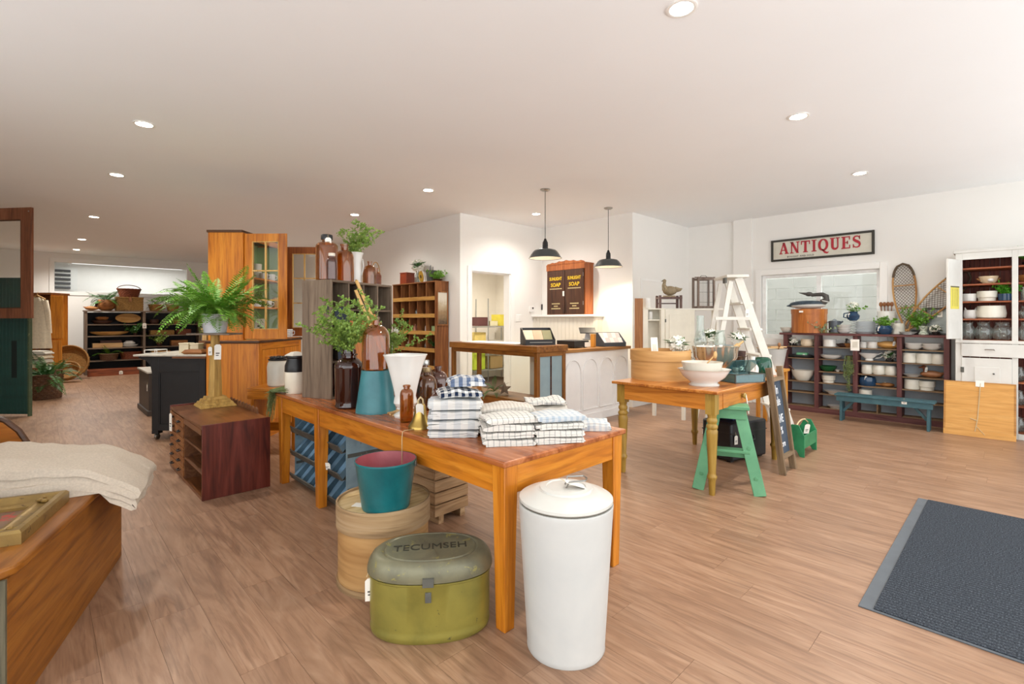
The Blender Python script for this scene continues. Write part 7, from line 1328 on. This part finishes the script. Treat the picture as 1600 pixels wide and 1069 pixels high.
# bay 1
t = thing('white_posy', 'white flower ball in a dark dish on the top row of the first bay', 'flowers', rp(1239, SZr[5] + .0005)); mk('dish', MB().lathe(hollow([(.05, 0), (.075, .04)], .005), 18), M_blk, t); blooms(t, (0, 0, .055), 34, .062, .035, 5, 23)
t = crock(1252, 1270, 5, .10, 'cream mug with a handle on the top row of the first bay', flat('cream_pot', 'e0cdb0', .4), 'mug', 'tub', 'cream_mug'); mk('handle', MB().tube([(0, -.06, .08), (0, -.1, .075), (0, -.1, .03), (0, -.06, .025)], .008, 6), MATS['cream_pot'], t)
solo('dark_tray', MB().lathe(hollow([(.9, 0), (1, .02)], .04), 28, sx=.10, sy=.19), M_blk, 'dark oval tray on the second row of the first bay', 'tray', rp(1250, SZr[4] + .0005)); t = thing('green_tin', 'pale green tin on the dark tray in the first bay', 'tin', rp(1254, SZr[4] + .0215)); mk('tin_body', MB().box(-.05, .05, -.07, .07, 0, .05), flat('jade', '6fae84', .4), t, bev=.006); ptag(t, (-.052, -.03, .03), .03, .045, -math.pi / 2, 0)
t = crock(1238, 1270, 2, .15, 'big white mixing bowl with a wooden spoon in the first bay', M_offw, 'bowl', 'bowl', 'mixing_bowl'); mk('wooden_spoon', MB().tube([(0, .02, .03), (-.02, .13, .17), (-.02, .2, .24)], .008, 8), wd_(BROWN, 'y'), t)
crock(1293, 1318, 0, .04, 'pale dish on the floor shelf of the second bay', kind='plate', cat='dish', name='pale_dish')
# top of the brown shelf
zt_ = SHT + .0005
def tp2(px_, k=.11): return rp(px_, zt_, k)
crock(1220, 1238, 0, .075, 'small white bowl at the left end of the brown shelf top', M_offw, 'bowl', 'bowl', 'white_bowl', z=SHT)
r = rw(1239, 1290); t = thing('orange_cheese_box', 'orange-brown round bentwood box under the loon decoy', 'box', tp2(1264, .13)); M_ob = wood('orange_box', '8a4a1a', 'b3692c', 'c27d3e', axis='z', rough=.4); rb = min(r, .20)
mk('wall', MB().lathe(hollow([(rb * .97, 0), (rb * .97, .29)], .006), 48, sy=1.15), M_ob, t); mk('lid', MB().lathe([(rb * .975, .27), (rb, .27), (rb, .335), (rb * .98, .34), (0, .34), (0, .33), (rb * .975, .325), (rb * .975, .27)], 48, sy=1.15), M_ob, t); mk('price_label', MB().box(-rb * 1.02 - .002, -rb * .99, .02, .07, .29, .315), M_tag, t)
ln_ = thing('loon_decoy', 'black and white loon decoy on the orange bentwood box', 'decoy', tp2(1264, .13) + Vector((0, 0, .3405)), -math.pi / 2); M_loon = worn('loon_back', '3f4f5c', 'c9cdd0', .72, .45, 14, c2='2a3742'); M_lw = flat('loon_white', 'c9c9c4', .5); M_ln = flat('loon_grey', '4a4743', .5)
mk('belly', MB().ball((-.01, 0, .05), .225, .09, .05, 24, 10), M_lw, ln_); mk('back', MB().ball((-.02, 0, .075), .235, .088, .05, 24, 10), M_loon, ln_); mk('tail', MB().tube([(-.19, 0, .06), (-.29, 0, .05)], [.04, .006], 8), M_loon, ln_); nk = mk('neck', MB().tube([(.17, 0, .09), (.22, 0, .13), (.215, 0, .175), (.17, 0, .205), (.10, 0, .205), (.03, 0, .20)], [.05, .042, .036, .03, .025, .025], 12).ball((-.0, 0, .215), .05, .032, .032, 14, 8), M_ln, ln_); mk('bill', MB().tube([(-.04, 0, .22), (-.13, 0, .24)], [.02, .004], 8), M_ln, nk); mk('neck_ring', MB().lathe([(.05, -.008), (.053, 0), (.05, .008), (.04, 0), (.05, -.008)], 18, m=TR(.2, 0, .11) @ RYm(.3)), M_lw, ln_)
t = thing('leaf_garland', 'pale green leaf garland along the brown shelf top', 'garland', tp2(1284, -.0)); mk('stem', MB().tube([(0, -.2, .006), (.0, 0, .008), (.01, .2, .006)], .004, 5), M_stem, t); bush(t, (0, 0, .0), 6, .12, .03, 22, worn('sage_leaf', '9fb08a', 'c3ccb0', .58, .6, 20, c2='7d9068', bump=0), 1.4)
t = crock(1296, 1312, 0, .17, 'dark enamel coffee pot on the brown shelf top', flat('slate_enamel', '4a5058', .25), 'coffee pot', 'crock', 'coffee_pot', z=SHT); mk('spout', MB().tube([(0, -.05, .13), (0, -.09, .16), (0, -.1, .165)], [.018, .012, .01], 8), MATS['slate_enamel'], t); mk('lid', MB().lathe([(0, .2), (.01, .195), (.03, .18), (.065, .17), (0, .17)], 18), MATS['slate_enamel'], t); mk('handle', MB().tube([(0, .06, .15), (0, .11, .15), (0, .11, .06), (0, .06, .05)], .007, 6), MATS['slate_enamel'], t)
for j in range(3): crock(1309, 1329, 0, .05, ('lowest', 'middle', 'uppermost')[j] + ' white bowl of the stack beside the coffee pot', kind='bowl', cat='bowl', name='white_bowl', z=SHT + j * .034)
for j in range(7): crock(1331, 1373, 0, .026, ('bottom', 'second', 'third', 'fourth', 'fifth', 'sixth', 'top')[j] + ' pale blue-white plate of the stack on the brown shelf', flat('pale_blue_glaze', 'e2e7e9', .2, var=.02), 'plate', 'plate', 'stacked_plate', 'stacked plates on the brown shelf', k=.14, z=SHT + j * .0235)
t = thing('navy_jug', 'navy jug of white flowers on the stacked plates', 'jug', rp(1333, SHT + 7 * .0235 + .008, .13)); mk('body', MB().lathe(hollow([(.04, 0), (.07, .03), (.078, .07), (.05, .11), (.055, .125)], .005), 28), M_navy, t); mk('handle', MB().tube([(0, .055, .11), (0, .105, .1), (0, .11, .05), (0, .075, .04)], .008, 8), M_navy, t); bush(t, (0, 0, .09), 6, .12, .03, 24, M_fern, .9); blooms(t, (0, 0, .2), 16, .06, .03, 0, 25); ptag(t, (-.06, .03, .1), .03, .05, -TH, 0)
t = crock(1373, 1397, 0, .30, 'tall white crock of wooden spoons on the brown shelf', M_iron, 'crock', 'crock', 'utensil_crock', k=.19, z=SHT)
for j in range(4): mk('wooden_spoon', MB().tube([(-.0, -.04 + .025 * j, .05), (-.02 + .01 * j, -.06 + .04 * j, .37)], .006, 6).ball((-.02 + .01 * j, -.06 + .04 * j, .39), .012, .022, .032, 10, 6), wd_(BROWN, 'z'), t)
t = thing('navy_planter', 'navy pot of green leaves with a tag on the brown shelf', 'plant', rp(1382, zt_, .04)); mk('pot', MB().lathe(hollow([(.06, 0), (.085, .03), (.092, .07), (.07, .11)], .006), 28), M_navy, t); bush(t, (0, 0, .08), 9, .12, .03, 30, M_fern, .8); ptag(t, (-.08, .04, .1), .035, .06, -TH, .2)
crock(1394, 1412, 0, .14, 'white crock right of the navy pot on the brown shelf', M_offw, z=SHT, k=.13)
crock(1407, 1431, 0, .035, 'blue and white patterned dish on the brown shelf', check_mat('blue_mesh', 'd9dcd8', '5a6f82', .012, .4, k=.9), 'dish', 'plate', 'patterned_dish', z=SHT, k=.03); t = thing('patterned_vase', 'small green patterned vase on the brown shelf', 'vase', rp(1443, zt_, .03)); mk('body', MB().lathe(hollow([(.045, 0), (.05, .01), (.03, .05), (.045, .1), (.048, .11)], .004), 24), check_mat('green_mesh', 'cdd3c4', '4f6a58', .014, .4, k=.9), t)
t = thing('shelf_fern', 'airy green fern in a dark pot before the snowshoes', 'plant', rp(1434, zt_, .08)); mk('pot', MB().lathe(hollow([(.05, 0), (.07, .06)], .005), 18), M_blk, t); bush(t, (0, 0, .03), 14, .28, .022, 70, M_fern, .5)
t = thing('white_posy', 'small white flowers beside the open cabinet door', 'flowers', rp(1462, zt_, .03)); mk('pot', MB().lathe(hollow([(.03, 0), (.045, .04)], .005), 16), M_blk, t); blooms(t, (0, 0, .07), 20, .05, .03, 7, 27)
t = thing('grey_mirror', 'tarnished grey mirror leaning on the wall beside the white cabinet', 'mirror', rp(1463, zt_, .16), 0, None, (0, rad(8), 0)); mk('frame', MB().box(0, .02, -.11, .11, 0, .02).box(0, .02, -.11, .11, .32, .34).box(0, .02, -.11, -.09, .02, .32).box(0, .02, .09, .11, .02, .32), flat('dark_frame', '3c3f3c', .5), t); mk('plate', MB().box(.006, .014, -.09, .09, .02, .32), flat('tarnish_glass', '8f9692', .2, .3), t); ptag(t, (-.004, -.03, .31), .05, .09, -math.pi / 2, 0)
# snowshoes
def snowshoe(label, px_, z0, L, W, lean, roll):
    t = thing('snowshoe', label, 'snowshoe', rp(px_, z0, .145), 0, None, (roll, lean, 0)); M_sf = wood('ash_frame', '8a5a28', 'b5854a', 'c4995f', axis='z')
    def wz(s):
        return W / 2 * ((.06 + .94 * math.sin(math.pi / 2 * s / .62) ** 1.1) if s < .62 else math.sqrt(max(0, 1 - ((s - .62) / .38) ** 2.6)))
    out = [(0, -.008, 0)]; N = 26
    left = [(0, -wz(i / N), L * i / N) for i in range(1, N)]; right = [(0, wz(i / N), L * i / N) for i in range(N - 1, 0, -1)]
    mk('frame', MB().tube([(0, 0, 0)] + left + [(0, 0, L * .995)] + right, .011, 8, closed=True), M_sf, t)
    for s in (.36, .68): mk('crossbar', MB().bar((0, -wz(s), L * s), (0, wz(s), L * s), .012, .025, (1, 0, 0)), M_sf, t)
    mb = MB(); st_ = .03
    for k in range(-40, 60):
        for sgn in (1, -1):
            pts = []
            for q in range(0, 90):
                z = L * q / 90; y = sgn * (z - k * st_ * 1.4) * .8
                if 0.02 < z / L < .985 and abs(y) < wz(z / L) * .97: pts.append((sgn * .003, y, z))
            if len(pts) > 2: mb.tube([pts[0], pts[-1]], .0028, 4)
    mk('lacing', mb, flat('gut_lacing', '5a4630', .7), t)['kind'] = 'stuff'
    mk('toe_wrap', MB().tube([(0, -wz(i / N), L * i / N) for i in (21, 22, 23, 24, 25)] + [(0, 0, L * .995)] + [(0, wz(i / N), L * i / N) for i in (25, 24, 23, 22, 21)], .014, 6), flat('leather_wrap', '5a4a38', .8), t)
snowshoe('upright rawhide snowshoe leaning on the wall by the cabinet', 1418, SHT + .012, .92, .235, rad(7), rad(-4)); snowshoe('tilted rawhide snowshoe crossing the upright one', 1408, SHT + .02, .98, .24, rad(7), rad(40))
# blue bench
by0, by1 = onX(1452, 650, 7.50).y, onX(1312, 640, 7.50).y
bb = thing('blue_bench', 'narrow worn blue-green bench before the brown shelf', 'bench', (7.40, by0 - .06, 0)); M_bb = worn('blue_bench_paint', '3f646c', '7a8078', .7, .55, 5, c2='2f525b'); bl_ = by1 - by0 + .10
mk('seat', MB().box(0, .20, 0, bl_, .325, .35), M_bb, bb, bev=.004); mk('side_rail', MB().box(.012, .03, .02, bl_ - .02, .26, .325), M_bb, bb)
for y in (.05, bl_ - .08): mk('leg', MB().box(.03, .19, y, y + .028, 0, .325), M_bb, bb, bev=.003); mk('brace', MB().bar((.1, y + (.03 if y < .3 else 0), .12), (.1, y + (.19 if y < .3 else -.16), .32), .03, .02, (1, 0, 0)), M_bb, bb)
ptag(bb, (.0, .28, .345), .05, .05, -math.pi / 2, .2)
# white kitchen cabinet
WX = 7.66; wy1 = onX(1493, 600, WX).y; wlen = 1.15
wc = thing('white_kitchen_cabinet', 'tall white painted kitchen cabinet with red-brown inside at the right edge', 'cabinet', (WX, wy1 - wlen, 0)); M_wc = worn('cabinet_white', 'd8d7d1', 'bdb8aa', .74, .45, 4, c2='d0cec7', bump=.05); M_rb = wood('red_inside', '47180f', '70301f', '853f2a', axis='z', rough=.6); M_rsf = wood('shelf_red', '6a2f18', '96512e', 'a5633c', axis='y', rough=.5)
wd2 = RW - WX - .012; cz0 = 1.085; top = 2.065
mk('side_board', MB().box(0, wd2, wlen - .022, wlen, 0, top), M_wc, wc, bev=.003); mk('side_board', MB().box(0, wd2, 0, .022, 0, top), M_wc, wc); mk('top_board', MB().box(-.03, wd2, -.02, wlen + .02, top, top + .035), M_wc, wc, bev=.006)
bbm = MB().box(wd2 - .014, wd2, .002, .084, 0, 1).mesh('back_board'); bbm.materials.append(M_rb)
for k in range(13): o = mk('back_board', bbm, None, wc, (0, .022 + k * .0855, .05)); o.scale = (1, 1, top - .05)
yst = [onX(p, 500, WX).y - (wy1 - wlen) for p in (1504, 1581, 1591)]
ym0, ym1 = yst[2], yst[1]
mk('stile', MB().box(-.02, 0, yst[0], wlen, 0, top), M_wc, wc, bev=.003); mk('stile', MB().box(-.02, 0, ym0, ym1, 0, top), M_wc, wc, bev=.003); mk('stile', MB().box(-.02, 0, 0, .06, 0, top), M_wc, wc); mk('head_rail', MB().box(-.02, 0, .06, ym0, top - .075, top), M_wc, wc); mk('head_rail', MB().box(-.02, 0, ym1, yst[0], top - .075, top), M_wc, wc); mk('mid_rail', MB().box(-.035, 0, 0, wlen, cz0 - .05, cz0 - .015), M_wc, wc, bev=.004)
mk('counter_board', MB().box(0, wd2 - .014, .022, wlen - .022, cz0 - .03, cz0 - .012), M_rsf, wc); 
wz = [cz0 - .012] + [onX(1510, p, WX + .0).z for p in (498, 471, 444, 419)]
for z in wz[1:]: mk('shelf', MB().box(.004, wd2 - .014, .022, wlen - .022, z - .018, z), M_rsf, wc, bev=.002)
dr_ = mk('drawer', MB().box(-.038, -.02, .03, wlen - .05, .885, 1.03), M_wc, wc, bev=.004); mk('drawer_pull', MB().tube([(-.038, .83, .965), (-.055, .83, .97), (-.055, .90, .97), (-.038, .90, .965)], .006, 6), M_steel, dr_)
ld_ = mk('lower_door', MB().box(-.034, -.02, ym1, wlen - .055, .06, .87), M_wc, wc, bev=.003); mk('door_panel', MB().box(-.028, -.02, ym1 + .08, wlen - .17, .15, .78) if False else MB().box(-.040, -.034, ym1 + .09, wlen - .16, .15, .77), M_wc, ld_, bev=.004); mk('door_knob', MB().ball((-.046, ym1 + .14, .70), .009, n=8, k=6), M_zinc, ld_); mk('hinge', MB().box(-.038, -.032, wlen - .075, wlen - .045, .70, .76), M_zinc, ld_)
for z in (.06, .36, .62): mk('shelf', MB().box(.004, wd2 - .014, .022, ym0, z - .016, z), M_rsf, wc)
mk('plinth', MB().box(-.02, .0, .06, ym0, 0, .06), M_wc, wc)
h_ = Vector((WX - .02, wy1 - wlen + yst[0] + .01, cz0)); ud = mk('upper_door', MB().box(0, .30, -.02, 0, 0, top - cz0 - .075), M_wc, wc, (-.022, yst[0] + .012, cz0), 0, .003); ud.rotation_euler = (0, 0, rad(180 - 17)); mk('door_panel', MB().box(.05, .25, -.026, -.02, .06, .84), M_wc, ud, bev=.003); nt_ = mk('yellow_chart', MB().box(.05, .25, .0, .002, .34, .60), flat('yellow_paper', 'd8cc5a', .8), ud, label='yellow printed chart'); mk('chart_line', MB().box(.085, .088, .002, .003, .37, .57).box(.12, .123, .002, .003, .37, .57).box(.153, .156, .002, .003, .37, .57).box(.2, .203, .002, .003, .37, .57).box(.05, .25, .002, .003, .585, .598), M_ink, nt_)
def wp_(px_, z, k=.13): v_ = onX(px_, 500, WX + k); return Vector((v_.x, v_.y, z + .0005))
def wcr(a, b, i, h, label, mat, cat, kind='crock', name='white_crock', k=.13):
    r = abs(b - a) / 2 * dep(wp_((a + b) / 2, 0, k)) / F; prof = {'crock': [(r * .88, 0), (r * .97, .006), (r, h)], 'band': [(r * .85, 0), (r * .86, h * .3), (r * .98, h * .38), (r, h * .9), (r * .98, h)], 'tub': [(r * .8, 0), (r * .95, h * .1), (r * 1.0, h * .4), (r * .9, h)], 'globe': [(r * .55, 0), (r * .7, h * .04), (r, h * .4), (r * .95, h * .6), (r * .6, h * .82), (r * .62, h * .95), (r * .7, h)], 'bowl': [(r * .5, 0), (r * .8, h * .3), (r, h)]}[kind]
    t = thing(name, label, cat, wp_((a + b) / 2, wz[i] if i >= 0 else LZ_, k), .3); mk('body', MB().lathe(hollow(prof, r * .06), 36, fn=(lambda a_, z_: 1 + .015 * math.cos(a_ * 20)) if kind in ('tub', 'globe') else None), mat, t); return t
t = wcr(1533, 1556, 3, .085, 'cream face mug on the upper shelf of the white cabinet', flat('face_cream', 'd9c4a2', .3), 'mug', 'bowl', 'face_mug'); [mk('eye', MB().ball((-.055, s_ * .035, .055), .008, n=8, k=6), M_blk, t) for s_ in (-1, 1)]; mk('snout', MB().ball((-.06, .0, .04), .025, .03, .022, 12, 8), M_iron, t); [mk('side_handle', MB().tube([(0, s_ * .06, .07), (0, s_ * .1, .06), (0, s_ * .06, .03)], .008, 6), M_bowlw, t) for s_ in (-1, 1)]
wcr(1506, 1523, 2, .09, 'small white crock on the third cabinet shelf', M_iron, 'crock'); wcr(1530, 1554, 2, .115, 'white ringed planter on the third cabinet shelf', M_offw, 'planter', 'band', 'white_planter')
t = wcr(1562, 1578, 2, .08, 'green leaves in a navy pot on the third cabinet shelf', M_navy, 'plant', 'crock', 'navy_pot'); bush(t, (0, 0, .06), 10, .12, .035, 26, worn('bright_leaf', '5fb02c', '8fd05a', .6, .5, 20, c2='3f8a1c', bump=0), .9)
t = wcr(1508, 1525, 1, .10, 'white pottery cat jar on the fourth cabinet shelf', M_iron, 'jar', 'tub', 'cat_jar'); [mk('ear', MB().tube([(0, s_ * .04, .09), (0, s_ * .05, .13)], [.015, .003], 6), M_iron, t) for s_ in (-1, 1)]
wcr(1531, 1566, 1, .145, 'large ribbed white planter on the fourth cabinet shelf', M_offw, 'planter', 'tub', 'white_planter')
for a, b, n in ((1503, 1522, 'left'), (1525, 1549, 'middle'), (1552, 1580, 'right')): wcr(a, b, 0, .20, f'{n} clear glass jar on the cabinet counter', M_clear, 'jar', 'globe', 'glass_jar')
wcr(1593, 1612, 0, .2, 'clear ribbed glass jar at the right edge of the cabinet counter', M_clear, 'jar', 'globe', 'glass_jar'); wcr(1594, 1612, 1, .14, 'clear glass bowl at the right edge, fourth shelf', M_clear, 'jar', 'globe', 'glass_jar'); wcr(1597, 1611, 2, .15, 'clear glass bottle at the right edge, third shelf', M_clear, 'bottle', 'crock', 'glass_bottle'); wcr(1594, 1620, 3, .08, 'brown wooden bowl at the right edge of the cabinet', M_bowlw, 'bowl', 'bowl', 'brown_bowl')
t = wcr(1600, 1618, 4, .04, 'green leaves on the top right cabinet shelf', M_blk, 'plant', 'bowl', 'leaf_dish'); bush(t, (0, 0, .03), 8, .13, .04, 24, MATS['bright_leaf'], 1.0)
for LZ_, n in ((.62, 'upper'), (.36, 'middle'), (.06, 'lowest')): wcr(1586, 1600, -1, .16, f'clear glass jar on the {n} lower right cabinet shelf', M_clear, 'jar', 'globe', 'glass_jar', .16); wcr(1603, 1617, -1, .15, f'second clear glass jar on the {n} lower right cabinet shelf', M_clear, 'jar', 'globe', 'glass_jar', .16)
# leaning pine panel
y0, y1 = onX(1588, 650, 7.50).y, onX(1474, 650, 7.50).y
lp = thing('pine_panel', 'plain golden pine panel leaning against the white cabinet', 'board', (7.475, y0, 0), 0, None, (0, rad(11), 0)); M_pp = wood('golden_panel', 'c08840', 'cd964c', 'd6a25a', axis='y', rough=.45)
mk('panel_board', MB().box(0, .022, .015, y1 - y0 - .015, .06, .60), M_pp, lp, bev=.002); mk('batten', MB().box(-.002, .024, .0, y1 - y0, .0, .06), M_pp, lp, bev=.002); mk('edge_strip', MB().box(-.001, .024, 0, .015, .06, .60).box(-.001, .024, y1 - y0 - .015, y1 - y0, .06, .60).box(-.003, .026, 0, y1 - y0, .60, .612), wood('golden_edge', '8a5a24', 'b07a38', 'be8a48', axis='y'), lp)
mk('twine', MB().tube([(-.004, .28, .60), (-.006, .29, .40), (-.006, .30, .2), (-.006, .32, .06)], .004, 6).tube([(-.006, .3, .18), (-.006, .36, .2)], .004, 6).tube([(-.006, .31, .12), (-.006, .24, .03)], .003, 6), M_str, lp); mk('price_tag', MB().box(-.006, -.003, .25, .32, .56, .63), M_tag, lp)
